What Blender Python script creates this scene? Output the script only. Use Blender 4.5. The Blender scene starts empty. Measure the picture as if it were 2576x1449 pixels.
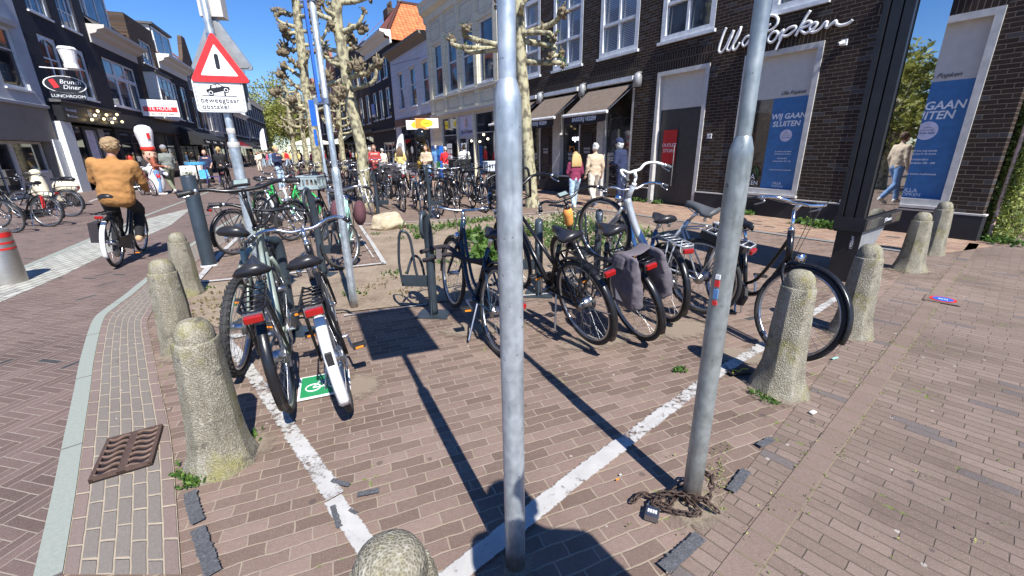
import bpy, bmesh, math, random
from mathutils import Vector, Matrix, Euler
random.seed(7)
R = math.radians
PI = math.pi
S = bpy.context.scene
COL = S.collection

# ---------------------------------------------------------------- camera, sky, sun, exposure
FOC, PITCH, ROLL, CH = 1590.0, R(18.045), R(0.9157), 1.5
cd = bpy.data.cameras.new('camera')
cam = bpy.data.objects.new('camera', cd); COL.objects.link(cam)
cd.sensor_width = 36.0; cd.lens = 36.0 * FOC / 3840.0
cd.clip_start = 0.05; cd.clip_end = 1500
cam.matrix_world = Matrix.Translation((0, 0, CH)) @ Matrix.Rotation(R(90) - PITCH, 4, 'X') @ Matrix.Rotation(-ROLL, 4, 'Z')
S.camera = cam

SUN_EL = R(49.6)
SHA = R(115.5)                       # direction in which shadows fall, from +x
sun_dir = Vector((-math.cos(SHA) * math.cos(SUN_EL), -math.sin(SHA) * math.cos(SUN_EL), math.sin(SUN_EL)))
w = bpy.data.worlds.new('World'); S.world = w; w.use_nodes = True
nt = w.node_tree; nt.nodes.clear()
sky = nt.nodes.new('ShaderNodeTexSky'); sky.sky_type = 'NISHITA'; sky.sun_disc = False
sky.sun_elevation = SUN_EL; sky.sun_rotation = math.atan2(sun_dir.x, sun_dir.y)
sky.altitude = 0; sky.air_density = 1.0; sky.dust_density = 0.0; sky.ozone_density = 2.5
bg = nt.nodes.new('ShaderNodeBackground'); bg.inputs[1].default_value = 0.075
wo = nt.nodes.new('ShaderNodeOutputWorld')
hs = nt.nodes.new('ShaderNodeHueSaturation'); hs.inputs['Saturation'].default_value = 1.25; nt.links.new(sky.outputs[0], hs.inputs['Color'])
mx = nt.nodes.new('ShaderNodeMix'); mx.data_type = 'RGBA'; mx.blend_type = 'MULTIPLY'; mx.inputs[0].default_value = 1.0; mx.inputs[7].default_value = (0.8, 0.93, 1.22, 1); nt.links.new(hs.outputs[0], mx.inputs[6]); nt.links.new(mx.outputs[2], bg.inputs[0]); nt.links.new(bg.outputs[0], wo.inputs[0])
sl = bpy.data.lights.new('sun', 'SUN'); sl.energy = 4.6; sl.angle = R(0.5); sl.color = (1.0, 0.96, 0.9)
so = bpy.data.objects.new('sun', sl); COL.objects.link(so)
so.rotation_euler = (-sun_dir).to_track_quat('-Z', 'Y').to_euler()
S.view_settings.view_transform = 'Standard'; S.view_settings.look = 'None'
S.view_settings.exposure = 0.85; S.view_settings.gamma = 1.0

def ray(px, py):                     # viewing ray of a point of a 2576x1449 picture
    a = (px - 1288) * 1.49068 / FOC; b = -(py - 724.5) * 1.49068 / FOC
    return cam.matrix_world.to_3x3() @ Vector((a, b, -1.0))
def at(px, py, z=0.0):
    r = ray(px, py); t = (z - CH) / r.z
    return Vector((r.x * t, r.y * t, z))
def atY(px, py, Y):
    r = ray(px, py); t = Y / r.y
    return Vector((r.x * t, Y, CH + r.z * t))

# ---------------------------------------------------------------- node helper
class V:
    nt = None
    def __init__(s, k): s.k = k
    def _m(op, *a):
        n = V.nt.nodes.new('ShaderNodeMath'); n.operation = op
        for i, x in enumerate(a):
            if isinstance(x, V): V.nt.links.new(x.k, n.inputs[i])
            else: n.inputs[i].default_value = x
        return V(n.outputs[0])
    def __add__(s, o): return V._m('ADD', s, o)
    def __radd__(s, o): return V._m('ADD', s, o)
    def __sub__(s, o): return V._m('SUBTRACT', s, o)
    def __rsub__(s, o): return V._m('SUBTRACT', o, s)
    def __mul__(s, o): return V._m('MULTIPLY', s, o)
    def __rmul__(s, o): return V._m('MULTIPLY', s, o)
    def __truediv__(s, o): return V._m('DIVIDE', s, o)
M_ = V._m
def flo(a): return M_('FLOOR', a)
def mod(a, b): return M_('FLOORED_MODULO', a, b)
def mn(a, b): return M_('MINIMUM', a, b)
def gt(a, b): return M_('GREATER_THAN', a, b)
def lt(a, b): return M_('LESS_THAN', a, b)
def ss(a, lo, hi, o0=0.0, o1=1.0):
    n = V.nt.nodes.new('ShaderNodeMapRange'); n.interpolation_type = 'SMOOTHSTEP'
    V.nt.links.new(a.k, n.inputs[0])
    for i, x in enumerate((lo, hi, o0, o1)): n.inputs[i + 1].default_value = x
    return V(n.outputs[0])
def coord(kind='Object'):
    n = V.nt.nodes.new('ShaderNodeTexCoord'); s = V.nt.nodes.new('ShaderNodeSeparateXYZ')
    V.nt.links.new(n.outputs[kind], s.inputs[0])
    return n.outputs[kind], V(s.outputs[0]), V(s.outputs[1]), V(s.outputs[2])
def vec(x, y, z=0.0):
    n = V.nt.nodes.new('ShaderNodeCombineXYZ')
    for i, a in enumerate((x, y, z)):
        if isinstance(a, V): V.nt.links.new(a.k, n.inputs[i])
        else: n.inputs[i].default_value = a
    return n.outputs[0]
def noise(v, scale, detail=3.0, rough=0.5, out=0):
    n = V.nt.nodes.new('ShaderNodeTexNoise'); V.nt.links.new(v, n.inputs['Vector'])
    n.inputs['Scale'].default_value = scale; n.inputs['Detail'].default_value = detail; n.inputs['Roughness'].default_value = rough
    return V(n.outputs[out])
def white(v):
    n = V.nt.nodes.new('ShaderNodeTexWhiteNoise'); V.nt.links.new(v, n.inputs[0]); return V(n.outputs[0])
def voro(v, scale, feat='F1'):
    n = V.nt.nodes.new('ShaderNodeTexVoronoi'); n.feature = feat; V.nt.links.new(v, n.inputs['Vector']); n.inputs['Scale'].default_value = scale
    return V(n.outputs[0])
def mix(f, a, b, mode='MIX'):
    n = V.nt.nodes.new('ShaderNodeMix'); n.data_type = 'RGBA'; n.blend_type = mode
    if isinstance(f, V): V.nt.links.new(f.k, n.inputs[0])
    else: n.inputs[0].default_value = f
    for i, x in ((6, a), (7, b)):
        if isinstance(x, V): V.nt.links.new(x.k, n.inputs[i])
        else: n.inputs[i].default_value = (*x[:3], 1)
    return V(n.outputs[2])
def ramp(f, stops, interp='LINEAR'):
    n = V.nt.nodes.new('ShaderNodeValToRGB'); V.nt.links.new(f.k, n.inputs[0]); cr = n.color_ramp; cr.interpolation = interp
    while len(cr.elements) < len(stops): cr.elements.new(0.5)
    for e, (p, c) in zip(cr.elements, stops): e.position = p; e.color = (*c[:3], 1)
    return V(n.outputs[0])

MATS = {}
class Mat:
    def __init__(s, name):
        s.m = bpy.data.materials.new(name); s.m.use_nodes = True; V.nt = s.m.node_tree
        s.b = V.nt.nodes['Principled BSDF']; MATS[name] = s.m
    def set(s, **k):
        for n, v in k.items():
            i = s.b.inputs[{'col': 'Base Color', 'rough': 'Roughness', 'metal': 'Metallic', 'spec': 'Specular IOR Level', 'coat': 'Coat Weight',
                            'emit': 'Emission Color', 'es': 'Emission Strength', 'trans': 'Transmission Weight', 'alpha': 'Alpha', 'sss': 'Subsurface Weight', 'sheen': 'Sheen Weight'}[n]]
            if isinstance(v, V): V.nt.links.new(v.k, i)
            elif isinstance(v, tuple): i.default_value = (*v[:3], 1)
            else: i.default_value = v
        return s
    def bump(s, h, strength=0.4, dist=0.01):
        n = V.nt.nodes.new('ShaderNodeBump'); n.inputs['Strength'].default_value = strength; n.inputs['Distance'].default_value = dist
        V.nt.links.new(h.k, n.inputs['Height']); V.nt.links.new(n.outputs[0], s.b.inputs['Normal']); return s

def plain(name, col, rough=0.5, metal=0.0, var=0.12, scale=8.0, bump=0.0, **k):
    M = Mat(name); v = coord()[0]
    n = noise(v, scale, 4.0)
    c = mix(ss(n, 0.3, 0.7), tuple(c * (1 - var) for c in col), tuple(min(1, c * (1 + var)) for c in col))
    M.set(col=c, rough=(noise(v, scale * 2.3, 3.0) * 0.2 + (rough - 0.1)), metal=metal, **k)
    if bump: M.bump(noise(v, scale * 6, 4.0), bump, 0.004)
    return M.m

def brick(name, ang, L, W, cols, mcol, style='run', plane='xy', gap=0.005, dark=(0.05, 0.05, 0.055), pdark=0.04, moss=0.0, bump=0.5, stain=0.25, tcol=None, wob=0.004, spots=0.0, sand=0.0):
    M = Mat(name)
    v, x, y, z = coord('UV' if plane == 'uv' else 'Object')
    if plane == 'xz': y = z
    base = vec(x, y)
    nz = noise(base, 9.0, 2.0); nz2 = noise(vec(x + 31.7, y), 9.0, 2.0)
    x = x + (nz - 0.5) * (wob * 2.5); y = y + (nz2 - 0.5) * (wob * 2.5)
    if ang:
        c, s_ = math.cos(R(ang)), math.sin(R(ang)); x, y = x * c + y * s_, y * c - x * s_
    if style == 'run':
        v_ = y / W; j = flo(v_); u = x / L + mod(j, 2.0) * 0.5 + white(vec(j, 3.3)) * 0.16
        i = flo(u); fu = u - i; fv = v_ - j
        e = mn(mn(fu, 1.0 - fu) * L, mn(fv, 1.0 - fv) * W); idv = vec(i, j, 0.0)
    else:
        n = round(L / W); u = x / W; v_ = y / W; i = flo(u); j = flo(v_); fu = u - i; fv = v_ - j
        k = mod(i - j, 2.0 * n); h = lt(k, n - 0.5)
        a1 = mn(mn(fu + k, float(n) - (fu + k)), mn(fv, 1.0 - fv)) * W
        k2 = (2.0 * n - 1.0) - k
        a2 = mn(mn(fv + k2, float(n) - (fv + k2)), mn(fu, 1.0 - fu)) * W
        e = a1 * h + a2 * (1.0 - h)
        idv = vec((i - k) * h + i * (1.0 - h), j * h + (j - k2) * (1.0 - h), h)
    rnd = white(idv)
    r2 = white(vec(rnd, 7.7))
    m = ss(e, gap * 0.45, gap * 1.1)
    n1 = noise(base, 45.0, 4.0, 0.6); n2 = noise(base, 1.1, 4.0, 0.6); n3 = noise(base, 220.0, 2.0, 0.6)
    c = ramp(rnd, [(i / (len(cols) - 1), q) for i, q in enumerate(cols)])
    if tcol:
        tc = ramp(y / tcol[-1][0], [(t / tcol[-1][0] * 0.999, q) for t, q in tcol[:-1]], 'CONSTANT'); c = mix(0.75, c, tc)
        c = mix(ss(rnd, 0, 1, 0.0, 0.35), c, (0.12, 0.1, 0.09))
    c = mix(lt(r2, pdark), c, dark)
    c = mix(ss(n1, 0.25, 0.75), c, (0.5, 0.5, 0.5), 'OVERLAY') if False else mix(ss(n1, 0.2, 0.8, 0.0, 0.35), c, mix(1.0, c, (0.55, 0.52, 0.5), 'MULTIPLY'))
    c = mix(ss(n2, 0.42, 0.72, 0.0, stain), c, mix(1.0, c, (0.5, 0.48, 0.47), 'MULTIPLY'))
    c = mix(ss(n3, 0.52, 0.75, 0.0, 0.4), c, (0.42, 0.36, 0.32)); c = mix(ss(noise(vec(x + 9.1, y), 170.0, 3.0, 0.7), 0.56, 0.7, 0.0, 0.45), c, (0.09, 0.07, 0.06))
    mc = mix(noise(base, 14.0, 3.0), tuple(q * 0.55 for q in mcol), mcol)
    if moss:
        mo = ss(noise(base, 2.2, 3.0, 0.6) * 0.6 + noise(base, 26.0, 3.0) * 0.4, 0.62 - moss * 0.16, 0.66)
        mc = mix(mo, mc, (0.13, 0.17, 0.035)); m = m * (1.0 - lt(e, gap * 2.0) * mo)
    c = mix(m, mc, c)
    if sand:
        c = mix(ss(noise(base, 1.7, 5.0, 0.65), 0.62, 0.8, 0.0, sand), c, (0.42, 0.33, 0.24))
    if spots:
        sp = lt(voro(base, 9.0), 0.085) * gt(noise(base, 3.1, 2.0), 0.56)
        c = mix(sp * spots, c, (0.55, 0.52, 0.48))
        sd = lt(voro(vec(x + 5.3, y), 6.0), 0.10) * gt(noise(base, 2.1, 2.0), 0.55)
        c = mix(sd * 0.55, c, (0.06, 0.05, 0.05))
    M.set(col=c, rough=0.86, spec=0.25)
    M.bump(m * 0.8 + n1 * 0.22 + n3 * 0.08 + rnd * 0.2, bump, 0.006)
    return M.m

# ---------------------------------------------------------------- object helpers
def tag(o, label=None, cat=None, group=None, kind=None):
    if label: o['label'] = label
    if cat: o['category'] = cat
    if group: o['group'] = group
    if kind: o['kind'] = kind
    return o
def empty(name, loc=(0, 0, 0), rz=0.0, label=None, cat=None, group=None, parent=None):
    o = bpy.data.objects.new(name, None); COL.objects.link(o); o.location = loc; o.rotation_euler = (0, 0, rz); o.empty_display_size = 0.1
    if parent: o.parent = parent
    return tag(o, label, cat, group)
def copy_tree(o, parent=None):
    c = o.copy(); COL.objects.link(c)
    if parent: c.parent = parent
    for ch in [q for q in o.children]: copy_tree(ch, c)
    return c

class B:                              # mesh builder
    def __init__(s): s.v = []; s.f = []; s.uv = None
    def add(s, vs, fs):
        n = len(s.v); s.v += [tuple(p) for p in vs]; s.f += [tuple(i + n for i in f) for f in fs]; return s
    def box(s, c, d, rz=0.0, rot=None):
        M = Matrix.Translation(c) @ (rot.to_4x4() if rot else Matrix.Rotation(rz, 4, 'Z'))
        vs = [M @ Vector((d[0] / 2 * i, d[1] / 2 * j, d[2] / 2 * k)) for i in (-1, 1) for j in (-1, 1) for k in (-1, 1)]
        return s.add(vs, [(0, 1, 3, 2), (4, 6, 7, 5), (0, 4, 5, 1), (2, 3, 7, 6), (0, 2, 6, 4), (1, 5, 7, 3)])
    def bb(s, x0, x1, y0, y1, z0, z1): return s.box(((x0 + x1) / 2, (y0 + y1) / 2, (z0 + z1) / 2), (abs(x1 - x0), abs(y1 - y0), abs(z1 - z0)))
    def tube(s, pts, r, n=8, closed=False, caps=True, flat=None):
        pts = [Vector(p) for p in pts]; N = len(pts)
        rs = r if isinstance(r, (list, tuple)) else [r] * N
        up = None; base = len(s.v); rings = []
        for i, p in enumerate(pts):
            a = pts[(i - 1) % N] if (closed or i > 0) else p; b = pts[(i + 1) % N] if (closed or i < N - 1) else p
            t = (b - a); t = t.normalized() if t.length > 1e-9 else Vector((0, 0, 1))
            if up is None:
                up = Vector((0, 0, 1)) if abs(t.z) < 0.9 else Vector((1, 0, 0))
            u = (up - t * up.dot(t)); u = u.normalized() if u.length > 1e-6 else t.orthogonal().normalized()
            up = u; w_ = t.cross(u)
            rings.append([p + (u * math.cos(2 * PI * k / n) * (flat or 1.0) + w_ * math.sin(2 * PI * k / n)) * rs[i] for k in range(n)])
        s.add([q for rg in rings for q in rg], [])
        for i in range(N if closed else N - 1):
            i2 = (i + 1) % N
            for k in range(n):
                k2 = (k + 1) % n; s.f.append((base + i * n + k, base + i * n + k2, base + i2 * n + k2, base + i2 * n + k))
        if caps and not closed:
            s.f.append(tuple(base + k for k in range(n))[::-1]); s.f.append(tuple(base + (N - 1) * n + k for k in range(n)))
        return s
    def lathe(s, prof, c=(0, 0, 0), n=24, axis=None, closed=False):
        M = axis if axis else Matrix.Identity(3); c = Vector(c); base = len(s.v)
        for r, z in prof:
            for k in range(n):
                a = 2 * PI * k / n; s.v.append(tuple(c + M @ Vector((r * math.cos(a), r * math.sin(a), z))))
        m = len(prof)
        for i in range(m if closed else m - 1):
            i2 = (i + 1) % m
            for k in range(n):
                k2 = (k + 1) % n; s.f.append((base + i * n + k, base + i * n + k2, base + i2 * n + k2, base + i2 * n + k))
        return s
    def sph(s, c, r, sc=(1, 1, 1), n=8, m=6, rot=None):
        base = len(s.v); c = Vector(c); M = rot if rot else Matrix.Identity(3)
        for i in range(m + 1):
            th = PI * i / m
            for k in range(n):
                a = 2 * PI * k / n; s.v.append(tuple(c + M @ Vector((r * sc[0] * math.sin(th) * math.cos(a), r * sc[1] * math.sin(th) * math.sin(a), r * sc[2] * math.cos(th)))))
        for i in range(m):
            for k in range(n):
                k2 = (k + 1) % n; s.f.append((base + i * n + k, base + (i + 1) * n + k, base + (i + 1) * n + k2, base + i * n + k2))
        return s
    def poly(s, pts, z=None):
        return s.add([(p[0], p[1], z if z is not None else p[2]) for p in pts], [tuple(range(len(pts)))])
    def prism(s, pts, y0, y1):         # outline in x,z extruded along y
        n = len(pts); s.add([(p[0], y0, p[1]) for p in pts] + [(p[0], y1, p[1]) for p in pts], [])
        b = len(s.v) - 2 * n
        s.f.append(tuple(b + i for i in range(n))); s.f.append(tuple(b + n + i for i in reversed(range(n))))
        for i in range(n): s.f.append((b + i, b + n + i, b + n + (i + 1) % n, b + (i + 1) % n))
        return s
    def build(s, name, mat, parent=None, smooth=False, auto=None, loc=None, rz=None):
        me = bpy.data.meshes.new(name); me.from_pydata(s.v, [], s.f)
        if s.uv: 
            l = me.uv_layers.new(name='UVMap')
            for lp in me.loops: l.data[lp.index].uv = s.uv[lp.vertex_index]
        bm = bmesh.new(); bm.from_mesh(me); bmesh.ops.remove_doubles(bm, verts=bm.verts, dist=1e-6) if not s.uv else None
        bmesh.ops.recalc_face_normals(bm, faces=bm.faces); bm.to_mesh(me); bm.free()
        if mat is not None: me.materials.append(mat if not isinstance(mat, str) else MATS[mat])
        o = bpy.data.objects.new(name, me); COL.objects.link(o)
        if smooth: me.shade_smooth()
        if auto: me.set_sharp_from_angle(angle=R(auto))
        if parent: o.parent = parent
        if loc: o.location = loc
        if rz is not None: o.rotation_euler = (0, 0, rz)
        return o
def spline(pts, n=6):
    P = [Vector(p) for p in pts]; out = []
    for i in range(len(P) - 1):
        a = P[max(i - 1, 0)]; b = P[i]; c = P[i + 1]; d = P[min(i + 2, len(P) - 1)]
        for k in range(n):
            t = k / n; out.append(0.5 * ((2 * b) + (c - a) * t + (2 * a - 5 * b + 4 * c - d) * t * t + (3 * b - a - 3 * c + d) * t ** 3))
    out.append(P[-1]); return out
def text(name, s, size, mat, parent, loc, rot=(R(90), 0, 0), ext=0.004, align='CENTER', shear=0.0, sx=1.0, space=1.0, off=0.0):
    c = bpy.data.curves.new(name, 'FONT'); c.body = s; c.size = size; c.extrude = ext; c.align_x = align; c.align_y = 'CENTER'; c.shear = shear; c.space_character = space; c.offset = off
    c.resolution_u = 3
    t = bpy.data.objects.new(name, c); COL.objects.link(t); bpy.context.view_layer.update()
    me = bpy.data.meshes.new_from_object(t.evaluated_get(bpy.context.evaluated_depsgraph_get())); bpy.data.objects.remove(t)
    me.materials.clear(); me.materials.append(MATS[mat]); me.name = name
    o = bpy.data.objects.new(name, me); COL.objects.link(o); o.parent = parent; o.location = loc; o.rotation_euler = rot; o.scale = (sx, 1, 1); return o

# ---------------------------------------------------------------- plain materials
P_ = [('black_paint', (0.012, 0.012, 0.014), 0.28, 0.0), ('dark_blue_paint', (0.012, 0.03, 0.055), 0.25, 0.0), ('rubber', (0.025, 0.025, 0.026), 0.75, 0.0), ('grey_rubber', (0.1, 0.1, 0.1), 0.85, 0.0),
      ('chrome', (0.75, 0.76, 0.78), 0.18, 1.0), ('alloy', (0.55, 0.56, 0.58), 0.35, 1.0), ('steel_dull', (0.3, 0.3, 0.31), 0.45, 1.0), ('silver_paint', (0.5, 0.52, 0.54), 0.3, 0.4), ('white_paint', (0.78, 0.78, 0.76), 0.35, 0.0),
      ('red_plastic', (0.32, 0.012, 0.01), 0.15, 0.0), ('orange_plastic', (0.8, 0.25, 0.02), 0.3, 0.0), ('blue_paint', (0.02, 0.07, 0.2), 0.25, 0.0), ('green_paint', (0.03, 0.45, 0.1), 0.3, 0.0), ('mint_paint', (0.35, 0.62, 0.52), 0.35, 0.0),
      ('sage_paint', (0.27, 0.32, 0.28), 0.3, 0.1), ('pale_paint', (0.55, 0.6, 0.66), 0.35, 0.0), ('leather', (0.02, 0.02, 0.024), 0.32, 0.0), ('grey_leather', (0.08, 0.085, 0.09), 0.5, 0.0), ('pannier_cloth', (0.12, 0.105, 0.12), 0.9, 0.0),
      ('crate_plastic', (0.3, 0.37, 0.38), 0.5, 0.0), ('black_plastic', (0.02, 0.02, 0.022), 0.5, 0.0), ('orange_cloth', (0.85, 0.35, 0.08), 0.9, 0.0), ('dark_cloth', (0.03, 0.025, 0.03), 0.95, 0.0), ('maroon_cloth', (0.1, 0.04, 0.05), 0.9, 0.0),
      ('yellow_rubber', (0.62, 0.45, 0.2), 0.8, 0.0), ('rack_grey', (0.045, 0.06, 0.075), 0.38, 0.3), ('cream_paint', (0.72, 0.66, 0.5), 0.3, 0.0), ('window_white', (0.66, 0.68, 0.7), 0.45, 0.0), ('shop_frame', (0.5, 0.49, 0.47), 0.6, 0.0),
      ('red_frame', (0.35, 0.03, 0.04), 0.35, 0.0), ('sign_white', (0.8, 0.8, 0.8), 0.4, 0.0), ('sign_red', (0.62, 0.03, 0.03), 0.35, 0.0), ('sign_black', (0.015, 0.015, 0.02), 0.4, 0.0), ('sign_back', (0.35, 0.38, 0.4), 0.45, 0.6),
      ('sign_blue', (0.02, 0.12, 0.5), 0.4, 0.0), ('balloon_black', (0.012, 0.012, 0.012), 0.12, 0.0), ('gold', (0.6, 0.42, 0.08), 0.25, 0.6), ('display_glass', (0.25, 0.32, 0.3), 0.2, 0.0), ('rust', (0.075, 0.05, 0.04), 0.75, 0.4),
      ('plastic_orange_sign', (0.85, 0.3, 0.03), 0.4, 0.0), ('plastic_yellow_sign', (0.85, 0.68, 0.04), 0.4, 0.0), ('poster_blue', (0.035, 0.15, 0.36), 0.5, 0.0), ('poster_red', (0.5, 0.02, 0.02), 0.4, 0.0), ('poster_white', (0.75, 0.77, 0.8), 0.5, 0.0),
      ('poster_pale', (0.62, 0.6, 0.72), 0.5, 0.0), ('kiosk_black', (0.025, 0.025, 0.028), 0.4, 0.3), ('kiosk_grey', (0.3, 0.31, 0.32), 0.5, 0.3), ('awning_brown', (0.15, 0.115, 0.09), 0.95, 0.0), ('awning_black', (0.015, 0.015, 0.016), 0.8, 0.0),
      ('skin', (0.56, 0.33, 0.24), 0.6, 0.0), ('skin_tan', (0.4, 0.2, 0.13), 0.6, 0.0), ('hair_blond', (0.5, 0.34, 0.14), 0.7, 0.0), ('hair_brown', (0.12, 0.07, 0.035), 0.7, 0.0), ('hair_grey', (0.5, 0.5, 0.48), 0.8, 0.0), ('hair_dark', (0.03, 0.02, 0.015), 0.7, 0.0), ('hair_sandy', (0.28, 0.19, 0.1), 0.75, 0.0),
      ('c_mustard', (0.36, 0.175, 0.055), 0.9, 0.0), ('c_black', (0.012, 0.012, 0.014), 0.9, 0.0), ('c_navy', (0.02, 0.03, 0.08), 0.9, 0.0), ('c_jeans', (0.16, 0.28, 0.48), 0.9, 0.0), ('c_palejeans', (0.38, 0.52, 0.66), 0.9, 0.0), ('c_beige', (0.55, 0.44, 0.31), 0.9, 0.0),
      ('c_cream', (0.68, 0.62, 0.52), 0.9, 0.0), ('c_burgundy', (0.23, 0.03, 0.08), 0.9, 0.0), ('c_red', (0.6, 0.02, 0.03), 0.9, 0.0), ('c_rust', (0.35, 0.1, 0.06), 0.9, 0.0), ('c_olive', (0.16, 0.17, 0.11), 0.9, 0.0), ('c_greygreen', (0.2, 0.22, 0.2), 0.9, 0.0),
      ('c_white', (0.72, 0.73, 0.76), 0.9, 0.0), ('c_blue', (0.1, 0.22, 0.45), 0.9, 0.0), ('c_yellow', (0.7, 0.55, 0.22), 0.9, 0.0), ('c_pink', (0.65, 0.12, 0.25), 0.9, 0.0), ('c_redshirt', (0.4, 0.06, 0.06), 0.9, 0.0), ('c_plum', (0.2, 0.03, 0.09), 0.9, 0.0), ('c_grey', (0.25, 0.25, 0.27), 0.9, 0.0),
      ('shoe_white', (0.65, 0.62, 0.58), 0.7, 0.0), ('shoe_dark', (0.05, 0.04, 0.04), 0.7, 0.0), ('shoe_tan', (0.5, 0.32, 0.18), 0.7, 0.0), ('shoe_blue', (0.1, 0.2, 0.4), 0.7, 0.0), ('inflatable_white', (0.72, 0.7, 0.72), 0.45, 0.0), ('inflatable_red', (0.7, 0.05, 0.03), 0.4, 0.0), ('bag_blue', (0.1, 0.45, 0.8), 0.4, 0.0),
      ('purple_paint', (0.08, 0.05, 0.25), 0.35, 0.2), ('card_stand', (0.6, 0.42, 0.35), 0.7, 0.0), ('parasol_cream', (0.66, 0.66, 0.52), 0.9, 0.0), ('wood_band', (0.17, 0.09, 0.06), 0.6, 0.0), ('curtain', (0.5, 0.55, 0.62), 0.9, 0.0), ('interior', (0.02, 0.018, 0.017), 0.9, 0.0), ('door_grey', (0.045, 0.04, 0.038), 0.5, 0.0)]
for n_, c_, r_, m_ in P_: plain(n_, c_, r_, m_, bump=0.25 if n_.startswith(('c_', 'pannier', 'hair', 'dark_cloth')) else 0.0)

def emis(name, col, st):
    M = Mat(name); M.set(col=(0.02, 0.02, 0.02), emit=col, es=st); return M.m
emis('neon', (0.75, 0.8, 1.0), 3.0); emis('bulb', (1.0, 0.75, 0.35), 2.2); emis('downlight', (1.0, 0.85, 0.6), 4.0)
M = Mat('dark_glass'); v, x, y, z = coord()
M.set(col=mix(ss(noise(v, 1.3, 3.0), 0.35, 0.7), (0.012, 0.014, 0.016), (0.05, 0.055, 0.06)), rough=0.03, spec=0.9)
M = Mat('sky_glass'); v, x, y, z = coord()
M.set(col=mix(ss(noise(v, 1.6, 3.0), 0.35, 0.7), (0.03, 0.04, 0.055), (0.1, 0.13, 0.17)), rough=0.04, spec=1.0, metal=0.35)
M = Mat('mirror_glass'); M.set(col=(0.55, 0.58, 0.62), rough=0.015, metal=1.0)
M = Mat('blind_glass'); v, x, y, z = coord()
fz = z * 22.0; M.set(col=mix(ss(fz - flo(fz), 0.3, 0.5), (0.06, 0.08, 0.11), (0.3, 0.34, 0.4)), rough=0.06, spec=0.9)
M = Mat('shop_glass'); v, x, y, z = coord(); a_ = noise(vec(x * 1.0, z * 1.4), 2.1, 5.0, 0.6)
M.set(col=ramp(a_, [(0.0, (0.012, 0.01, 0.01)), (0.5, (0.03, 0.022, 0.018)), (0.6, (0.1, 0.06, 0.04)), (0.66, (0.02, 0.02, 0.02)), (1.0, (0.06, 0.07, 0.05))]), rough=0.03, spec=0.8)

# galvanised steel
def galv(name, c1, c2, dirt=0.0):
    M = Mat(name); v, x, y, z = coord()
    a = voro(vec(x * 40.0, y * 40.0, z * 28.0), 1.0); n = noise(v, 9.0, 5.0, 0.65); k = noise(vec(x * 6.0, y * 6.0, z * 1.2), 3.0, 4.0, 0.6)
    c = mix(ss(a * 0.2 + n * 0.9, 0.3, 0.8), c1, c2)
    c = mix(ss(k, 0.5, 0.75, 0.0, 0.5), c, tuple(q * 0.5 for q in c1))
    if dirt: c = mix(ss(z + n * 0.4, 0.2, 0.75, dirt, 0.0), c, (0.16, 0.15, 0.14)); c = mix(ss(z + n * 0.15, 0.1, 0.22, 0.85, 0.0), c, (0.13, 0.08, 0.05))
    c = mix(ss(noise(vec(x * 30.0, y * 30.0, z * 2.0), 2.0, 5.0, 0.7), 0.62, 0.7, 0.0, 0.5), c, (0.12, 0.12, 0.12)); c = mix(gt(noise(vec(x, y, z + 3.0), 55.0, 2.0), 0.7) * 0.6, c, (0.07, 0.06, 0.05))
    M.set(col=c, rough=0.42 + 0.0 if False else ss(n, 0.3, 0.8, 0.3, 0.55), metal=0.55); M.bump(a * 0.3 + n * 0.4, 0.12, 0.003)
galv('galvanised', (0.33, 0.38, 0.42), (0.6, 0.66, 0.7), 0.25); galv('galvanised_worn', (0.24, 0.27, 0.27), (0.42, 0.46, 0.46), 0.6)
# exposed aggregate concrete with lichen
M = Mat('aggregate'); v, x, y, z = coord()
a = voro(v, 90.0); b = white(vec(flo(x * 90.0), flo(y * 90.0), flo(z * 90.0))); n = noise(v, 7.0, 5.0, 0.65); l = noise(v, 3.0, 5.0, 0.7); q = voro(v, 150.0)
c = ramp(q * 0.5 + n * 0.65, [(0.15, (0.05, 0.045, 0.035)), (0.4, (0.15, 0.135, 0.1)), (0.6, (0.25, 0.23, 0.175)), (0.9, (0.42, 0.4, 0.34))])
c = mix(ss(l, 0.48, 0.64, 0.0, 0.6), c, mix(n, (0.12, 0.115, 0.02), (0.27, 0.24, 0.05))); st = noise(vec(x * 9.0, y * 9.0, z * 1.6), 1.0, 4.0, 0.6); c = mix(ss(st, 0.5, 0.7, 0.0, 0.55), c, (0.1, 0.09, 0.07)); c = mix(ss(st, 0.3, 0.42, 0.4, 0.0), c, (0.42, 0.4, 0.35))
c = mix(ss(noise(v, 11.0, 4.0, 0.7), 0.6, 0.66, 0.0, 0.7), c, (0.09, 0.085, 0.07))
M.set(col=c, rough=0.95, spec=0.2); M.bump(q * 0.7 + n * 0.5, 0.9, 0.006)
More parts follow.
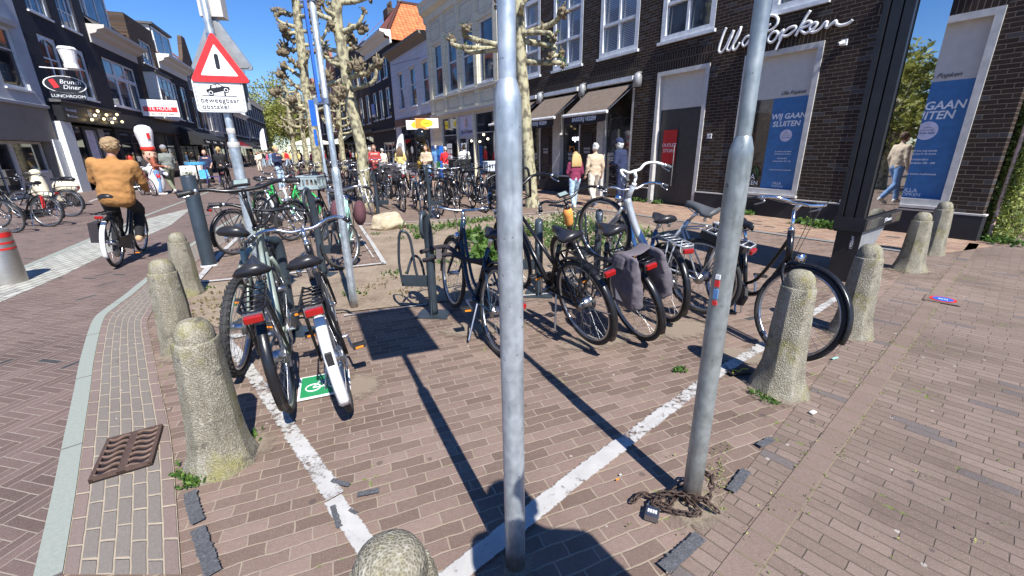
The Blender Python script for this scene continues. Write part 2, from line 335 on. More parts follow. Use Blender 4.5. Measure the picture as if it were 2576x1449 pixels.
# bark of plane trees
M = Mat('bark'); v, x, y, z = coord()
a = noise(vec(x, y, z * 0.7), 9.0, 4.0, 0.55); b = noise(v, 3.0, 3.0)
c = ramp(a, [(0.3, (0.11, 0.095, 0.065)), (0.46, (0.2, 0.18, 0.12)), (0.5, (0.38, 0.35, 0.22)), (0.62, (0.42, 0.39, 0.25)), (0.8, (0.54, 0.5, 0.34))]); c = mix(ss(b, 0.6, 0.7, 0.0, 0.6), c, (0.2, 0.2, 0.13))
M.set(col=c, rough=0.85); M.bump(a, 0.6, 0.012)
M = Mat('knob_bark'); v, x, y, z = coord(); a = noise(v, 14.0, 4.0, 0.6)
M.set(col=ramp(a, [(0.3, (0.06, 0.045, 0.03)), (0.55, (0.2, 0.16, 0.1)), (0.8, (0.38, 0.32, 0.2))]), rough=0.9); M.bump(a, 0.9, 0.03)
def leafm(name, c1, c2, c3):
    M = Mat(name); v, x, y, z = coord(); 
    g_ = V.nt.nodes.new('ShaderNodeNewGeometry'); r_ = V(g_.outputs['Random Per Island'])
    M.set(col=ramp(r_, [(0.0, c1), (0.5, c2), (1.0, c3)]), rough=0.55, trans=0.0, sss=0.0)
    tb = V.nt.nodes.new('ShaderNodeBsdfTranslucent'); ms = V.nt.nodes.new('ShaderNodeMixShader'); ms.inputs[0].default_value = 0.35
    V.nt.links.new(ramp(r_, [(0.0, c2), (1.0, c3)]).k, tb.inputs[0]); V.nt.links.new(M.b.outputs[0], ms.inputs[1]); V.nt.links.new(tb.outputs[0], ms.inputs[2])
    V.nt.links.new(ms.outputs[0], V.nt.nodes['Material Output'].inputs[0])
leafm('leaf_spring', (0.16, 0.17, 0.03), (0.26, 0.28, 0.06), (0.36, 0.36, 0.1)); leafm('leaf_green', (0.03, 0.08, 0.015), (0.07, 0.15, 0.025), (0.16, 0.26, 0.05)); leafm('leaf_dry', (0.16, 0.12, 0.06), (0.3, 0.24, 0.13), (0.38, 0.34, 0.18)); leafm('petal', (0.7, 0.65, 0.4), (0.8, 0.78, 0.6), (0.8, 0.8, 0.75))
leafm('leaf_ivy', (0.06, 0.1, 0.02), (0.18, 0.24, 0.05), (0.4, 0.42, 0.12))

# ================================================================ GROUND
PK = [(0.15, 0.104, 0.082), (0.185, 0.13, 0.104), (0.22, 0.155, 0.126), (0.25, 0.18, 0.148)]
brick('bay_brick', 22, 0.17, 0.067, PK, (0.36, 0.29, 0.22), moss=0.2, spots=0.45, sand=0.55, stain=0.55, gap=0.0045, pdark=0.002, wob=0.008)
brick('road_brick', -13, 0.21, 0.0525, [(0.13, 0.088, 0.078), (0.155, 0.108, 0.096), (0.185, 0.13, 0.117)], (0.36, 0.3, 0.25), style='herr', gap=0.0035, pdark=0.02, stain=0.45, wob=0.002)
brick('right_brick', -50, 0.2, 0.062, [(0.18, 0.133, 0.108), (0.21, 0.156, 0.129), (0.235, 0.177, 0.148)], (0.17, 0.135, 0.105), moss=0.3, spots=0.5, stain=0.6, gap=0.0034, dark=(0.14, 0.12, 0.115), pdark=0.035, bump=0.8)
brick('walk_brick', 121.2, 0.2, 0.09, [(0.28, 0.17, 0.12), (0.34, 0.22, 0.16), (0.42, 0.3, 0.21)], (0.25, 0.2, 0.15), gap=0.005, bump=0.4)
brick('gutter_brick', 0, 0.2, 0.087, [(0.2, 0.19, 0.18), (0.27, 0.255, 0.235), (0.33, 0.31, 0.28)], (0.47, 0.39, 0.29), plane='uv', gap=0.008, bump=0.9, pdark=0.0, spots=0.7,
      tcol=[(0.0, (0.22, 0.15, 0.13)), (0.087, (0.19, 0.168, 0.143)), (0.522, (0.22, 0.145, 0.125)), (0.62, (0.22, 0.14, 0.12))])
brick('row_brick', 0, 0.145, 0.2, [(0.19, 0.138, 0.114), (0.225, 0.165, 0.138)], (0.22, 0.18, 0.12), plane='uv', gap=0.006, moss=0.5, pdark=0.03, dark=(0.13, 0.12, 0.12))
brick('zebra_brick', 100, 0.21, 0.1, [(0.36, 0.37, 0.33), (0.42, 0.43, 0.385), (0.47, 0.48, 0.43)], (0.2, 0.18, 0.16), gap=0.012, pdark=0.02, dark=(0.3, 0.3, 0.28))
M = Mat('kerb_stone'); v, x, y, z = coord('UV'); n = noise(v, 60.0, 4.0, 0.6); fx = x / 1.0; e = fx - flo(fx)
M.set(col=mix(lt(e, 0.012), mix(n, (0.2, 0.225, 0.195), (0.31, 0.335, 0.295)), (0.12, 0.11, 0.1)), rough=0.9); M.bump(n, 0.4, 0.004)
M = Mat('kerb_dark'); v, x, y, z = coord(); M.set(col=mix(noise(v, 30.0, 4.0), (0.13, 0.14, 0.14), (0.24, 0.25, 0.25)), rough=0.9)
M = Mat('dirt'); v, x, y, z = coord(); n = noise(v, 2.2, 6.0, 0.65); n2 = noise(v, 30.0, 5.0, 0.7); q = voro(v, 60.0)
c = ramp(n * 0.6 + n2 * 0.4, [(0.3, (0.13, 0.095, 0.065)), (0.5, (0.28, 0.215, 0.155)), (0.7, (0.4, 0.32, 0.235))])
c = mix(lt(q, 0.16) * 0.5, c, (0.5, 0.44, 0.36)); M.set(col=c, rough=1.0); M.bump(n2 + q * 0.4, 1.0, 0.02)
def paint(name, thr, edge=0.12):
    M = Mat(name); v, x, y, z = coord(); uv, u, t, _ = coord('UV')
    n = noise(v, 38.0, 5.0, 0.7) * 0.6 + noise(v, 5.0, 3.0) * 0.4
    ed = ss(mn(t, 1.0 - t), 0.0, edge, 0.35, 0.0)
    M.set(col=mix(noise(v, 12.0, 4.0), (0.33, 0.32, 0.3), (0.56, 0.55, 0.53)), rough=0.8, alpha=ss(n - ed, thr - 0.09, thr + 0.05, 0.0, 0.93)); return M
paint('line_paint', 0.4, 0.2); paint('line_worn', 0.47, 0.25)
M = Mat('grate_iron'); v, x, y, z = coord(); n = noise(v, 30.0, 4.0, 0.7); M.set(col=mix(n, (0.07, 0.045, 0.035), (0.2, 0.13, 0.1)), rough=0.6, metal=0.5); M.bump(n, 0.5, 0.003)

def sheet(name, pts, z, mat, kind='structure'):
    return tag(B().poly(pts, z).build(name, mat), kind=kind)
sheet('ground', [(-300, -100), (300, -100), (300, 500), (-300, 500)], 0.0, 'bay_brick')
KC = [(159, 1449), (191, 1249), (212, 1094), (228, 983), (240, 893), (262, 805), (290, 776), (334, 743), (380, 704), (472, 629), (574, 562), (657, 512), (735, 470)]
KR = [at(*p) for p in KC]
K0 = KR[0] + (KR[0] - KR[1]) * 3.0
road = [K0] + KR + [Vector((-19, 40, 0)), Vector((-38, 90, 0)), Vector((-70, 90, 0)), Vector((-19, 5, 0)), Vector((-14, -6, 0)), Vector((0, -6, 0))]
me = B().poly(road, 0.004); tag(me.build('road', 'road_brick'), kind='structure')
rp = [(0.2, 0.7), (0.5, 1.1), (0.72, 1.31), (1.69, 2.19), (3.0, 3.4), (4.6, 4.8), (6.4, 6.3), (7.4, 6.6), (30, 12), (30, -8), (-0.6, -8), (-0.4, 0.2)]
sheet('plaza_paving', rp, 0.004, 'right_brick')
def poly_strip(name, Lp, Rp, z, mat, parent=None, kind=None, h=0.0, um=1.0, vm=None):
    """strip between two point rows with u along, v across (metres or 0..1)"""
    b = B(); b.uv = []; u = 0
    for i, (a, c) in enumerate(zip(Lp, Rp)):
        if i: u += ((a - Lp[i - 1]).length + (c - Rp[i - 1]).length) / 2
        wd = (c - a).length if vm is None else vm
        b.v += [(a.x, a.y, z), (c.x, c.y, z)]; b.uv += [(u * um, 0), (u * um, wd)]
        if i: k = 2 * i; b.f.append((k - 2, k, k + 1, k - 1))
    o = b.build(name, mat, parent); 
    return tag(o, kind=kind) if kind else o
GR = [(457, 1449), (440, 1205), (427, 1081), (400, 961), (382, 871), (371, 815), (380, 790), (400, 750), (430, 712), (520, 642), (620, 577), (705, 524), (775, 480)]
KRs = spline(KR, 5); GRs = spline([at(*p) for p in GR], 5)
def offs(P, d):
    out = []
    for i, p in enumerate(P):
        t = (P[min(i + 1, len(P) - 1)] - P[max(i - 1, 0)]).normalized(); out.append(p + Vector((-t.y, t.x, 0)) * d)
    return out
KLs = offs(KRs, 0.082)
E0 = [KRs[0] * 2.2 - KRs[1] * 1.2 + Vector((0, -0.25, 0))]
poly_strip('kerb', KLs, KRs, 0.012, 'kerb_stone', kind='structure')
poly_strip('gutter', KRs, GRs, 0.008, 'gutter_brick', kind='structure', vm=0.609)
# soldier row
a0 = Vector((0.0, 0.48, 0)); a1 = Vector((7.2, 6.45, 0)); nrm = Vector((-(a1 - a0).y, (a1 - a0).x, 0)).normalized() * 0.055
poly_strip('paving_row', [a0 - nrm, a1 - nrm], [a0 + nrm, a1 + nrm], 0.008, 'row_brick', kind='structure', vm=0.11)
# pale crossing strip on the road
zb = [at(-330, 830), at(0, 762), at(155, 696), at(273, 638), at(430, 567), at(480, 527), at(512, 517), at(430, 536), at(378, 549), at(244, 598), at(62, 669), at(-330, 700)]
sheet('crossing_strip', zb, 0.008, 'zebra_brick')
for i, (p, q, wd, m) in enumerate([((0, 700), (375, 540), 0.1, 'kerb_stone'), ((375, 540), (560, 470), 0.1, 'kerb_stone'), ((225, 508), (275, 490), 0.12, 'line_paint'), ((330, 484), (395, 470), 0.12, 'line_paint')]):
    A, C = at(*p), at(*q); n_ = Vector((-(C - A).y, (C - A).x, 0)).normalized() * wd / 2
    poly_strip('road_line', [A - n_, C - n_], [A + n_, C + n_], 0.011, m, kind='structure', vm=1.0)
sheet('far_pavement', [(-19.3, 19.6), (-14.8, 19.6), (-10.6, 9.3), (-9, 0), (-30, 0), (-30, 10)], 0.013, 'walk_brick') if False else None
wa, wb_ = at(1556, 535), at(2092, 609)
dw = (wb_ - wa).normalized(); corner = Vector((7.4, 6.65, 0))
n_ = Vector((-dw.y, dw.x, 0)) * 0.06
sheet('shop_pavement', [wa - dw * 30, wb_ + dw * 1.2, corner + Vector((0.2, -0.3, 0)), corner + Vector((-0.518, 0.855, 0)) * 45], 0.008, 'walk_brick')
poly_strip('kerb_line', [wa - dw * 30 - n_, wb_ + dw * 1.0 - n_], [wa - dw * 30 + n_, wb_ + dw * 1.0 + n_], 0.012, 'kerb_dark', kind='structure', vm=1.0)
# planting bed
bed = [(478, 742), (505, 716), (600, 706), (728, 694), (972, 668), (932, 600), (915, 572), (1000, 563), (1250, 548), (1400, 538), (1560, 543), (1720, 592), (1690, 640), (1560, 700), (1400, 742), (1240, 748), (1060, 766), (890, 785), (760, 800), (640, 818), (560, 832), (490, 800)]
sheet('planting_bed', [at(*p) for p in bed], 0.012, 'dirt')
def line(pts, wd, mat, name='painted_line'):
    P = [at(*p) for p in pts]; tot = []
    n2 = offs(P, wd / 2); n3 = offs(P, -wd / 2)
    return poly_strip(name, n3, n2, 0.017, mat, kind='structure', vm=1.0)
line([(560, 846), (620, 925), (680, 1010), (750, 1115), (845, 1255)], 0.125, 'line_worn'); line([(838, 1262), (880, 1322), (945, 1415)], 0.105, 'line_paint')
line([(1100, 1490), (1320, 1312), (1450, 1208), (1560, 1125)], 0.115, 'line_paint'); line([(1560, 1125), (1700, 1020), (1800, 945), (1930, 868)], 0.125, 'line_worn')
line([(2030, 800), (2110, 750)], 0.1, 'line_worn')
line([(505, 712), (728, 690), (966, 664)], 0.09, 'line_paint'); line([(968, 666), (935, 612), (905, 568)], 0.08, 'line_paint'); line([(940, 650), (890, 575)], 0.03, 'line_paint')
line([(498, 706), (560, 635), (625, 575)], 0.1, 'line_paint'); line([(866, 797), (1075, 768)], 0.05, 'line_worn'); line([(905, 566), (1100, 556), (1250, 546), (1420, 532)], 0.07, 'line_paint')
line([(545, 858), (640, 840)], 0.16, 'line_worn'); line([(1240, 752), (1400, 740)], 0.05, 'line_worn')
M = Mat('tar_patch'); v, x, y, z = coord(); uv, u, t, _ = coord('UV'); n = noise(v, 45.0, 5.0, 0.75); n2 = noise(v, 130.0, 3.0, 0.7)
ed_ = ss(mn(t, 1.0 - t), 0.0, 0.22, 0.3, 0.0)
M.set(col=ramp(n2 * 0.6 + n * 0.4, [(0.3, (0.03, 0.032, 0.035)), (0.55, (0.09, 0.093, 0.1)), (0.75, (0.2, 0.2, 0.21))]), rough=0.75, alpha=ss(n - ed_, 0.27, 0.31)); M.bump(n2, 0.6, 0.004)
for p, q, wd in [((480, 1245), (500, 1322), 0.058), ((500, 1337), (540, 1452), 0.062), ((1838, 1243), (1876, 1190), 0.05), ((1908, 1128), (1942, 1110), 0.045), ((1668, 1440), (1760, 1357), 0.062), ((838, 1280), (856, 1335), 0.028), ((900, 1252), (955, 1240), 0.035), ((836, 1215), (880, 1228), 0.03), ((880, 1290), (900, 1300), 0.02)]:
    A, C = at(*p), at(*q); dd = (C - A); n_ = Vector((-dd.y, dd.x, 0)).normalized() * wd / 2; m_ = (A + C) / 2
    poly_strip('tar_patch', [A - n_, m_ - n_ * 1.1, C - n_], [A + n_, m_ + n_ * 0.95, C + n_], 0.0195, 'tar_patch', kind='structure', vm=1.0)

M = Mat('sand'); v, x, y, z = coord(); uv, u, t, _ = coord('UV'); rr_ = M_('SQRT', (u - 0.5) * (u - 0.5) + (t - 0.5) * (t - 0.5)); n = noise(v, 16.0, 5.0, 0.7); n2 = noise(v, 120.0, 4.0, 0.7)
M.set(col=mix(n2, (0.2, 0.155, 0.115), (0.36, 0.295, 0.225)), rough=1.0, alpha=ss(n * 0.6 - rr_ * 1.2 + 0.26, 0.06, 0.3, 0.0, 0.8)); M.bump(n2, 0.8, 0.006)
def sand(px, py, rx, ry, rz=0):
    p = at(px, py); b = B(); b.uv = [(0, 0), (1, 0), (1, 1), (0, 1)]; c_, s_ = math.cos(R(rz)), math.sin(R(rz))
    b.v = [(p.x + x * c_ - y * s_, p.y + x * s_ + y * c_, 0.0145) for x, y in ((-rx, -ry), (rx, -ry), (rx, ry), (-rx, ry))]; b.f = [(0, 1, 2, 3)]; b.build('sand', 'sand')['kind'] = 'structure'
for a_ in [(585, 1140, 0.3, 0.22, 30), (1745, 1275, 0.22, 0.16, 40), (1950, 985, 0.3, 0.24, 40), (1860, 900, 0.3, 0.2, 0), (905, 975, 0.2, 0.22, 20), (1500, 860, 0.5, 0.2, 20), (2135, 840, 0.3, 0.2, 40), (455, 895, 0.22, 0.2, 0), (1300, 1425, 0.1, 0.09, 0), (1200, 830, 0.5, 0.2, 10), (1720, 830, 0.4, 0.25, 40), (2290, 680, 0.35, 0.25, 0)]: sand(*a_)

# drain grate
g0, g1, g2, g3 = at(240, 1226), at(246, 1116), at(404, 1080), at(411, 1166)
gc = (g0 + g1 + g2 + g3) / 4; ax = ((g3 - g0) + (g2 - g1)).normalized(); an = math.atan2(ax.y, ax.x)
gw, gh = ((g3 - g0).length + (g2 - g1).length) * 0.45, ((g1 - g0).length + (g2 - g3).length) * 0.46
dg = empty('drain_grate', (gc.x, gc.y, 0.012), an, 'rusty cast iron drain grate with wavy slots set in the brick gutter', 'drain')
B().bb(-gw / 2, gw / 2, -gh / 2, gh / 2, -0.01, 0.006).build('drain_pit', 'sign_black', dg)
b = B()
for s_ in (-1, 1):
    b.bb(-gw / 2, gw / 2, s_ * gh / 2 - 0.02 * s_, s_ * gh / 2, 0, 0.02); b.bb(s_ * gw / 2 - 0.018 * s_, s_ * gw / 2, -gh / 2, gh / 2, 0, 0.019)
b.bb(-0.018, 0.018, -gh / 2, gh / 2, 0, 0.018)
for i in range(7):
    yy = -gh / 2 + gh * (i + 0.5) / 7
    for s_ in (-1, 1):
        b.tube([(s_ * (0.015 + (gw / 2 - 0.03) * k / 8), yy + 0.006 * math.sin(k * 0.9), 0.013 + 0.003 * math.sin(k * 0.8)) for k in range(9)], gh / 38, 6)
b.build('grate_frame', 'grate_iron', dg)

# ================================================================ BUILDINGS
def row(origin, ang): return Vector((origin[0], origin[1], 0)), R(ang)
RO, RA = row((7.4, 6.65), 121.2)
LO, LA = row((-18.73, 17.98), 292.0)
def wall(bld, x0, x1, z0, z1, ops, mat, back=8.0, dep=0.2, name='wall', y=0.0):
    xs = sorted({x0, x1} | {o[0] for o in ops} | {o[1] for o in ops}); zs = sorted({z0, z1} | {o[2] for o in ops} | {o[3] for o in ops})
    b = B()
    for i in range(len(xs) - 1):
        for j in range(len(zs) - 1):
            cx, cz = (xs[i] + xs[i + 1]) / 2, (zs[j] + zs[j + 1]) / 2
            if any(o[0] < cx < o[1] and o[2] < cz < o[3] for o in ops): continue
            b.add([(xs[i], y, zs[j]), (xs[i + 1], y, zs[j]), (xs[i + 1], y, zs[j + 1]), (xs[i], y, zs[j + 1])], [(0, 1, 2, 3)])
    for a, c, d, e in ops:
        for q in ([(a, d), (a, e)], [(c, d), (c, e)], [(a, d), (c, d)], [(a, e), (c, e)]):
            b.add([(q[0][0], y, q[0][1]), (q[1][0], y, q[1][1]), (q[1][0], y - dep, q[1][1]), (q[0][0], y - dep, q[0][1])], [(0, 1, 2, 3)])
    if back:
        for q in ([(x0, z0), (x0, z1)], [(x1, z0), (x1, z1)], [(x0, z1), (x1, z1)]):
            b.add([(q[0][0], y, q[0][1]), (q[1][0], y, q[1][1]), (q[1][0], y - back, q[1][1]), (q[0][0], y - back, q[0][1])], [(0, 1, 2, 3)])
        b.add([(x0, y - back, z0), (x1, y - back, z0), (x1, y - back, z1), (x0, y - back, z1)], [(0, 1, 2, 3)])
    return b.build(name, mat, bld)
def window(bld, x0, x1, z0, z1, nx=1, zb=(), fm='window_white', gm='sky_glass', ins=0.1, fw=0.07, sill=True, y=0.0, bar=0.04, name='window', xb=None, proud=0.0, sm=None):
    b = B(); ya, yb = y - ins - 0.05, y - ins + 0.03 + proud
    b.bb(x0, x1, ya, yb, z0, z0 + fw); b.bb(x0, x1, ya, yb, z1 - fw, z1); b.bb(x0, x0 + fw, ya, yb - 0.001, z0 + fw, z1 - fw); b.bb(x1 - fw, x1, ya, yb - 0.001, z0 + fw, z1 - fw)
    for i in range(1, nx): xc = x0 + (x1 - x0) * i / nx; b.bb(xc - bar / 2, xc + bar / 2, ya, yb - 0.015, z0 + fw, z1 - fw)
    for zz in zb: b.bb(x0 + fw, x1 - fw, ya, yb - 0.011, zz - bar / 2, zz + bar / 2)
    if sill: b.bb(x0 - 0.06, x1 + 0.06, y - ins, y + 0.07, z0 - 0.07, z0 - 0.002)
    f = b.build(name, fm, bld)
    g_ = B(); g_.bb(x0 + fw * 0.6, x1 - fw * 0.6, y - ins - 0.03, y - ins - 0.02, z0 + fw * 0.6, z1 - fw * 0.6); g_.build('pane', gm, f)
    return f
def mould(bld, x0, x1, prof, mat, name='cornice', y=0.0):
    b = B(); n = len(prof); b.add([(x0, y + p[0], p[1]) for p in prof] + [(x1, y + p[0], p[1]) for p in prof], [])
    b.f.append(tuple(range(n))); b.f.append(tuple(n + i for i in reversed(range(n))))
    for i in range(n): b.f.append((i, n + i, n + (i + 1) % n, (i + 1) % n))
    return b.build(name, mat, bld)
def corn_prof(z0, z1, out):
    h = z1 - z0; return [(-0.05, z0), (0.06, z0), (0.06, z0 + h * 0.45), (out * 0.45, z0 + h * 0.55), (out * 0.55, z0 + h * 0.72), (out * 0.95, z0 + h * 0.82), (out, z1), (-0.05, z1)]

brick('brown_brick', 0, 0.23, 0.068, [(0.014, 0.009, 0.007), (0.022, 0.013, 0.01), (0.034, 0.02, 0.014), (0.02, 0.013, 0.011)], (0.2, 0.16, 0.125), plane='xz', gap=0.0055, pdark=0.1, bump=0.6, stain=0.4)
brick('soldier_brick', 0, 0.075, 0.4, [(0.014, 0.009, 0.007), (0.03, 0.018, 0.013)], (0.2, 0.16, 0.125), plane='xz', gap=0.007, pdark=0.0)
brick('charcoal_brick', 0, 0.21, 0.06, [(0.02, 0.022, 0.032), (0.026, 0.028, 0.038), (0.034, 0.036, 0.046)], (0.028, 0.03, 0.038), plane='xz', gap=0.004, pdark=0.0, bump=0.3)
brick('old_brick', 0, 0.21, 0.06, [(0.05, 0.03, 0.02), (0.08, 0.05, 0.033), (0.11, 0.07, 0.045)], (0.13, 0.1, 0.08), plane='xz', gap=0.005, pdark=0.1)
brick('red_brick', 0, 0.21, 0.06, [(0.26, 0.1, 0.065), (0.32, 0.14, 0.09)], (0.3, 0.22, 0.17), plane='xz', gap=0.005)
brick('cream_render', 0, 1.2, 0.36, [(0.78, 0.73, 0.55), (0.82, 0.77, 0.59)], (0.45, 0.42, 0.32), plane='xz', gap=0.008, pdark=0.0, stain=0.15, wob=0.0)
brick('white_render', 0, 1.1, 0.3, [(0.66, 0.68, 0.74), (0.7, 0.72, 0.78)], (0.42, 0.44, 0.5), plane='xz', gap=0.008, pdark=0.0, stain=0.15, wob=0.0)
plain('grey_render', (0.42, 0.44, 0.47), 0.9, var=0.06, scale=1.5, bump=0.3); plain('beige_render', (0.27, 0.24, 0.2), 0.9, var=0.06, scale=1.5, bump=0.3); plain('plinth_dark', (0.018, 0.018, 0.022), 0.7, var=0.3, scale=2.0)
plain('white_wall', (0.7, 0.72, 0.7), 0.9, var=0.05); plain('panel_cream', (0.52, 0.5, 0.47), 0.8, var=0.04, bump=0.1); plain('charcoal_paint', (0.025, 0.028, 0.036), 0.6)
plain('gutter_wood', (0.2, 0.17, 0.13), 0.8); plain('slate', (0.09, 0.09, 0.095), 0.7)
def tiles(name, c1, c2):
    M = Mat(name); v, u, t, _ = coord('UV'); a = u / 0.28; b_ = t / 0.3; j = flo(b_); i = flo(a); fa = a - i; fb = b_ - j
    wv = M_('SINE', fa * 6.283); r_ = white(vec(i, j))
    c = mix(r_, c1, c2); c = mix(lt(fb, 0.12), c, tuple(q * 0.25 for q in c1)); c = mix(ss(wv, -1.0, 0.2, 0.5, 0.0), c, tuple(q * 0.5 for q in c1))
    M.set(col=c, rough=0.7); M.bump(wv * 0.5 + fb * -0.6, 0.9, 0.05)
tiles('orange_tiles', (0.5, 0.13, 0.04), (0.72, 0.24, 0.08)); tiles('red_tiles', (0.25, 0.07, 0.04), (0.35, 0.12, 0.07)); tiles('grey_tiles', (0.12, 0.1, 0.08), (0.24, 0.2, 0.16))
def roof_faces(bld, faces, mat, name='roof'):
    """each face a list of 3-4 local points, first edge is the eave"""
    b = B(); b.uv = []
    for f in faces:
        P = [Vector(p) for p in f]; e = (P[1] - P[0]).normalized(); n = e.cross(P[-1] - P[0]).normalized(); s_ = n.cross(e)
        k = len(b.v); b.v += [tuple(p) for p in P]; b.uv += [((p - P[0]).dot(e), (p - P[0]).dot(s_)) for p in P]; b.f.append(tuple(range(k, k + len(P))))
    return b.build(name, mat, bld)
def bld_root(name, O, A, label, cat='building', group=None): return empty(name, O, A, label, cat, group)

# ---- R1 brick corner shop + bakery
r1 = bld_root('brick_shop', RO, RA, 'dark brown brick corner building with clothes shop, bakery and white upper windows')
shop = [(0.42, 1.9, 0.5, 3.37), (2.75, 4.3, 0.5, 3.37), (5.14, 6.67, 0.02, 3.37)]
bak = [(7.45, 8.95, 0.02, 3.3), (9.75, 11.28, 0.62, 3.3), (12.04, 13.1, 0.02, 3.3), (13.1, 14.4, 0.02, 3.3)]
ups = [(0.45, 1.75), (2.85, 3.88), (5.16, 6.68), (7.46, 8.98), (9.78, 11.3), (12.08, 13.15)]
upo = [(a, c, 4.07, 6.55) for a, c in ups]
wall(r1, 0, 14.9, 0.4, 8.6, shop + bak + upo, 'brown_brick', back=10, dep=0.22)
for a, c in [(-0.03, 5.14), (6.67, 7.45), (8.95, 12.04), (14.4, 14.93)]: B().bb(a, c, -0.25, 0.05, 0, 0.4).build('plinth', 'plinth_dark', r1)
for a, c in [(-0.05, 5.12), (6.68, 7.44)]: B().bb(a, c, -0.1, 0.055, 0.4, 0.425).build('plinth_cap', 'panel_cream', r1)
for a, c in [(0.3, 2.02), (2.63, 4.42), (5.0, 6.8), (7.4, 9.4), (9.7, 11.7), (12, 14.4)]:
    b = B(); b.add([(a + 0.12, 0.012, 3.375), (c - 0.12, 0.012, 3.375), (c + 0.05, 0.012, 3.76), (a - 0.05, 0.012, 3.76)], [(0, 1, 2, 3)]); b.build('brick_arch', 'soldier_brick', r1)
for (a, c, d, e), dz in zip(shop, (0.5, 0.5, 0.02)):
    b = B(); f_ = 0.1
    for q in [(a, c, e - f_, e), (a, a + f_, d, e - f_), (c - f_, c, d, e - f_)] + ([(a, c, d, d + f_)] if d > 0.1 else []): b.bb(q[0], q[1], -0.2, 0.025 - 0.001 * (q[1] - q[0] > 0.2), q[2], q[3])
    if d > 0.1: b.bb(a - 0.02, c + 0.02, -0.1, 0.09, d - 0.05, d - 0.003)
    fr = b.build('shop_window', 'shop_frame', r1)
    B().bb(a + f_, c - f_, -0.15, -0.12, 2.45, e - f_).build('panel', 'panel_cream', fr)
    g_ = B(); g_.bb(a + f_, c - f_, -0.14, -0.13, d + (f_ if d > 0.1 else 0), 2.45); g_.build('pane', 'shop_glass' if d > 0.1 else 'door_grey', fr)
for a, c in ups: 
    window(r1, a, c, 4.07, 6.55, 2 if c - a > 1.1 else 1, (4.9, 5.75), gm='blind_glass' if a in (7.46, 9.78, 12.08) else 'sky_glass', ins=0.08, fw=0.13, bar=0.07, proud=0.06)
# closing posters
def poster(x, w_, z0, z1):
    p = empty('poster', (0, 0, 0), 0, 'x', 'poster'); p.parent = None
    return p
Rm = Matrix.Translation(RO) @ Matrix.Rotation(RA, 4, 'Z')
for (a, c, lab) in [(0.53, 1.42, 'blue closing notice poster in the shop window nearest the building corner'), (2.86, 3.6, 'blue closing notice poster in the shop window left of the dark display pillar')]:
    p = empty('poster', (0, 0, 0), 0, lab, 'poster', 'closing posters in the shop windows'); p.matrix_world = Rm @ Matrix.Translation(((a + c) / 2, -0.125, 0))
    ww = c - a
    B().bb(-ww / 2, ww / 2, -0.004, 0.004, 0.6, 2.45).build('sheet', 'poster_blue', p)
    k = ww / 0.86; sx = 1.0
    t = lambda s, sz, x, z, m='poster_white', sh=0.12: text('lettering', s, sz * k, m, p, (x * k, 0.008, z), (R(90), 0, PI), 0.001, shear=sh, off=0.0035 if sz > 0.1 else 0.0006)
    t('WIJ GAAN', 0.17, 0.02, 2.08); t('SLUITEN', 0.17, 0.04, 1.93)
    b = B(); b.prism([(0.14 * k * math.cos(i * PI / 16), 1.7 + 0.14 * k * math.sin(i * PI / 16)) for i in range(32)], 0.004, 0.006); b.build('disc', 'poster_pale', p)
    t('13-05-2026', 0.045, 0, 1.66, 'poster_blue'); t('Laatste', 0.035, 0, 1.75, 'kiosk_grey'); t('verkoopdag', 0.035, 0, 1.71, 'kiosk_grey')
    t('Je vindt ons nog steeds', 0.042, 0, 1.38); t('dichtbij jou in de buurt', 0.042, 0, 1.33); t('Amsterdam', 0.05, 0, 1.24); t('Gelderlandplein 288 - 290', 0.04, 0, 1.18)
    t('Ontdek de laatste modetrends', 0.042, 0, 1.0); t('ULLA', 0.09, 0.02, 0.72, sh=0); t('POPKEN', 0.075, 0.0, 0.65, sh=0)
    text('lettering', 'Ulla Popken', 0.1, 'sign_black', p, (0.0, 0.016, 2.53), (R(90), 0, PI), 0.001, shear=0.35)
text('lettering', 'ULLA', 0.16, 'poster_white', r1, (3.93, -0.105, 0.83), (R(90), 0, PI), 0.001); text('lettering', 'POPKEN', 0.13, 'poster_white', r1, (3.9, -0.105, 0.7), (R(90), 0, PI), 0.001)
# outlet door
B().bb(5.28, 5.9, -0.115, -0.1, 0.05, 2.4).build('door', 'door_grey', r1); 
b = B().bb(5.92, 6.52, -0.128, -0.118, 0.05, 2.05); b.build('door', 'door_grey', r1)
B().tube([(5.97, -0.05, 0.5), (5.97, -0.05, 1.55)], 0.012, 6).build('door_handle', 'chrome', r1)
p = tag(B().bb(-0.22, 0.22, -0.004, 0.004, 1.07, 1.94).build('outlet_poster', 'poster_red'), 'red outlet store poster hanging inside the grey glass door', 'poster'); p.matrix_world = Rm @ Matrix.Translation((6.17, -0.09, 0))
text('lettering', 'OUTLET', 0.125, 'poster_white', p, (0, 0.008, 1.55), (R(90), 0, PI), 0.001); text('lettering', 'STORE', 0.125, 'poster_white', p, (0, 0.008, 1.41), (R(90), 0, PI), 0.001)
n_ = tag(B().bb(-0.06, 0.06, 0, 0.015, 0, 0.11).build('house_number', 'sign_white'), 'small white house number plate on the brick beside the outlet door', 'number plate'); n_.matrix_world = Rm @ Matrix.Translation((4.94, 0, 1.69)); text('number', '189', 0.075, 'sign_black', n_, (0, 0.018, 0.055), (R(90), 0, PI), 0.001)
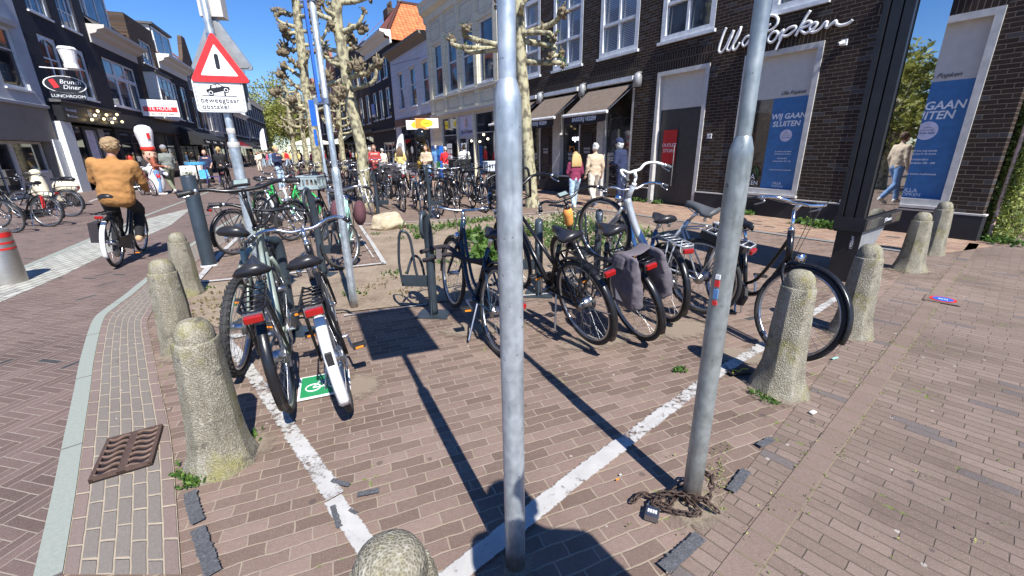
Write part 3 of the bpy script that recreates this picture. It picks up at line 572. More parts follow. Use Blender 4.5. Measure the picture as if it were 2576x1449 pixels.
# script lettering over the shop
SC = [[(4.78, 4.0), (4.81, 3.94), (4.85, 3.83), (4.9, 3.63), (4.89, 3.55), (4.84, 3.52), (4.8, 3.54), (4.72, 3.64), (4.66, 3.79), (4.59, 3.91)], [(4.59, 3.91), (4.63, 3.78), (4.68, 3.65), (4.7, 3.57), (4.66, 3.53), (4.62, 3.54), (4.54, 3.66), (4.46, 3.81), (4.43, 3.95)], [(4.43, 3.93), (4.51, 3.78), (4.56, 3.63), (4.56, 3.54), (4.49, 3.52), (4.41, 3.64)], [(4.19, 3.72), (4.28, 3.72), (4.35, 3.63), (4.31, 3.55), (4.24, 3.59), (4.17, 3.69), (4.18, 3.58), (4.1, 3.6)], [(3.96, 3.93), (3.92, 3.98), (3.83, 4.01), (3.72, 3.98), (3.66, 3.91), (3.66, 3.83), (3.73, 3.76), (3.84, 3.73), (3.9, 3.75)], [(3.78, 3.85), (3.83, 3.82), (3.87, 3.69), (3.92, 3.59), (3.96, 3.52)], [(3.64, 3.69), (3.72, 3.69), (3.78, 3.63), (3.79, 3.56), (3.73, 3.51), (3.66, 3.54), (3.61, 3.63), (3.64, 3.69)], [(3.6, 3.6), (3.51, 3.69), (3.52, 3.58), (3.56, 3.48), (3.61, 3.34)], [(3.56, 3.52), (3.54, 3.59), (3.43, 3.69), (3.32, 3.71), (3.27, 3.67), (3.32, 3.62), (3.41, 3.57), (3.5, 3.58)], [(3.06, 3.92), (3.13, 3.81), (3.2, 3.66), (3.26, 3.53)], [(3.24, 3.6), (3.16, 3.69), (3.08, 3.74), (3.01, 3.71), (3.05, 3.67), (3.15, 3.65), (3.19, 3.64), (3.1, 3.55), (3.02, 3.56), (2.94, 3.6), (2.9, 3.67), (2.96, 3.69), (3.01, 3.64), (3.0, 3.57), (2.95, 3.53), (2.84, 3.56), (2.77, 3.65), (2.73, 3.65), (2.74, 3.6), (2.72, 3.56), (2.66, 3.6), (2.59, 3.64), (2.57, 3.59), (2.5, 3.55), (2.41, 3.55), (2.35, 3.57), (2.32, 3.6)]]
sg = empty('shop_name_sign', (0, 0, 0), 0, 'white handwriting style shop name mounted on the brown brick wall', 'sign'); sg.matrix_world = Rm
b = B(); b2 = B()
for i, st in enumerate(SC):
    P = spline([(x, 0.10 + 0.0007 * i, z) for x, z in st], 4); b.tube(P, 0.026, 8); b2.tube([p + Vector((0, -0.035, 0)) for p in P], 0.024, 6)
b.build('lettering', 'sign_white', sg, smooth=True); b2.build('letter_back', 'sign_black', sg)
# security camera
sc_ = empty('security_camera', (0, 0, 0), 0, 'small white security camera on the brick beside the script sign', 'camera'); sc_.matrix_world = Rm @ Matrix.Translation((2.42, 0, 3.27))
B().bb(-0.05, 0.05, 0, 0.04, -0.05, 0.05).build('mount', 'sign_white', sc_); B().tube([(0, 0.04, 0), (0.04, 0.14, -0.03)], 0.03, 10).build('camera_body', 'sign_white', sc_); B().sph((0.045, 0.15, -0.033), 0.022).build('lens', 'sign_black', sc_)
# bakery fronts
b = B()
for a, c, d, e in [(8.66, 8.95, 0, 3.2), (10.85, 11.28, 0.62, 3.2), (12.04, 12.12, 0, 3.2), (7.45, 7.53, 0, 3.3), (9.75, 9.82, 0.62, 3.2), (13.06, 13.14, 0, 3.2)]: b.bb(a, c, -0.2, 0.0, d, e)
b.bb(9.75, 11.28, -0.15, 0.06, 0.56, 0.62); b.build('bakery_frame', 'shop_frame', r1)
b = B()
for a, c, d in [(7.53, 8.66, 0.02), (9.82, 10.85, 0.62), (12.12, 13.06, 0.02), (13.14, 14.4, 0.02)]: b.bb(a, c, -0.19, -0.17, d, 3.3)
b.build('bakery_glass', 'dark_glass', r1)
for i, x in enumerate((8.35, 10.35, 12.7)):
    text('lettering', 'BAKKERIJ', 0.13, 'poster_white', r1, (x, -0.16, 1.32), (R(90), 0, PI), 0.001, sx=0.8); text('lettering', 'VESSEM', 0.16, 'poster_white', r1, (x, -0.16, 1.17), (R(90), 0, PI), 0.001, sx=0.8)
    B().tube([(x + 0.14 * math.cos(t * PI / 10), -0.158, 1.42 + 0.16 * math.sin(t * PI / 10)) for t in range(11)], 0.012, 5).build('arc_logo', ('rust', 'orange_plastic', 'rust')[i], r1)
text('neon_lettering', 'open', 0.24, 'neon', r1, (10.1, -0.15, 1.85), (R(90), 0, PI), 0.004)
for x, lab in ((9.35, 'black bakery name board on the brick pier left of the right bakery window'), (11.66, 'black bakery name board on the farther brick pier between bakery windows')):
    q = tag(B().bb(-0.22, 0.22, 0, 0.03, 1.0, 1.95).build('name_board', 'sign_black'), lab, 'sign', 'bakery boards'); q.matrix_world = Rm @ Matrix.Translation((x, 0, 0))
    text('lettering', 'BAKKERIJ', 0.085, 'poster_white', q, (0, 0.033, 1.5), (R(90), 0, PI), 0.001, sx=0.85); text('lettering', 'VESSEM', 0.1, 'poster_white', q, (0, 0.033, 1.39), (R(90), 0, PI), 0.001, sx=0.85)
    B().tube([(0.1 * math.cos(t * PI / 10), 0.033, 1.56 + 0.12 * math.sin(t * PI / 10)) for t in range(11)], 0.007, 5).build('arc_logo', 'rust', q)
for i, (a, c) in enumerate(((7.43, 9.31), (9.8, 11.64), (12.15, 14.1))):
    aw = empty('awning', (0, 0, 0), 0, 'brown fabric awning %s' % ('nearest the outlet door over the bakery entrance', 'second from the outlet door over the bakery window', 'farthest along the bakery front, partly behind the trunk')[i], 'awning', 'bakery awnings'); aw.matrix_world = Rm @ Matrix.Translation((a, 0, 0))
    L = c - a
    b = B(); N = 12
    for k in range(2):
        y0, z0, y1, z1 = 0.12, 3.2 - k * 0.012, 1.03, 2.5 - k * 0.012
        b.add([(0.05, y0, z0), (L - 0.05, y0, z0), (L - 0.05, y1, z1), (0.05, y1, z1)], [(0, 1, 2, 3)])
    b.build('canopy', 'awning_brown', aw)
    B().bb(0, L, 0.02, 0.16, 3.28, 3.4).build('cassette', 'window_white', aw); B().tube([(-0.02, 1.05, 2.46), (L + 0.02, 1.05, 2.46)], 0.045, 8).build('front_bar', 'window_white', aw)
    b = B(); 
    for k in range(12):
        x0, x1 = 0.04 + (L - 0.08) * k / 12, 0.04 + (L - 0.08) * (k + 1) / 12; h0 = 0.2 + 0.05 * math.sin(PI * k / 12); h1 = 0.2 + 0.05 * math.sin(PI * (k + 1) / 12)
        b.add([(x0, 1.04, 2.43), (x1, 1.04, 2.43), (x1, 1.02 + 0.02 * (k % 2), 2.43 - h1), (x0, 1.02 + 0.02 * ((k + 1) % 2), 2.43 - h0)], [(0, 1, 2, 3)])
    b.build('valance', 'dark_cloth', aw)
    text('lettering', 'BAKKERIJ VESSEM', 0.16, 'poster_white', aw, (L / 2, 1.065, 2.32), (R(90), 0, PI), 0.001, shear=0.2, sx=0.85, off=0.004)
    for xx in (0.03, L - 0.03): B().tube([(xx, 0.12, 3.1), (xx, 1.02, 2.47)], 0.014, 6).build('arm', 'alloy', aw)
for x, lab in ((7.25, 'grey dome wall light beside the first bakery awning'), (9.55, 'grey dome wall light between the first two bakery awnings'), (11.9, 'grey dome wall light between the last two bakery awnings')):
    q = tag(B().lathe([(0.1, -0.2), (0.12, -0.2), (0.12, 0.05), (0.1, 0.12), (0.05, 0.17), (0, 0.18)], n=14).build('wall_lamp', 'kiosk_grey', smooth=True), lab, 'wall lamp', 'dome lamps over the bakery'); q.matrix_world = Rm @ Matrix.Translation((x, 0.14, 3.28))
    B().bb(-0.03, 0.03, -0.14, 0, 0.16, 0.2).build('bracket', 'kiosk_grey', q)

# ---- R2 cream building
r2 = bld_root('cream_house', RO, RA, 'cream panelled building with tall sash windows and a gift shop below')
c4 = [(15.55, 16.85), (17.3, 18.65), (19.05, 20.35), (20.95, 22.15)]
so_ = [(15.63, 17.6, 0.3, 3.22), (17.7, 19.5, 0.02, 3.22), (19.6, 21.6, 0.3, 3.22)]
wall(r2, 14.9, 22.9, 0, 8.2, [(a, c, 4.37, 6.85) for a, c in c4] + so_, 'cream_render', back=9)
for a, c in c4: window(r2, a, c, 4.37, 6.85, 1, (5.72,), ins=0.12, fw=0.1, bar=0.07); 
mould(r2, 14.85, 22.95, [(-0.1, 8.0), (0.08, 8.0), (0.1, 8.3), (0.3, 8.42), (0.34, 8.7), (0.42, 8.85), (-0.1, 8.85)], 'cream_render')
mould(r2, 14.9, 22.9, [(0, 4.16), (0.12, 4.16), (0.12, 4.24), (0, 4.26)], 'panel_cream', 'sill_course'); mould(r2, 14.9, 22.9, [(0, 3.3), (0.1, 3.3), (0.12, 3.42), (0, 3.45)], 'panel_cream', 'fascia_course')
for x in (15.2, 17.07, 18.85, 20.65, 22.5): B().bb(x - 0.16, x + 0.16, 0, 0.07, 3.46, 8.0).build('pilaster', 'cream_render', r2)
for x, ww in ((16.1, 0.62), (17.95, 0.62), (19.75, 0.62), (21.6, 0.62)):
    for zc, hh in ((3.82, 0.26), (7.42, 0.38)):
        b = B(); b.tube([(x - ww + 0.1, 0.01, zc - hh), (x + ww - 0.1, 0.01, zc - hh), (x + ww - 0.1, 0.01, zc - hh + 0.09), (x + ww, 0.01, zc - hh + 0.09), (x + ww, 0.01, zc + hh - 0.09), (x + ww - 0.1, 0.01, zc + hh - 0.09), (x + ww - 0.1, 0.01, zc + hh), (x - ww + 0.1, 0.01, zc + hh), (x - ww + 0.1, 0.01, zc + hh - 0.09), (x - ww, 0.01, zc + hh - 0.09), (x - ww, 0.01, zc - hh + 0.09), (x - ww + 0.1, 0.01, zc - hh + 0.09)], 0.02, 4, closed=True); b.build('wall_panel', 'panel_cream', r2)
for a, c, d, e in so_:
    if d > 0.1: window(r2, a, c, d, e, 1, (2.3,), fm='panel_cream', gm='dark_glass', fw=0.08, sill=False)
    else:
        window(r2, a, c, 2.15, e, 1, (), fm='panel_cream', gm='poster_pale', fw=0.08, sill=False, name='transom')
        window(r2, a, (a + c) / 2, d, 2.15, 1, (), fm='panel_cream', gm='dark_glass', fw=0.12, sill=False, name='door'); window(r2, (a + c) / 2, c, d, 2.15, 1, (), fm='panel_cream', gm='dark_glass', fw=0.06, sill=False, name='doorway')
text('lettering', 'Sjar & Vivante', 0.3, 'kiosk_black', r2, (18.6, -0.09, 2.4), (R(90), 0, PI), 0.002, shear=0.3, sx=0.75); B().bb(18.5, 18.75, -0.1, -0.085, 2.62, 3.0).build('gift_emblem', 'card_stand', r2)
for x, z in ((16.4, 2.0), (16.8, 2.2), (17.2, 1.9), (18.1, 1.95)): B().sph((x, -0.1, z), 0.05).build('spotlight', 'downlight', r2)

# ---- R3 white building with orange roof behind
r3 = bld_root('white_house', RO, RA, 'low white block-faced building with brown sign band beside the cream one')
c3 = [(22.98, 24.2), (25.1, 26.4), (27.45, 28.65)]
wall(r3, 22.9, 29.85, 0, 7.4, [(a, c, 4.2, 6.4) for a, c in c3] + [(23.3, 25.2, 0.02, 3.1), (25.3, 28.8, 0.3, 3.1)], 'white_render', back=5)
for a, c in c3: window(r3, a, c, 4.2, 6.4, 1, (5.45,), ins=0.15, fw=0.09, bar=0.06, xb=0); 
mould(r3, 22.9, 29.9, [(-0.1, 7.3), (0.08, 7.3), (0.15, 7.45), (0.42, 7.6), (0.45, 7.75), (-0.1, 7.75)], 'gutter_wood', 'eaves_gutter')
B().bb(22.95, 29.8, 0.0, 0.06, 3.15, 3.6).build('sign_band', 'wood_band', r3); text('lettering', 'Behangwarenhuis Van Vuure', 0.26, 'sign_black', r3, (26.6, 0.065, 3.38), (R(90), 0, PI), 0.002, sx=0.9)
window(r3, 25.3, 28.8, 0.3, 3.1, 2, (2.3,), fm='charcoal_paint', gm='dark_glass', fw=0.1, sill=False); B().bb(23.3, 25.2, -0.15, -0.1, 0.02, 3.1).build('dark_panel', 'charcoal_paint', r3)
b = B(); b.tube([(24.3 + 0.45 * math.cos(t * PI / 10), -0.09, 1.3 + 0.9 * math.sin(t * PI / 10)) for t in range(11)], 0.03, 5); b.build('arch_logo', 'poster_white', r3)
roof_faces(r3, [[(22.9, -0.05, 7.75), (29.9, -0.05, 7.75), (29.9, -2.5, 9.0), (22.9, -2.5, 9.0)]], 'grey_tiles')
# ---- R4 black house
r4 = bld_root('black_house', RO, RA, 'black painted three storey house with heavy white cornice')
o4 = [(30.6, 31.7), (32.4, 33.5), (34.2, 35.3)]
wall(r4, 29.85, 36.0, 0, 8.5, [(a, c, z0, z1) for a, c in o4 for z0, z1 in ((3.9, 5.9), (6.5, 8.0))] + [(30.5, 33.6, 0.6, 2.2)], 'charcoal_brick', back=6)
for a, c in o4:
    window(r4, a, c, 3.9, 5.9, 1, (5.2,), fw=0.1); window(r4, a, c, 6.5, 8.0, 1, (7.4,), fw=0.1)
window(r4, 30.5, 33.6, 0.6, 2.2, 3, (1.6,), gm='dark_glass', fw=0.1); mould(r4, 29.2, 36.1, corn_prof(8.35, 9.1, 0.7), 'white_wall'); mould(r4, 29.85, 36, [(0, 3.0), (0.12, 3.0), (0.14, 3.12), (0, 3.14)], 'slate', 'fascia_course')
q = tag(B().bb(-0.45, 0.45, 0, 0.04, -0.4, 0.4).build('hanging_sign', 'sign_blue'), 'small blue and white agency board between the windows of the black house', 'sign'); q.matrix_world = Rm @ Matrix.Translation((34.9, 0.1, 4.7)); B().bb(-0.45, 0.45, 0.041, 0.05, -0.55, -0.38).build('white_strip', 'sign_white', q)
Pf, Pb = (32.4, -1.9, 11.7), (32.4, -10.5, 11.7)
roof_faces(r4, [[(29.3, 0.3, 9.0), (36.2, 0.3, 9.0), Pf], [(36.2, 0.3, 9.0), (36.2, -10.5, 9.0), Pb, Pf]], 'red_tiles'); roof_faces(r4, [[(29.3, -10.5, 8.2), (29.3, 0.3, 8.6), Pf, Pb]], 'orange_tiles'); B().tube([(29.3, 0.3, 8.7), Pf], 0.12, 6).build('hip_tiles', 'red_tiles', r4); B().tube([Pf, Pb], 0.12, 6).build('ridge_tiles', 'red_tiles', r4); B().lathe([(0.2, 0), (0.14, 0.2), (0.05, 0.3), (0.06, 0.6), (0, 0.75)], Pf).build('finial', 'slate', r4)  # one roof: sunlight on the side slope is put into its brighter orange tiles
ch = B().bb(37.0, 38.2, -3.2, -2.4, 9, 12.6); [ch.tube([(37.2 + 0.27 * i, -2.8, 12.6), (37.2 + 0.27 * i, -2.8, 13.1)], 0.09, 8) for i in range(4)]
ch.build('chimney', 'old_brick', r4)
# ---- R5.. farther right-hand houses
def simple_house(name, O, A, x0, x1, h, wm, cols, floors, lab, side=1, gf='dark_glass', corn='white_wall', roof=None, fm='window_white', back=7, awn=None, gable=False):
    r = bld_root(name, O, A, lab); n = cols; wd = (x1 - x0) / n; ops = []
    for f0, f1 in floors:
        for i in range(n): c_ = x0 + wd * (i + 0.5); ops.append((c_ - wd * 0.28, c_ + wd * 0.28, f0, f1))
    g_ = (x0 + 0.4, x1 - 0.4, 0.15, 2.9)
    wall(r, x0, x1, 0, h, ops + [g_], wm, back=back)
    for o in ops: window(r, *o, 1, ((o[2] * 0.35 + o[3] * 0.65),), fm=fm, fw=0.09)
    window(r, *g_, 3, (2.3,), fm='charcoal_paint', gm=gf, fw=0.12, sill=False, name='shop_front')
    mould(r, x0 - 0.1, x1 + 0.1, [(0, 3.0), (0.15, 3.0), (0.18, 3.3), (0, 3.32)], 'charcoal_paint' if side else 'slate', 'fascia')
    if corn: mould(r, x0 - 0.12, x1 + 0.12, corn_prof(h - 0.5, h, 0.5), corn)
    if roof: roof_faces(r, [[(x0, 0.1, h), (x1, 0.1, h), (x1, -back / 2, h + 3.2), (x0, -back / 2, h + 3.2)]], roof)
    if gable: b = B(); b.prism([(x0, h), (x1, h), (x1 - wd * 0.3, h + 0.6), ((x0 + x1) / 2 + 0.5, h + 2.4), ((x0 + x1) / 2 - 0.5, h + 2.4), (x0 + wd * 0.3, h + 0.6)], -0.3, 0.0); b.build('gable', wm, r)
    if awn: 
        b = B(); b.add([(x0 + 0.3, 0.05, 3.2), (x1 - 0.3, 0.05, 3.2), (x1 - 0.3, 1.4, 2.4), (x0 + 0.3, 1.4, 2.4), (x0 + 0.3, 1.4, 2.15), (x1 - 0.3, 1.4, 2.15)], [(0, 1, 2, 3), (3, 2, 5, 4)]); b.build('awning', awn, r)
    return r
simple_house('brick_house', RO, RA, 36.0, 42.5, 9.8, 'old_brick', 3, [(3.8, 6.0), (6.8, 8.8)], 'tall dark brick house next to the black one on the right side', corn=None, roof='red_tiles')
simple_house('brick_house', RO, RA, 42.5, 48.5, 10.2, 'charcoal_brick', 3, [(3.8, 6.0), (6.8, 8.8)], 'narrow dark house with tall windows behind the nearest pollard trunk', roof='red_tiles', awn='awning_black')
simple_house('gabled_house', RO, RA, 48.5, 54.5, 9.6, 'red_brick', 2, [(3.8, 6.0), (6.8, 8.6)], 'orange brick gabled house seen between the two pollard trees', corn=None, gable=True, roof='orange_tiles')
simple_house('brick_house', RO, RA, 54.5, 62, 9.0, 'old_brick', 3, [(3.8, 5.8), (6.6, 8.2)], 'brown house with white window frames farther down the right side', roof='red_tiles')
simple_house('gabled_house', RO, RA, 62, 69, 8.6, 'red_brick', 3, [(3.8, 5.8), (6.6, 8.0)], 'last reddish house visible down the right side of the street', gable=True)
for i, (x0, x1, h, m) in enumerate([(30, 37, 9.5, 'white_wall'), (37, 44, 8.5, 'panel_cream')]):
    pass
# far white terrace across the end of the street
FO, FA = Vector((-27, 118, 0)), R(205)
for i in range(4):
    simple_house('terrace_house', FO, FA, -16 + i * 8, -8 + i * 8, 8.5 + (i % 2), 'white_wall', 6, [(3.6, 5.4), (6.0, 7.8)], 'pale terrace house far down the street, %s from the left' % ('first', 'second', 'third', 'fourth')[3 - i], corn=None, roof='grey_tiles')

# ---- LEFT row: s is measured away from the camera; local x = -s
Lm = Matrix.Translation(LO) @ Matrix.Rotation(LA, 4, 'Z')
def lw(r, s0, s1, z0, z1, *a, **k): return window(r, -s1, -s0, z0, z1, *a, **k)
l1 = bld_root('grey_house', LO, LA, 'pale grey rendered house with beige shopfront at the left edge')
wall(l1, -1.3, 9.0, 3.48, 11, [(-0.6, 0.95, 4.0, 6.2), (2.3, 4.0, 4.0, 6.2), (-0.5, 0.9, 7.4, 9.6)], 'grey_render', back=9)
wall(l1, -1.3, 9.0, 0, 3.48, [(-0.77, 6.5, 0.02, 2.12)], 'beige_render', back=9, dep=0.35, name='shop_wall')
window(l1, -0.6, 0.95, 4.0, 6.2, 1, (5.4,), gm='dark_glass', ins=0.12, fw=0.12); window(l1, 2.3, 4.0, 4.0, 6.2, 1, (5.4,), gm='dark_glass', fw=0.12); window(l1, -0.5, 0.9, 7.4, 9.6, 1, (8.6,), fw=0.12)
mould(l1, -0.75, 1.1, [(0, 6.25), (0.14, 6.25), (0.2, 6.42), (0, 6.42)], 'grey_render', 'hood_mould'); mould(l1, -1.3, 9, [(0, 3.42), (0.08, 3.42), (0.1, 3.52), (0, 3.55)], 'grey_render', 'string_course')
window(l1, -0.6, 1.3, 0.05, 2.1, 1, (), fm='shop_frame', gm='dark_glass', ins=0.3, fw=0.09, sill=False, name='shop_front'); window(l1, 1.3, 3.2, 0.05, 2.1, 2, (), fm='shop_frame', gm='dark_glass', ins=0.3, fw=0.12, sill=False, name='shop_front'); window(l1, 3.2, 6.5, 0.05, 2.1, 2, (), fm='shop_frame', gm='dark_glass', ins=0.3, fw=0.1, sill=False, name='shop_front')
B().bb(-0.55, 0.35, -0.24, -0.2, 0.1, 1.0).build('door_panel', 'panel_cream', l1); B().bb(-1.29, -0.8, 0.0, 0.06, 0, 2.2).build('pillar', 'white_wall', l1)
l2 = bld_root('lunchroom_house', LO, LA, 'charcoal painted brick house with arched white windows and lunchroom below')
aw_ = [(2.3, 3.75), (4.7, 6.2)]
wall(l2, -7.35, -1.3, 0, 11.5, [(-c, -a, 4.18, 6.45) for a, c in aw_] + [(-c, -a, 7.26, 9.5) for a, c in ((2.25, 3.95), (4.8, 6.4))] + [(-7.1, -2.0, 0.02, 3.0)], 'charcoal_brick', back=9)
for a, c in aw_:
    lw(l2, a, c, 4.18, 6.45, 2, (5.55,), gm='dark_glass', ins=0.1, fw=0.14, bar=0.06)
    xc = -(a + c) / 2; rr = (c - a) / 2 - 0.1
    b = B(); b.prism([(xc - rr - 0.05, 6.42)] + [(xc - rr * math.cos(t * PI / 10), 6.0 + 0.3 * math.sin(t * PI / 10)) for t in range(11)] + [(xc + rr + 0.05, 6.42)], -0.1, -0.05); b.build('arch_head', 'window_white', l2)
for a, c in ((2.25, 3.95), (4.8, 6.4)): lw(l2, a, c, 7.26, 9.5, 3, (8.0, 8.7), fw=0.12, bar=0.05)
lw(l2, 2.3, 3.9, 0.3, 2.9, 1, (), fm='charcoal_paint', gm='dark_glass', sill=False, name='shop_front'); lw(l2, 3.9, 5.3, 0.02, 2.9, 1, (), fm='charcoal_paint', gm='dark_glass', sill=False, name='shop_front', fw=0.18); lw(l2, 5.3, 7.1, 0.3, 2.9, 1, (), fm='charcoal_paint', gm='dark_glass', sill=False, name='shop_front')
B().bb(-2.2, -1.35, -0.1, 0.25, 0, 2.95).build('pillar', 'white_wall', l2); B().bb(-4.9, -4.0, -0.12, -0.08, 1.2, 2.9).build('banner', 'poster_pale', l2); B().bb(-6.0, -5.0, -0.12, -0.08, 1.2, 2.9).build('banner', 'kiosk_grey', l2)
B().bb(-7.3, -1.6, 0.0, 0.35, 2.98, 3.72).build('fascia_board', 'sign_black', l2); mould(l2, -7.4, -1.5, [(0, 3.72), (0.42, 3.72), (0.45, 3.8), (0, 3.86)], 'slate', 'fascia_course')
text('lettering', 'Brunch', 0.4, 'poster_white', l2, (-4.3, 0.36, 3.4), (R(90), 0, PI), 0.004); text('lettering', 'Lunch', 0.4, 'poster_white', l2, (-6.1, 0.36, 3.35), (R(90), 0, PI), 0.004); text('lettering', 'Eet smakelijk', 0.17, 'poster_white', l2, (-2.3, 0.36, 3.45), (R(90), 0, PI), 0.004); text('lettering', 'Brunchroom', 0.16, 'poster_white', l2, (-2.3, 0.36, 3.2), (R(90), 0, PI), 0.004)
for i in range(9): B().sph((-3.6 - 0.42 * i, 0.5, 3.15 + 0.22 * ((i * 37) % 5) / 2), 0.065).build('bulb', 'bulb', l2)
for s0, lab in ((0, 'black oval lunchroom sign with white outline projecting from the charcoal house'),):
    q = empty('oval_sign', (0, 0, 0), 0, lab, 'sign'); q.matrix_world = Matrix.Translation(atY(164, 213, 17.6)) @ Matrix.Rotation(R(-135), 4, 'Z') @ Matrix.Scale(0.6, 4)
    el = lambda k: [(k * 0.98 * math.cos(i * PI / 16), k * 0.5 * math.sin(i * PI / 16)) for i in range(32)]
    B().prism(el(1.0), -0.05, 0.05).build('rim', 'sign_white', q); B().prism(el(0.93), -0.06, 0.06).build('face', 'sign_black', q); B().bb(-0.8, 0.8, -0.05, 0.05, -0.85, -0.4).build('lower_board', 'sign_black', q)
    text('lettering', 'LUNCHROOM', 0.24, 'poster_white', q, (0, 0.065, -0.68), (R(90), 0, PI), 0.002); text('lettering', 'Brunch', 0.34, 'poster_white', q, (-0.25, 0.065, 0.15), (R(90), 0, PI), 0.002, shear=0.2); text('lettering', 'Diner', 0.34, 'poster_white', q, (-0.25, 0.065, -0.15), (R(90), 0, PI), 0.002, shear=0.2)
    B().box((0.5, 0.07, 0.02), (0.26, 0.02, 0.5), rot=Matrix.Rotation(0.35, 3, 'Y')).build('red_emblem', 'sign_red', q)
    B().tube([(0.9, -0.0, 0.9), (-0.9, 0.0, 0.9), (-1.0, 0, 1.0), (-0.6, 0, 1.15)], 0.035, 6).build('bracket', 'sign_white', q)
q = tag(B().lathe([(0.0, -0.45), (0.27, -0.45), (0.27, -0.28), (0.24, -0.28), (0.33, 0.3), (0.36, 0.36), (0.3, 0.46), (0, 0.5)], n=18).build('chef_hat_sign', 'sign_white'), 'white ribbed chef hat model on the bracket above the oval lunchroom sign', 'sign'); q.matrix_world = Matrix.Translation(atY(174, 146, 17.6)) @ Matrix.Scale(0.78, 4)
l3 = bld_root('cornice_house', LO, LA, 'dark house with broad white cornice, big four-light window and roof dormer')
wall(l3, -13.1, -7.35, 0, 7.3, [(-12.45, -8.1, 4.17, 6.62), (-12.8, -7.6, 0.3, 2.9)], 'charcoal_brick', back=9)
lw(l3, 8.1, 12.45, 4.17, 6.62, 3, (5.75,), fw=0.1, bar=0.2); mould(l3, -13.3, -7.3, corn_prof(7.1, 7.95, 0.75), 'panel_cream'); lw(l3, 7.6, 12.8, 0.3, 2.9, 3, (2.2,), fm='charcoal_paint', gm='dark_glass', fw=0.1, sill=False, name='shop_front')
mould(l3, -13.1, -7.35, [(0, 3.0), (0.1, 3.0), (0.1, 3.75), (0, 3.75)], 'charcoal_paint', 'fascia')
roof_faces(l3, [[(-13.1, 0.3, 7.95), (-7.35, 0.3, 7.95), (-7.35, -3.5, 12.2), (-13.1, -3.5, 12.2)]], 'grey_tiles')
def dormer(r, s0, s1, z0, z1, y=-0.2, d=2.6, nx=2):
    b = B().bb(-s1, -s0, y - d, y - 0.02, z0, z1); b.build('dormer', 'white_wall', r); window(r, -s1 + 0.1, -s0 - 0.1, z0 + 0.1, z1 - 0.1, nx, (), y=y + 0.08, ins=0.0, sill=False, fw=0.1); B().bb(-s1 - 0.2, -s0 + 0.2, y - d, y + 0.25, z1, z1 + 0.14).build('dormer_roof', 'slate', r)
dormer(l3, 8.3, 11.3, 8.2, 10.4, y=-0.3)
l4 = bld_root('brown_gable_house', LO, LA, 'narrow old brown brick house with flat top and projecting bay window')
wall(l4, -17.7, -13.1, 0, 9.9, [(-16.9, -14.6, 7.4, 8.85), (-17.4, -13.4, 0.3, 2.9)], 'old_brick', back=9); lw(l4, 14.6, 16.9, 7.4, 8.85, 4, (), fw=0.08)
B().bb(-17.0, -13.9, 0, 0.6, 3.9, 6.75).build('bay', 'white_wall', l4); window(l4, -16.9, -14.0, 4.4, 6.6, 3, (5.8,), y=0.66, ins=0.0, fw=0.1, sill=False, gm='dark_glass'); mould(l4, -17.1, -13.8, [(0, 6.75), (0.75, 6.75), (0.75, 6.85), (0, 7.1)], 'slate', 'bay_roof')
lw(l4, 13.4, 17.4, 0.3, 2.9, 2, (2.2,), fm='charcoal_paint', gm='dark_glass', fw=0.1, sill=False, name='shop_front'); B().bb(-17.7, -13.1, 0, 0.08, 3.0, 3.7).build('fascia', 'charcoal_paint', l4)
q = empty('letting_sign', (0, 0, 0), 0, 'white and red to-let board hung in front of the bay window', 'sign'); q.matrix_world = Matrix.Translation(atY(403, 272, 29)) @ Matrix.Rotation(R(-142), 4, 'Z') @ Matrix.Scale(0.74, 4)
B().bb(-1.25, 1.25, -0.03, 0.03, -0.65, 0.65).build('board', 'sign_white', q); B().bb(-1.15, 1.15, 0.031, 0.04, -0.3, 0.1).build('red_band', 'sign_red', q); text('lettering', 'TE HUUR', 0.38, 'poster_white', q, (0, 0.045, -0.05), (R(90), 0, PI), 0.002); text('lettering', '020 - 34 22 444', 0.26, 'sign_black', q, (0, 0.035, -0.47), (R(90), 0, PI), 0.002); text('lettering', 'KAMERLING', 0.26, 'kiosk_grey', q, (0, 0.035, 0.45), (R(90), 0, PI), 0.002); text('lettering', 'MAKELAARS', 0.22, 'kiosk_grey', q, (0, 0.035, 0.22), (R(90), 0, PI), 0.002)
b = B(); b.tube([(-1.35, 0, -0.7), (-1.35, 0, 0.75), (1.35, 0, 0.75), (1.35, 0, -0.7)], 0.025, 6); b.build('sign_frame', 'kiosk_black', q)
l5 = bld_root('dormer_house', LO, LA, 'charcoal house with white cornice and large white dormer left of the warning sign')
wall(l5, -24.3, -17.7, 0, 7.8, [(-20.9, -19.3, 4.2, 6.9), (-23.3, -21.8, 4.2, 6.9), (-24, -18, 0.3, 2.9)], 'charcoal_brick', back=9); lw(l5, 19.3, 20.9, 4.2, 6.9, 1, (6.0,), fw=0.12); lw(l5, 21.8, 23.3, 4.2, 6.9, 1, (6.0,), fw=0.12)
mould(l5, -24.5, -17.6, corn_prof(7.55, 8.5, 0.8), 'white_wall'); lw(l5, 18, 24, 0.3, 2.9, 3, (2.2,), fm='charcoal_paint', gm='dark_glass', fw=0.1, sill=False, name='shop_front'); B().bb(-24.3, -17.7, 0, 0.08, 3.0, 3.7).build('fascia', 'charcoal_paint', l5)
roof_faces(l5, [[(-24.3, 0.2, 8.5), (-17.7, 0.2, 8.5), (-17.7, -3.5, 12.0), (-24.3, -3.5, 12.0)]], 'orange_tiles'); dormer(l5, 18.0, 22.0, 8.5, 10.4, y=-0.1)
aw = empty('awning', (0, 0, 0), 0, 'black box awning with white lettering over the shop behind the rollator', 'awning'); aw.matrix_world = Lm @ Matrix.Translation((-22.5, 0, 0))
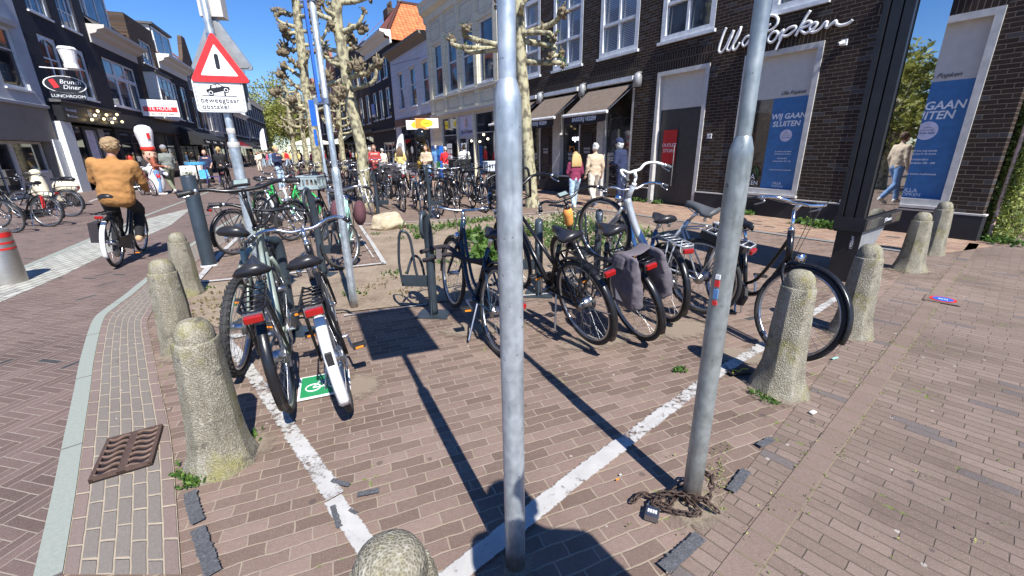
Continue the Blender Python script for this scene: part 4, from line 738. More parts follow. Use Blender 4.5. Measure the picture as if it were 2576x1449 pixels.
b = B(); b.add([(-4, 0.1, 3.6), (4, 0.1, 3.6), (4, 1.5, 2.7), (-4, 1.5, 2.7), (-4, 1.5, 2.25), (4, 1.5, 2.25), (-4, 0.1, 2.3), (4, 0.1, 2.3)], [(0, 1, 2, 3), (3, 2, 5, 4), (0, 3, 4, 6), (1, 7, 5, 2)]); b.build('canopy', 'awning_black', aw)
for x in (-2.4, 0.2, 2.6): text('lettering', 'Brownies', 0.3, 'poster_white', aw, (x, 1.52, 2.5), (R(90), 0, PI), 0.002)
simple_house('narrow_brick_house', LO, LA, -28.5, -24.3, 9.0, 'old_brick', 2, [(3.8, 6.4), (7.0, 8.4)], 'narrow brick house with stone pier directly behind the warning sign', corn=None, gable=True)
simple_house('beige_house', LO, LA, -35, -28.5, 8.8, 'panel_cream', 3, [(3.8, 6.0), (6.6, 8.2)], 'pale house behind the grey sign pole on the left side', roof='red_tiles')
simple_house('striped_house', LO, LA, -43, -35, 7.0, 'charcoal_brick', 5, [(3.8, 6.4)], 'low dark house with a row of narrow white windows', roof='grey_tiles', awn='red_plastic')
simple_house('dark_house', LO, LA, -52, -43, 6.6, 'charcoal_brick', 4, [(3.8, 6.0)], 'dark two storey house before the tall white gable', awn='awning_black')
l9 = simple_house('tall_dark_house', LO, LA, -74, -52.5, 9.6, 'charcoal_brick', 9, [(3.9, 6.2), (6.9, 8.8)], 'tall dark house with white end wall beside the far trees', back=10, roof='orange_tiles')
B().bb(-52.5, -52.3, -10, 0.02, 3.4, 9.6).build('end_wall', 'white_wall', l9)
# ---- wall and ivy past the corner on the right
r0 = bld_root('side_wall', at(2492, 606), R(66), 'reddish side wall with thin pinkish drainpipe past the shop corner')
wall(r0, 0.3, 9, 0, 5, [], 'red_brick', back=0.3, y=0); B().tube([(0.02, 0.03, 0), (0.02, 0.03, 5.2)], 0.028, 8).build('drainpipe', 'card_stand', r0)

# ================================================================ POLES AND SIGNS
def sleeve_pole(name, p, zs, H, r0, r1, mat, label, group='galvanised sign poles'):
    e = empty(name, (p.x, p.y, 0), 0, label, 'pole', group)
    B().lathe([(r0, -0.1), (r0, zs - 0.06), (r0 * 0.97, zs - 0.03), (r1 * 1.12, zs + 0.005), (r1, zs + 0.012)], n=28).build('sleeve', mat, e, smooth=True)
    B().lathe([(r1, zs), (r1, H), (r1 * 0.6, H + 0.02), (0, H + 0.02)], n=24).build('shaft', mat, e, auto=40)
    return e
def plate_sign(name, c, yaw, wd, h, parent, fm, bm_, nm='sign_plate'):
    M_4 = Matrix.Translation(c) @ Matrix.Rotation(yaw, 4, 'Z')
    b = B(); b.box((0, 0, 0), (wd, 0.02, h)); o = b.build(nm, fm, parent); return o
pc = at(1297, 1425)
c1 = sleeve_pole('sign_pole', pc, 1.66, 3.6, 0.0365, 0.0235, 'galvanised', 'bright galvanised pole standing in the middle foreground on the white line')
# its plate is above the picture and throws the broad rectangular shadow
b = B(); b.box((0, 0, 0), (0.52, 0.03, 1.25)); s1 = b.build('sign_plate', 'sign_back', c1, loc=(0, 0.05, 2.88), rz=R(20))
pr = at(1737, 1262)
c2 = sleeve_pole('sign_pole', pr, 1.52, 3.9, 0.038, 0.0245, 'galvanised_worn', 'weathered grey pole at right with rusty base and a chain round its foot')
s2 = B().box((0, 0, 0), (0.55, 0.03, 1.0)).build('sign_plate', 'sign_back', c2, loc=(0, 0.05, 3.3), rz=R(20))
[B().box((-0.031, -0.0245, z_), (0.016, 0.005, h_ * 0.8), R(-52)).build('sticker', m_, c2) for z_, h_, m_ in ((1.05, 0.02, 'sign_white'), (1.025, 0.03, 'sign_red'), (0.985, 0.045, 'c_blue'), (0.95, 0.02, 'sign_red'))]
# chain + padlock
ch = empty('chain', (pr.x - 0.1, pr.y - 0.04, 0.02), 0, 'rusty steel chain heaped at the foot of the weathered pole', 'chain')
random.seed(3); b = B(); N = 46
path = spline([(-0.16, 0.03, 0.0), (-0.1, 0.06, 0.01), (-0.02, 0.0, 0.0), (0.05, 0.04, 0.03), (0.13, -0.03, 0.06), (0.18, 0.05, 0.1), (0.14, 0.1, 0.08), (0.02, 0.06, 0.02), (-0.08, 0.0, 0.02), (0.0, -0.04, 0.01), (0.09, -0.06, 0.02), (0.05, 0.02, 0.04), (-0.04, 0.04, 0.03), (0.1, 0.0, 0.05), (0.17, -0.05, 0.02)], 4)
for i in range(0, len(path) - 1):
    p, q = path[i], path[i + 1]; t = (q - p).normalized() if (q - p).length > 1e-4 else Vector((1, 0, 0)); u = t.cross(Vector((0, 0, 1))).normalized()
    if i % 2: u = t.cross(u)
    c = (p + q) / 2
    b.tube([c + t * 0.021 * math.cos(a * PI / 4) + u * 0.011 * math.sin(a * PI / 4) for a in range(8)], 0.0042, 5, closed=True)
b.build('links', 'rust', ch, smooth=True)
pl = empty('padlock', (pr.x - 0.2, pr.y - 0.085, 0.012), R(-25), 'grey combination padlock lying by the rusty chain', 'padlock')
B().box((0, 0, 0.012), (0.055, 0.06, 0.026)).build('body', 'steel_dull', pl); b = B(); b.tube([(-0.018, 0.03, 0.014), (-0.018, 0.06, 0.014), (0, 0.075, 0.014), (0.018, 0.06, 0.014), (0.018, 0.03, 0.014)], 0.005, 6); b.build('shackle', 'chrome', pl)
for i in range(4): B().box((-0.015 + 0.01 * i, 0, 0.026), (0.007, 0.016, 0.004)).build('dial', 'sign_white', pl)

# blue banner pole
pb = at(892, 775)
bp = empty('banner_pole', (pb.x, pb.y, 0), 0, 'slim galvanised pole holding a tall blue banner above the planting bed', 'pole', 'galvanised sign poles')
B().lathe([(0.04, -0.1), (0.04, 1.3), (0.038, 1.35), (0.028, 1.37)], n=8).build('sleeve', 'galvanised', bp, auto=30)
B().lathe([(0.027, 1.36), (0.027, 2.72), (0, 2.73)], n=18).build('shaft', 'galvanised', bp, smooth=True)
B().box((-0.085, 0.06, 2.34), (0.022, 0.3, 0.85), rz=R(24)).build('blue_banner', 'sign_blue', bp)
for zz in (1.93, 2.7): B().box((-0.03, 0, zz), (0.13, 0.06, 0.05)).build('clamp', 'alloy', bp)
# second blue-panel pole further on
p2 = atY(836, 548, 8.7)
q = empty('banner_pole', (p2.x, p2.y, 0), 0, 'thinner pole with small blue lettered panel among the far bicycles', 'pole', 'galvanised sign poles')
B().lathe([(0.04, -1), (0.04, 1.2), (0.036, 1.25), (0.028, 1.3), (0.026, 2.5), (0, 2.5)], n=12).build('shaft', 'galvanised', q, smooth=True); B().box((-0.08, 0, 2.22), (0.1, 0.02, 0.46)).build('blue_banner', 'sign_blue', q); B().box((-0.09, 0, 1.78), (0.05, 0.02, 0.3)).build('blue_banner', 'sign_blue', q)
# warning sign pole
YS = 3.45
ps = atY(586, 355, YS); ps.z = 0
sp = sleeve_pole('sign_pole', ps, 1.6, 3.0, 0.038, 0.0255, 'galvanised', 'tall grey pole carrying the red triangle warning sign and its text plate')
for zz, rr in ((1.57, 0.04), (1.67, 0.028)): B().lathe([(rr, zz - 0.02), (rr + 0.002, zz), (rr, zz + 0.02)], n=20).build('tape', 'panel_cream', sp)
ws = empty('warning_sign', tuple(atY(549, 165, YS - 0.045)), R(20), 'red bordered triangular warning sign with an exclamation mark', 'traffic sign', 'signs on the grey pole')
def rtri(r, rc, n=5):
    out = []
    for k in range(3):
        a = PI / 2 + k * 2 * PI / 3; cx, cz = (r - rc * 2) * math.cos(a), (r - rc * 2) * math.sin(a)
        for i in range(n + 1):
            t = a - PI / 3 + i * (2 * PI / 3) / n; out.append((cx + rc * math.cos(t), cz + rc * math.sin(t)))
    return out
B().prism(rtri(0.37, 0.03), -0.012, 0.012).build('plate', 'sign_back', ws); B().prism(rtri(0.365, 0.028), -0.018, -0.0125).build('red_border', 'sign_red', ws); B().prism(rtri(0.225, 0.008), -0.021, -0.0185).build('white_field', 'sign_white', ws)
b = B(); b.prism([(0.022 * math.cos(t * PI / 8), 0.1 + 0.022 * math.sin(t * PI / 8)) for t in range(9)] + [(0.022 * math.cos(t * PI / 8), -0.02 + 0.022 * math.sin(t * PI / 8)) for t in range(8, 17)], -0.024, -0.0215); b.build('exclamation_mark', 'sign_black', ws)
B().prism([(0.03 * math.cos(t * PI / 8), -0.075 + 0.024 * math.sin(t * PI / 8)) for t in range(16)], -0.0225, -0.0212).build('worn_sticker', 'poster_white', ws)
ws.scale = (0.605,) * 3
bs = empty('triangular_sign', tuple(atY(552, 128, YS + 0.05)), R(10), 'grey back of a second triangular sign facing the other way', 'traffic sign', 'signs on the grey pole')
B().prism(rtri(0.42, 0.03), -0.012, 0.012).build('plate', 'sign_back', bs); B().prism([(p[0] * 0.9, p[1] * 0.9) for p in rtri(0.42, 0.03)], -0.02, -0.0125).build('rim', 'kiosk_grey', bs)
bs.scale = (0.6,) * 3
def rrect(w_, h, r, n=4, cx=0, cz=0):
    out = []
    for k, (sx, sz) in enumerate(((1, 1), (-1, 1), (-1, -1), (1, -1))):
        for i in range(n + 1):
            t = k * PI / 2 + i * PI / 2 / n; out.append((cx + sx * (w_ / 2 - r) + r * math.cos(t), cz + sz * (h / 2 - r) + r * math.sin(t)))
    return out
tp = empty('text_plate', tuple(atY(554, 241, YS - 0.045)), R(20), 'white rectangular plate with a raised car pictogram and two words below the triangle', 'traffic sign', 'signs on the grey pole')
tp.scale = (0.68,) * 3
B().prism(rrect(0.47, 0.34, 0.035), -0.01, 0.012).build('plate', 'sign_back', tp); B().prism(rrect(0.46, 0.33, 0.032), -0.016, -0.0105).build('face', 'sign_white', tp)
b = B(); b.tube([(x, -0.0165, z) for x, z in rrect(0.43, 0.305, 0.03)], 0.0025, 4, closed=True); b.build('black_rim', 'sign_black', tp)
b = B(); b.prism([(-0.11, 0.03), (-0.115, 0.055), (-0.08, 0.067), (-0.07, 0.1), (0.0, 0.118), (0.05, 0.093), (0.1, 0.09), (0.108, 0.065), (0.09, 0.052), (0.05, 0.05), (-0.02, 0.032), (-0.06, 0.025)], -0.019, -0.0165)
for x, z in ((-0.075, 0.025), (0.07, 0.055)): b.prism([(x + 0.026 * math.cos(t * PI / 8), z + 0.026 * math.sin(t * PI / 8)) for t in range(16)], -0.0205, -0.0192)
b.bb(-0.16, 0.16, -0.019, -0.0165, -0.006, 0.0); b.bb(0.045, 0.06, -0.0195, -0.0165, 0.0, 0.045); b.build('car_pictogram', 'sign_black', tp)
b = B()
for x, z in ((-0.075, 0.025), (0.07, 0.055)): b.prism([(x + 0.02 * math.cos(t * PI / 8), z + 0.02 * math.sin(t * PI / 8)) for t in range(16)], -0.0222, -0.0206)
b.prism([(-0.06, 0.072), (-0.055, 0.095), (-0.02, 0.106), (-0.02, 0.078)], -0.0202, -0.0191); b.prism([(-0.012, 0.079), (-0.012, 0.108), (0.0, 0.11), (0.035, 0.09)], -0.0202, -0.0191); b.build('car_windows', 'sign_white', tp)
b = B()
for x, z in ((-0.075, 0.025), (0.07, 0.055)): b.prism([(x + 0.013 * math.cos(t * PI / 8), z + 0.013 * math.sin(t * PI / 8)) for t in range(16)], -0.0235, -0.0223)
b.build('car_wheels', 'sign_black', tp)
text('lettering', 'beweegbaar', 0.072, 'sign_black', tp, (-0.185, -0.019, -0.048), (R(90), 0, 0), 0.0005, align='LEFT', space=1.04); text('lettering', 'obstakel', 0.072, 'sign_black', tp, (-0.185, -0.019, -0.112), (R(90), 0, 0), 0.0005, align='LEFT', space=1.04)
b = B(); b.box((0.0, 0, 0), (0.25, 0.012, 0.27)); q = tag(b.build('rectangular_sign', 'sign_back', loc=tuple(atY(578, 228, YS + 0.05)), rz=R(10)), 'pale grey back of a rectangular plate half hidden behind the text plate', 'traffic sign', 'signs on the grey pole')
B().box((0.105, -0.01, -0.06), (0.025, 0.01, 0.03)).build('tag', 'sign_black', q)
bx = tag(B().box((0, 0, 0.02), (0.15, 0.1, 0.22)).build('control_box', 'panel_cream', loc=tuple(atY(533, 10, YS + 0.07)), rz=R(12)), 'cream electrical box at the top of the sign pole', 'box')
B().lathe([(0.033, -0.02), (0.033, 0.02)], (0, 0, 2.3)).build('clamp', 'alloy', sp)

# ================================================================ BOLLARDS
def octa(r): return [(r * math.cos(PI / 8 + k * PI / 4), r * math.sin(PI / 8 + k * PI / 4)) for k in range(8)]
def conc(label, p, H, rot, sc=1.0, seed=0, fl=1.0):
    e = empty('concrete_bollard', (p.x, p.y, 0), rot, label, 'bollard', 'old concrete bollards')
    prof = [(0.225, -0.12), (0.215, 0.0), (0.19, 0.04), (0.165, 0.1), (0.148, 0.17), (0.138, 0.26), (0.13, 0.4), (0.12, H * 0.55 + 0.12), (0.112, H - 0.13), (0.11, H - 0.1)]
    prof = [(0.13 + (r - 0.13) * fl if r > 0.13 else r, z) for r, z in prof]
    rnd = random.Random(seed); b = B(); n = 8
    rings = [[(x * sc + rnd.uniform(-.002, .002), y * sc + rnd.uniform(-.002, .002), z + rnd.uniform(-.003, .003)) for x, y in octa(r)] for r, z in prof]
    b.add([q for r_ in rings for q in r_], [])
    for i in range(len(rings) - 1):
        for k in range(n): b.f.append((i * n + k, i * n + (k + 1) % n, (i + 1) * n + (k + 1) % n, (i + 1) * n + k))
    m = len(b.v); b.f.append(tuple(range(m - n, m)))
    o = b.build('post', 'aggregate', e, auto=50); bv = o.modifiers.new('bevel', 'BEVEL'); bv.width = 0.004; bv.segments = 2; bv.limit_method = 'ANGLE'
    B().lathe([(0.094 * sc, H - 0.112), (0.091 * sc, H - 0.102), (0.094 * sc, H - 0.085), (0.09 * sc, H - 0.058), (0.078 * sc, H - 0.03), (0.055 * sc, H - 0.008), (0.025 * sc, H), (0.0, H + 0.001)], n=26).build('dome', 'aggregate', e, smooth=True)
    return e
def tl(e, a): e.rotation_euler = (Euler((0, R(a), 0)).to_matrix() @ e.rotation_euler.to_matrix()).to_euler()
conc('big mossy concrete bollard in front of the left bicycles, weeds at its foot', at(562, 1158), 0.785, R(15), 0.86, 1, 0.9)
conc('mossy concrete bollard standing directly behind the biggest left one', at(457, 882), 0.76, R(30), 0.88, 2, 0.35)
conc('slimmer paler concrete bollard farthest of the three on the left', at(478, 742), 0.71, R(10), 0.86, 3, 0.55)
conc('concrete bollard in front of the black bicycle front wheel, right of the weathered pole', at(1957, 978), 0.8, R(60), 0.87, 4)
conc('yellow lichened concrete bollard just behind the black bicycle front wheel', at(2138, 840), 0.76, R(55), 0.87, 5, 0.8)
conc('concrete bollard with flared foot right of the display pillar', at(2285, 680), 0.72, R(60), 0.88, 6)
conc('grey concrete bollard with light base farthest right by the shop window', at(2342, 640), 0.74, R(60), 0.88, 7, 0.5)
conc('rounded top of a concrete bollard at the bottom edge of the picture', Vector((-0.315, 0.79, 0)), 0.585, R(20), 1.0, 8)
for o in [q for q in COL.objects if q.name.startswith('concrete_bollard') and q.location.x < -1]: tl(o, 2.0)
pd = at(527, 668)
e = empty('dark_post', (pd.x, pd.y, 0), 0, 'thick round anthracite post with worn paint on the white corner line', 'post'); B().lathe([(0.088, -0.1), (0.088, 1.22), (0.08, 1.24), (0, 1.24)], n=28).build('post_shaft', 'rack_grey', e, auto=40); B().lathe([(0.108, 0), (0.108, 0.025)], n=28).build('paint_ring', 'white_paint', e)
pst = at(25, 712)
e = empty('steel_bollard', (pst.x, pst.y, 0), 0, 'thick brushed steel rising bollard with two red reflective bands', 'bollard')
M = Mat('brushed_steel'); v, x, y, z = coord(); n = noise(vec(x * 3.0, y * 3.0, z * 40.0), 4.0, 3.0); M.set(col=mix(n, (0.35, 0.32, 0.28), (0.6, 0.56, 0.5)), rough=0.38, metal=0.8)
B().lathe([(0.17, -0.05), (0.17, 0.66), (0.16, 0.675), (0, 0.68)], n=36).build('cylinder', 'brushed_steel', e, auto=40)
B().lathe([(0.172, 0.43), (0.172, 0.455)], n=36).build('red_band', 'sign_red', e); B().lathe([(0.172, 0.5), (0.172, 0.525)], n=36).build('red_band', 'sign_red', e); B().lathe([(0.172, 0.58), (0.172, 0.64)], n=36).build('red_band', 'sign_red', e)

# ================================================================ DISPLAY PILLAR
K = atY(2177, 553, 4.5); an = R(35)
kk = empty('display_pillar', (K.x, K.y, 0), an, 'tall black display pillar with mirror-like glass on a grey stand at right', 'display')
L_, T_ = 1.2, 0.27
B().bb(-0.0, L_, -0.01, T_ + 0.01, 0.6, 0.74).build('ledge', 'kiosk_black', kk)
B().bb(0.03, L_ - 0.02, -0.016, -0.0105, 0.615, 0.725).build('ledge_glass', 'dark_glass', kk)
b = B().bb(0.06, L_ - 0.06, 0.03, T_ - 0.03, 0.74, 3.6); b.build('screen_body', 'kiosk_black', kk)
B().bb(0.02, 0.06, 0.02, 0.1, 0.74, 3.6).build('edge_rail', 'kiosk_black', kk); B().bb(0.02, 0.06, 0.115, 0.2, 0.74, 3.6).build('edge_rail', 'kiosk_black', kk); B().bb(0.0, 0.06, 0.215, 0.26, 0.74, 3.6).build('edge_rail', 'kiosk_black', kk)
B().bb(0.1, L_ - 0.07, 0.012, 0.03, 0.76, 3.6).build('screen_glass', 'mirror_glass', kk)
b = B().prism([(0.12, 0), (0.62, 0), (0.62, 0.3), (0.75, 0.45), (0.95, 0.6), (0.12, 0.6)], 0.04, T_ - 0.02); b.build('stand', 'kiosk_grey', kk); B().bb(0.1, 0.12, 0.03, T_ - 0.01, 0, 0.6).build('stand_front', 'kiosk_black', kk)
text('lettering', 'AP00261', 0.04, 'poster_white', kk, (0.095, 0.1, 0.46), (R(90), R(90), R(-90)), 0.001)
text('lettering', 'JCDecaux', 0.055, 'poster_white', kk, (0.72, -0.018, 0.67), (R(90), 0, 0), 0.001)
text('lettering', '', 0.05, 'poster_white', kk, (0, 0, 0)) if False else None

# ================================================================ BICYCLES
def steer_m(pivot, ax, ang): return Matrix.Translation(pivot) @ Matrix.Rotation(ang, 4, ax) @ Matrix.Translation(-pivot)
R0 = 0.345
def wheel(name, c, T, root, lod, tyre_m, rim_m, spoke_m, tw=0.019, nsp=28, knob=False, hubr=0.02, hubw=0.05):
    """wheel in the x-z plane about c, mapped by T"""
    c = Vector(c); ns = 56 if lod else 28; nsp = nsp if lod else 18
    rt = R0 - tw
    ring = lambda r, y=0: [c + Vector((r * math.cos(2 * PI * k / ns), y, r * math.sin(2 * PI * k / ns))) for k in range(ns)]
    b = B(); b.tube(ring(rt - tw * 1.15), tw * 0.62, 6 if lod else 4, closed=True, flat=1.0)
    b.tube([c + Vector((0, -hubw, 0)), c + Vector((0, -hubw * 0.9, 0)), c + Vector((0, hubw * 0.9, 0)), c + Vector((0, hubw, 0))], [hubr * 1.5, hubr, hubr, hubr * 1.5], 10 if lod else 6)
    if 1:
        for i in range(nsp):
            a = 2 * PI * i / nsp; s_ = 1 if i % 2 else -1; a2 = a + (0.5 if (i // 2) % 2 else -0.5)
            p = c + Vector((hubr * 1.2 * math.cos(a2), s_ * hubw * 0.8, hubr * 1.2 * math.sin(a2))); q = c + Vector(((rt - tw * 1.2) * math.cos(a), 0, (rt - tw * 1.2) * math.sin(a)))
            b.tube([p, q], 0.0013 if lod > 0 else 0.002, 3, caps=False)
    b.v = [tuple(T @ Vector(p)) for p in b.v]
    w_ = b.build(name, rim_m, root, smooth=True, auto=None)
    b = B(); b.tube(ring(rt), tw, 10 if lod else 6, closed=True)
    if knob:
        for k in range(84):
            a = 2 * PI * k / 84
            for y in (-0.022, -0.008, 0.008, 0.022):
                if (k + (abs(y) > 0.01)) % 2: continue
                rr = rt + math.sqrt(max(0, tw * tw - y * y)); rm = Matrix.Rotation(-a, 3, 'Y')
                b.box(c + Vector((rr * math.cos(a), y, rr * math.sin(a))), (0.011, 0.011, 0.017), rot=rm)
    b.v = [tuple(T @ Vector(p)) for p in b.v]
    b.build('tyre', tyre_m, w_, smooth=not knob, auto=40 if knob else None)
    return w_
def arcpts(c, r, a0, a1, n=14): return [Vector((c[0] + r * math.cos(R(a0 + (a1 - a0) * k / n)), c[1], c[2] + r * math.sin(R(a0 + (a1 - a0) * k / n)))) for k in range(n + 1)]
def fender(name, c, r, a0, a1, wd, mat, root, T=Matrix.Identity(4), n=18, tail=None):
    b = B(); P = arcpts(c, r, a0, a1, n); O = arcpts(c, r + 0.006, a0, a1, n)
    for i, (p, q) in enumerate(zip(P, O)): b.v += [tuple(T @ (p + Vector((0, -wd / 2, -0.0)))), tuple(T @ (q + Vector((0, -wd * 0.28, 0)) + (q - p) * 1.2)), tuple(T @ (q + Vector((0, wd * 0.28, 0)) + (q - p) * 1.2)), tuple(T @ (p + Vector((0, wd / 2, 0))))]
    for i in range(n):
        for k in range(3): a = i * 4 + k; b.f.append((a, a + 1, a + 5, a + 4))
    o = b.build(name, mat, root, smooth=True); sd = o.modifiers.new('thick', 'SOLIDIFY'); sd.thickness = 0.003
    return o
def make_bike(label, loc=(0, 0, 0), yaw=0, pitch=0, lean=0, ds=0.0, db=0.0, kind='omafiets', fm='black_paint', steer=0.0, lod=1, rack=True, guard=True, bars='dutch', barm='chrome', saddle_m='leather', fend='black_paint', rear_fend_m=None,
              tyre='rubber', rim='alloy', light='red_plastic', light_at=None, display=False, basket=None, front_rack=False, stand=True, knob=False, group='bicycles parked in the racks', grips='black_plastic', crank=20, name='bicycle', cables=True, frontlamp=True, fork_m=None, battery=None, lock=False):
    lod = 1 if lod >= 1 else 0
    e = empty(name, loc, 0, label, 'bicycle', group)
    e.rotation_euler = (Matrix.Rotation(yaw, 4, 'Z') @ Matrix.Rotation(-pitch, 4, 'Y') @ Matrix.Rotation(lean, 4, 'X')).to_euler()
    I = Matrix.Identity(4); rh = Vector((0, 0, R0)); fh = Vector((1.1, 0, R0)); bbk = Vector((0.46, 0, 0.28))
    sat = Vector((0.17 - ds * 0.4, 0, 0.97 + ds)); hb = Vector((0.905, 0, 0.70)); ht = Vector((0.853, 0, 0.90)); bar = Vector((0.80 - 0.3 * db, 0, 1.08 + db))
    sax = (ht - hb).normalized(); T = steer_m(hb, sax, steer)
    ft = 0.019; nt_ = 10 if lod else 6
    b = B(); stp = bbk + (sat - bbk) * 0.78
    if kind == 'omafiets':
        b.tube(spline([hb + sax * 0.02, Vector((0.80, 0, 0.55)), Vector((0.66, 0, 0.36)), bbk + Vector((0.02, 0, 0.0))], 5), 0.019, nt_); b.tube(spline([ht - sax * 0.04, Vector((0.74, 0, 0.66)), Vector((0.58, 0, 0.45)), bbk + (sat - bbk) * 0.14], 5), 0.014, nt_)
    elif kind == 'lowstep':
        b.tube(spline([hb + sax * 0.06, Vector((0.76, 0, 0.55)), Vector((0.58, 0, 0.36)), bbk], 5), 0.034, nt_)
    elif kind == 'diag':
        b.tube([hb + sax * 0.02, bbk], 0.024, nt_); b.tube([ht - sax * 0.05, bbk + (sat - bbk) * 0.42], 0.015, nt_)
    else:
        b.tube([hb + sax * 0.02, bbk], 0.028, nt_); b.tube([ht - sax * 0.04, bbk + (sat - bbk) * 0.68], 0.021, nt_)
    b.tube([hb - sax * 0.01, ht], 0.024, nt_); b.tube([bbk, stp], 0.018, nt_); b.tube([bbk + Vector((0, -0.04, 0)), bbk + Vector((0, 0.04, 0))], 0.028, nt_)
    sst = bbk + (sat - bbk) * 0.66
    for s_ in (-1, 1):
        b.tube([bbk + Vector((-0.03, s_ * 0.03, 0)), Vector((0, s_ * 0.06, R0))], 0.011, 6); b.tube([sst + Vector((0, s_ * 0.02, 0)), Vector((0, s_ * 0.06, R0))], 0.009, 6)
    b.build('frame', fm, e, smooth=True)
    b = B(); cr = hb - sax * 0.03
    b.tube([cr - sax * 0.0, cr - sax * 0.035], 0.026, nt_)
    for s_ in (-1, 1): b.tube(spline([cr + Vector((0, s_ * 0.03, 0)), cr + Vector((0.02, s_ * 0.05, -0.08)), Vector((1.055, s_ * 0.056, R0 + 0.06)), fh + Vector((0, s_ * 0.056, 0))], 4), [0.015] * 5 + [0.012] * 4 + [0.010] * 4, 6)
    b.v = [tuple(T @ Vector(p)) for p in b.v]; b.build('fork', fork_m or fm, e, smooth=True)
    tw = 0.027 if knob else 0.0195
    wheel('rear_wheel', rh, I, e, lod, tyre, rim, 'chrome', tw, knob=knob, hubr=0.035 if kind != 'mtb' else 0.025); wheel('front_wheel', fh, T, e, lod, tyre, rim, 'chrome', tw, knob=knob)
    # saddle
    b = B(); prof = [(-0.12, 0.085, 0.02), (-0.1, 0.1, 0.0), (-0.05, 0.095, -0.005), (0.0, 0.06, 0.0), (0.06, 0.032, 0.004), (0.12, 0.022, 0.0), (0.145, 0.012, -0.008)]
    for x, w_, dz in prof:
        for k in range(10): a = 2 * PI * k / 10; b.v.append((sat.x - 0.02 + x, w_ * math.cos(a), sat.z + dz + (0.03 if math.sin(a) > 0 else 0.032) * math.sin(a) - (0.012 * abs(math.cos(a)))))
    for i in range(len(prof) - 1):
        for k in range(10): b.f.append((i * 10 + k, i * 10 + (k + 1) % 10, (i + 1) * 10 + (k + 1) % 10, (i + 1) * 10 + k))
    b.f.append(tuple(range(10))); b.f.append(tuple(range(60, 70))); sd_ = b.build('saddle', saddle_m, e, smooth=True)
    b = B(); b.tube([stp - (sat - bbk).normalized() * 0.02, sat + Vector((0, 0, -0.03))], 0.0135, 8)
    if lod:
        for s_ in (-1, 1): b.tube(spline([sat + Vector((-0.1, s_ * 0.03, -0.045)), sat + Vector((0, s_ * 0.02, -0.055)), sat + Vector((0.1, s_ * 0.01, -0.03))], 3), 0.0045, 5); b.tube([sat + Vector((-0.09, s_ * 0.045, -0.02)), sat + Vector((-0.09, s_ * 0.045, -0.075))], 0.013, 8)
    b.build('seat_post', 'chrome', sd_, smooth=True)
    # handlebar
    st = ht + sax * 0.13; b = B(); b.tube([ht - sax * 0.01, Vector((bar.x + 0.03, 0, bar.z - 0.05))], 0.0125, 8); b.tube([ht, ht + sax * 0.025], 0.022, 8); b.tube([Vector((bar.x + 0.03, 0, bar.z - 0.05)), Vector((bar.x + 0.06, 0, bar.z))], 0.016, 8)
    c0 = Vector((bar.x + 0.06, 0, bar.z))
    if bars == 'dutch': half = [(0, 0.0, 0), (0.02, 0.1, 0.0), (0.03, 0.2, 0.015), (-0.02, 0.27, 0.02), (-0.1, 0.29, 0.0), (-0.22, 0.285, -0.03)]
    elif bars == 'city': half = [(0, 0.0, 0), (0.0, 0.08, 0.0), (0.01, 0.17, 0.035), (-0.04, 0.25, 0.045), (-0.13, 0.3, 0.03), (-0.17, 0.315, 0.02)]
    else: half = [(0, 0.0, 0), (0, 0.1, 0.005), (-0.005, 0.2, 0.03), (-0.03, 0.27, 0.03), (-0.06, 0.35, 0.025)]
    L = spline([c0 + Vector(p) for p in half], 5); Rr = [Vector((p.x, -p.y, p.z)) for p in L]
    b.tube(list(reversed(Rr)) + L[1:], 0.0125, 8); b.v = [tuple(T @ Vector(p)) for p in b.v]; hbO = b.build('handlebar', barm, e, smooth=True)
    for P in (L, Rr):
        g_ = B(); g_.tube(P[-6:], [0.018, 0.017, 0.0165, 0.0165, 0.017, 0.019], 8); g_.v = [tuple(T @ Vector(p)) for p in g_.v]; g_.build('grip', grips, hbO, smooth=True)
        if lod:
            m_ = P[-7]; d = (P[-1] - P[-7]).normalized(); g_ = B(); g_.tube(spline([m_ + Vector((0.01, 0, -0.01)), m_ + Vector((0.045, 0, -0.02)) + d * 0.02, m_ + d * 0.1 + Vector((0.05, 0, -0.03))], 3), 0.006, 6); g_.sph(m_, 0.018, n=6, m=4)
            g_.v = [tuple(T @ Vector(p)) for p in g_.v]; g_.build('brake_lever', 'alloy', hbO, smooth=True)
    if lod and cables:
        b = B()
        for s_, P in ((1, L), (-1, Rr)):
            m_ = P[-7]; b.tube([T @ q for q in spline([m_ + Vector((0.03, 0, 0)), m_ + Vector((0.12, -s_ * 0.05, 0.02 + 0.03 * s_)), c0 + Vector((0.12, s_ * 0.05, -0.02)), hb + Vector((0.04, s_ * 0.02, 0.1)), hb + Vector((0.02, s_ * 0.02, -0.05))], 5)], 0.0028, 4)
        b.build('cable', 'rubber', hbO, smooth=True)
    if display:
        b = B(); b.box(c0 + Vector((0.01, 0, 0.045)), (0.065, 0.105, 0.014), rot=Matrix.Rotation(R(-25), 3, 'Y')); b.v = [tuple(T @ Vector(p)) for p in b.v]; dd = b.build('display', 'black_plastic', hbO)
        b = B(); b.box(c0 + Vector((0.008, 0, 0.0525)), (0.048, 0.08, 0.004), rot=Matrix.Rotation(R(-25), 3, 'Y')); b.v = [tuple(T @ Vector(p)) for p in b.v]; b.build('screen', 'display_glass', dd)
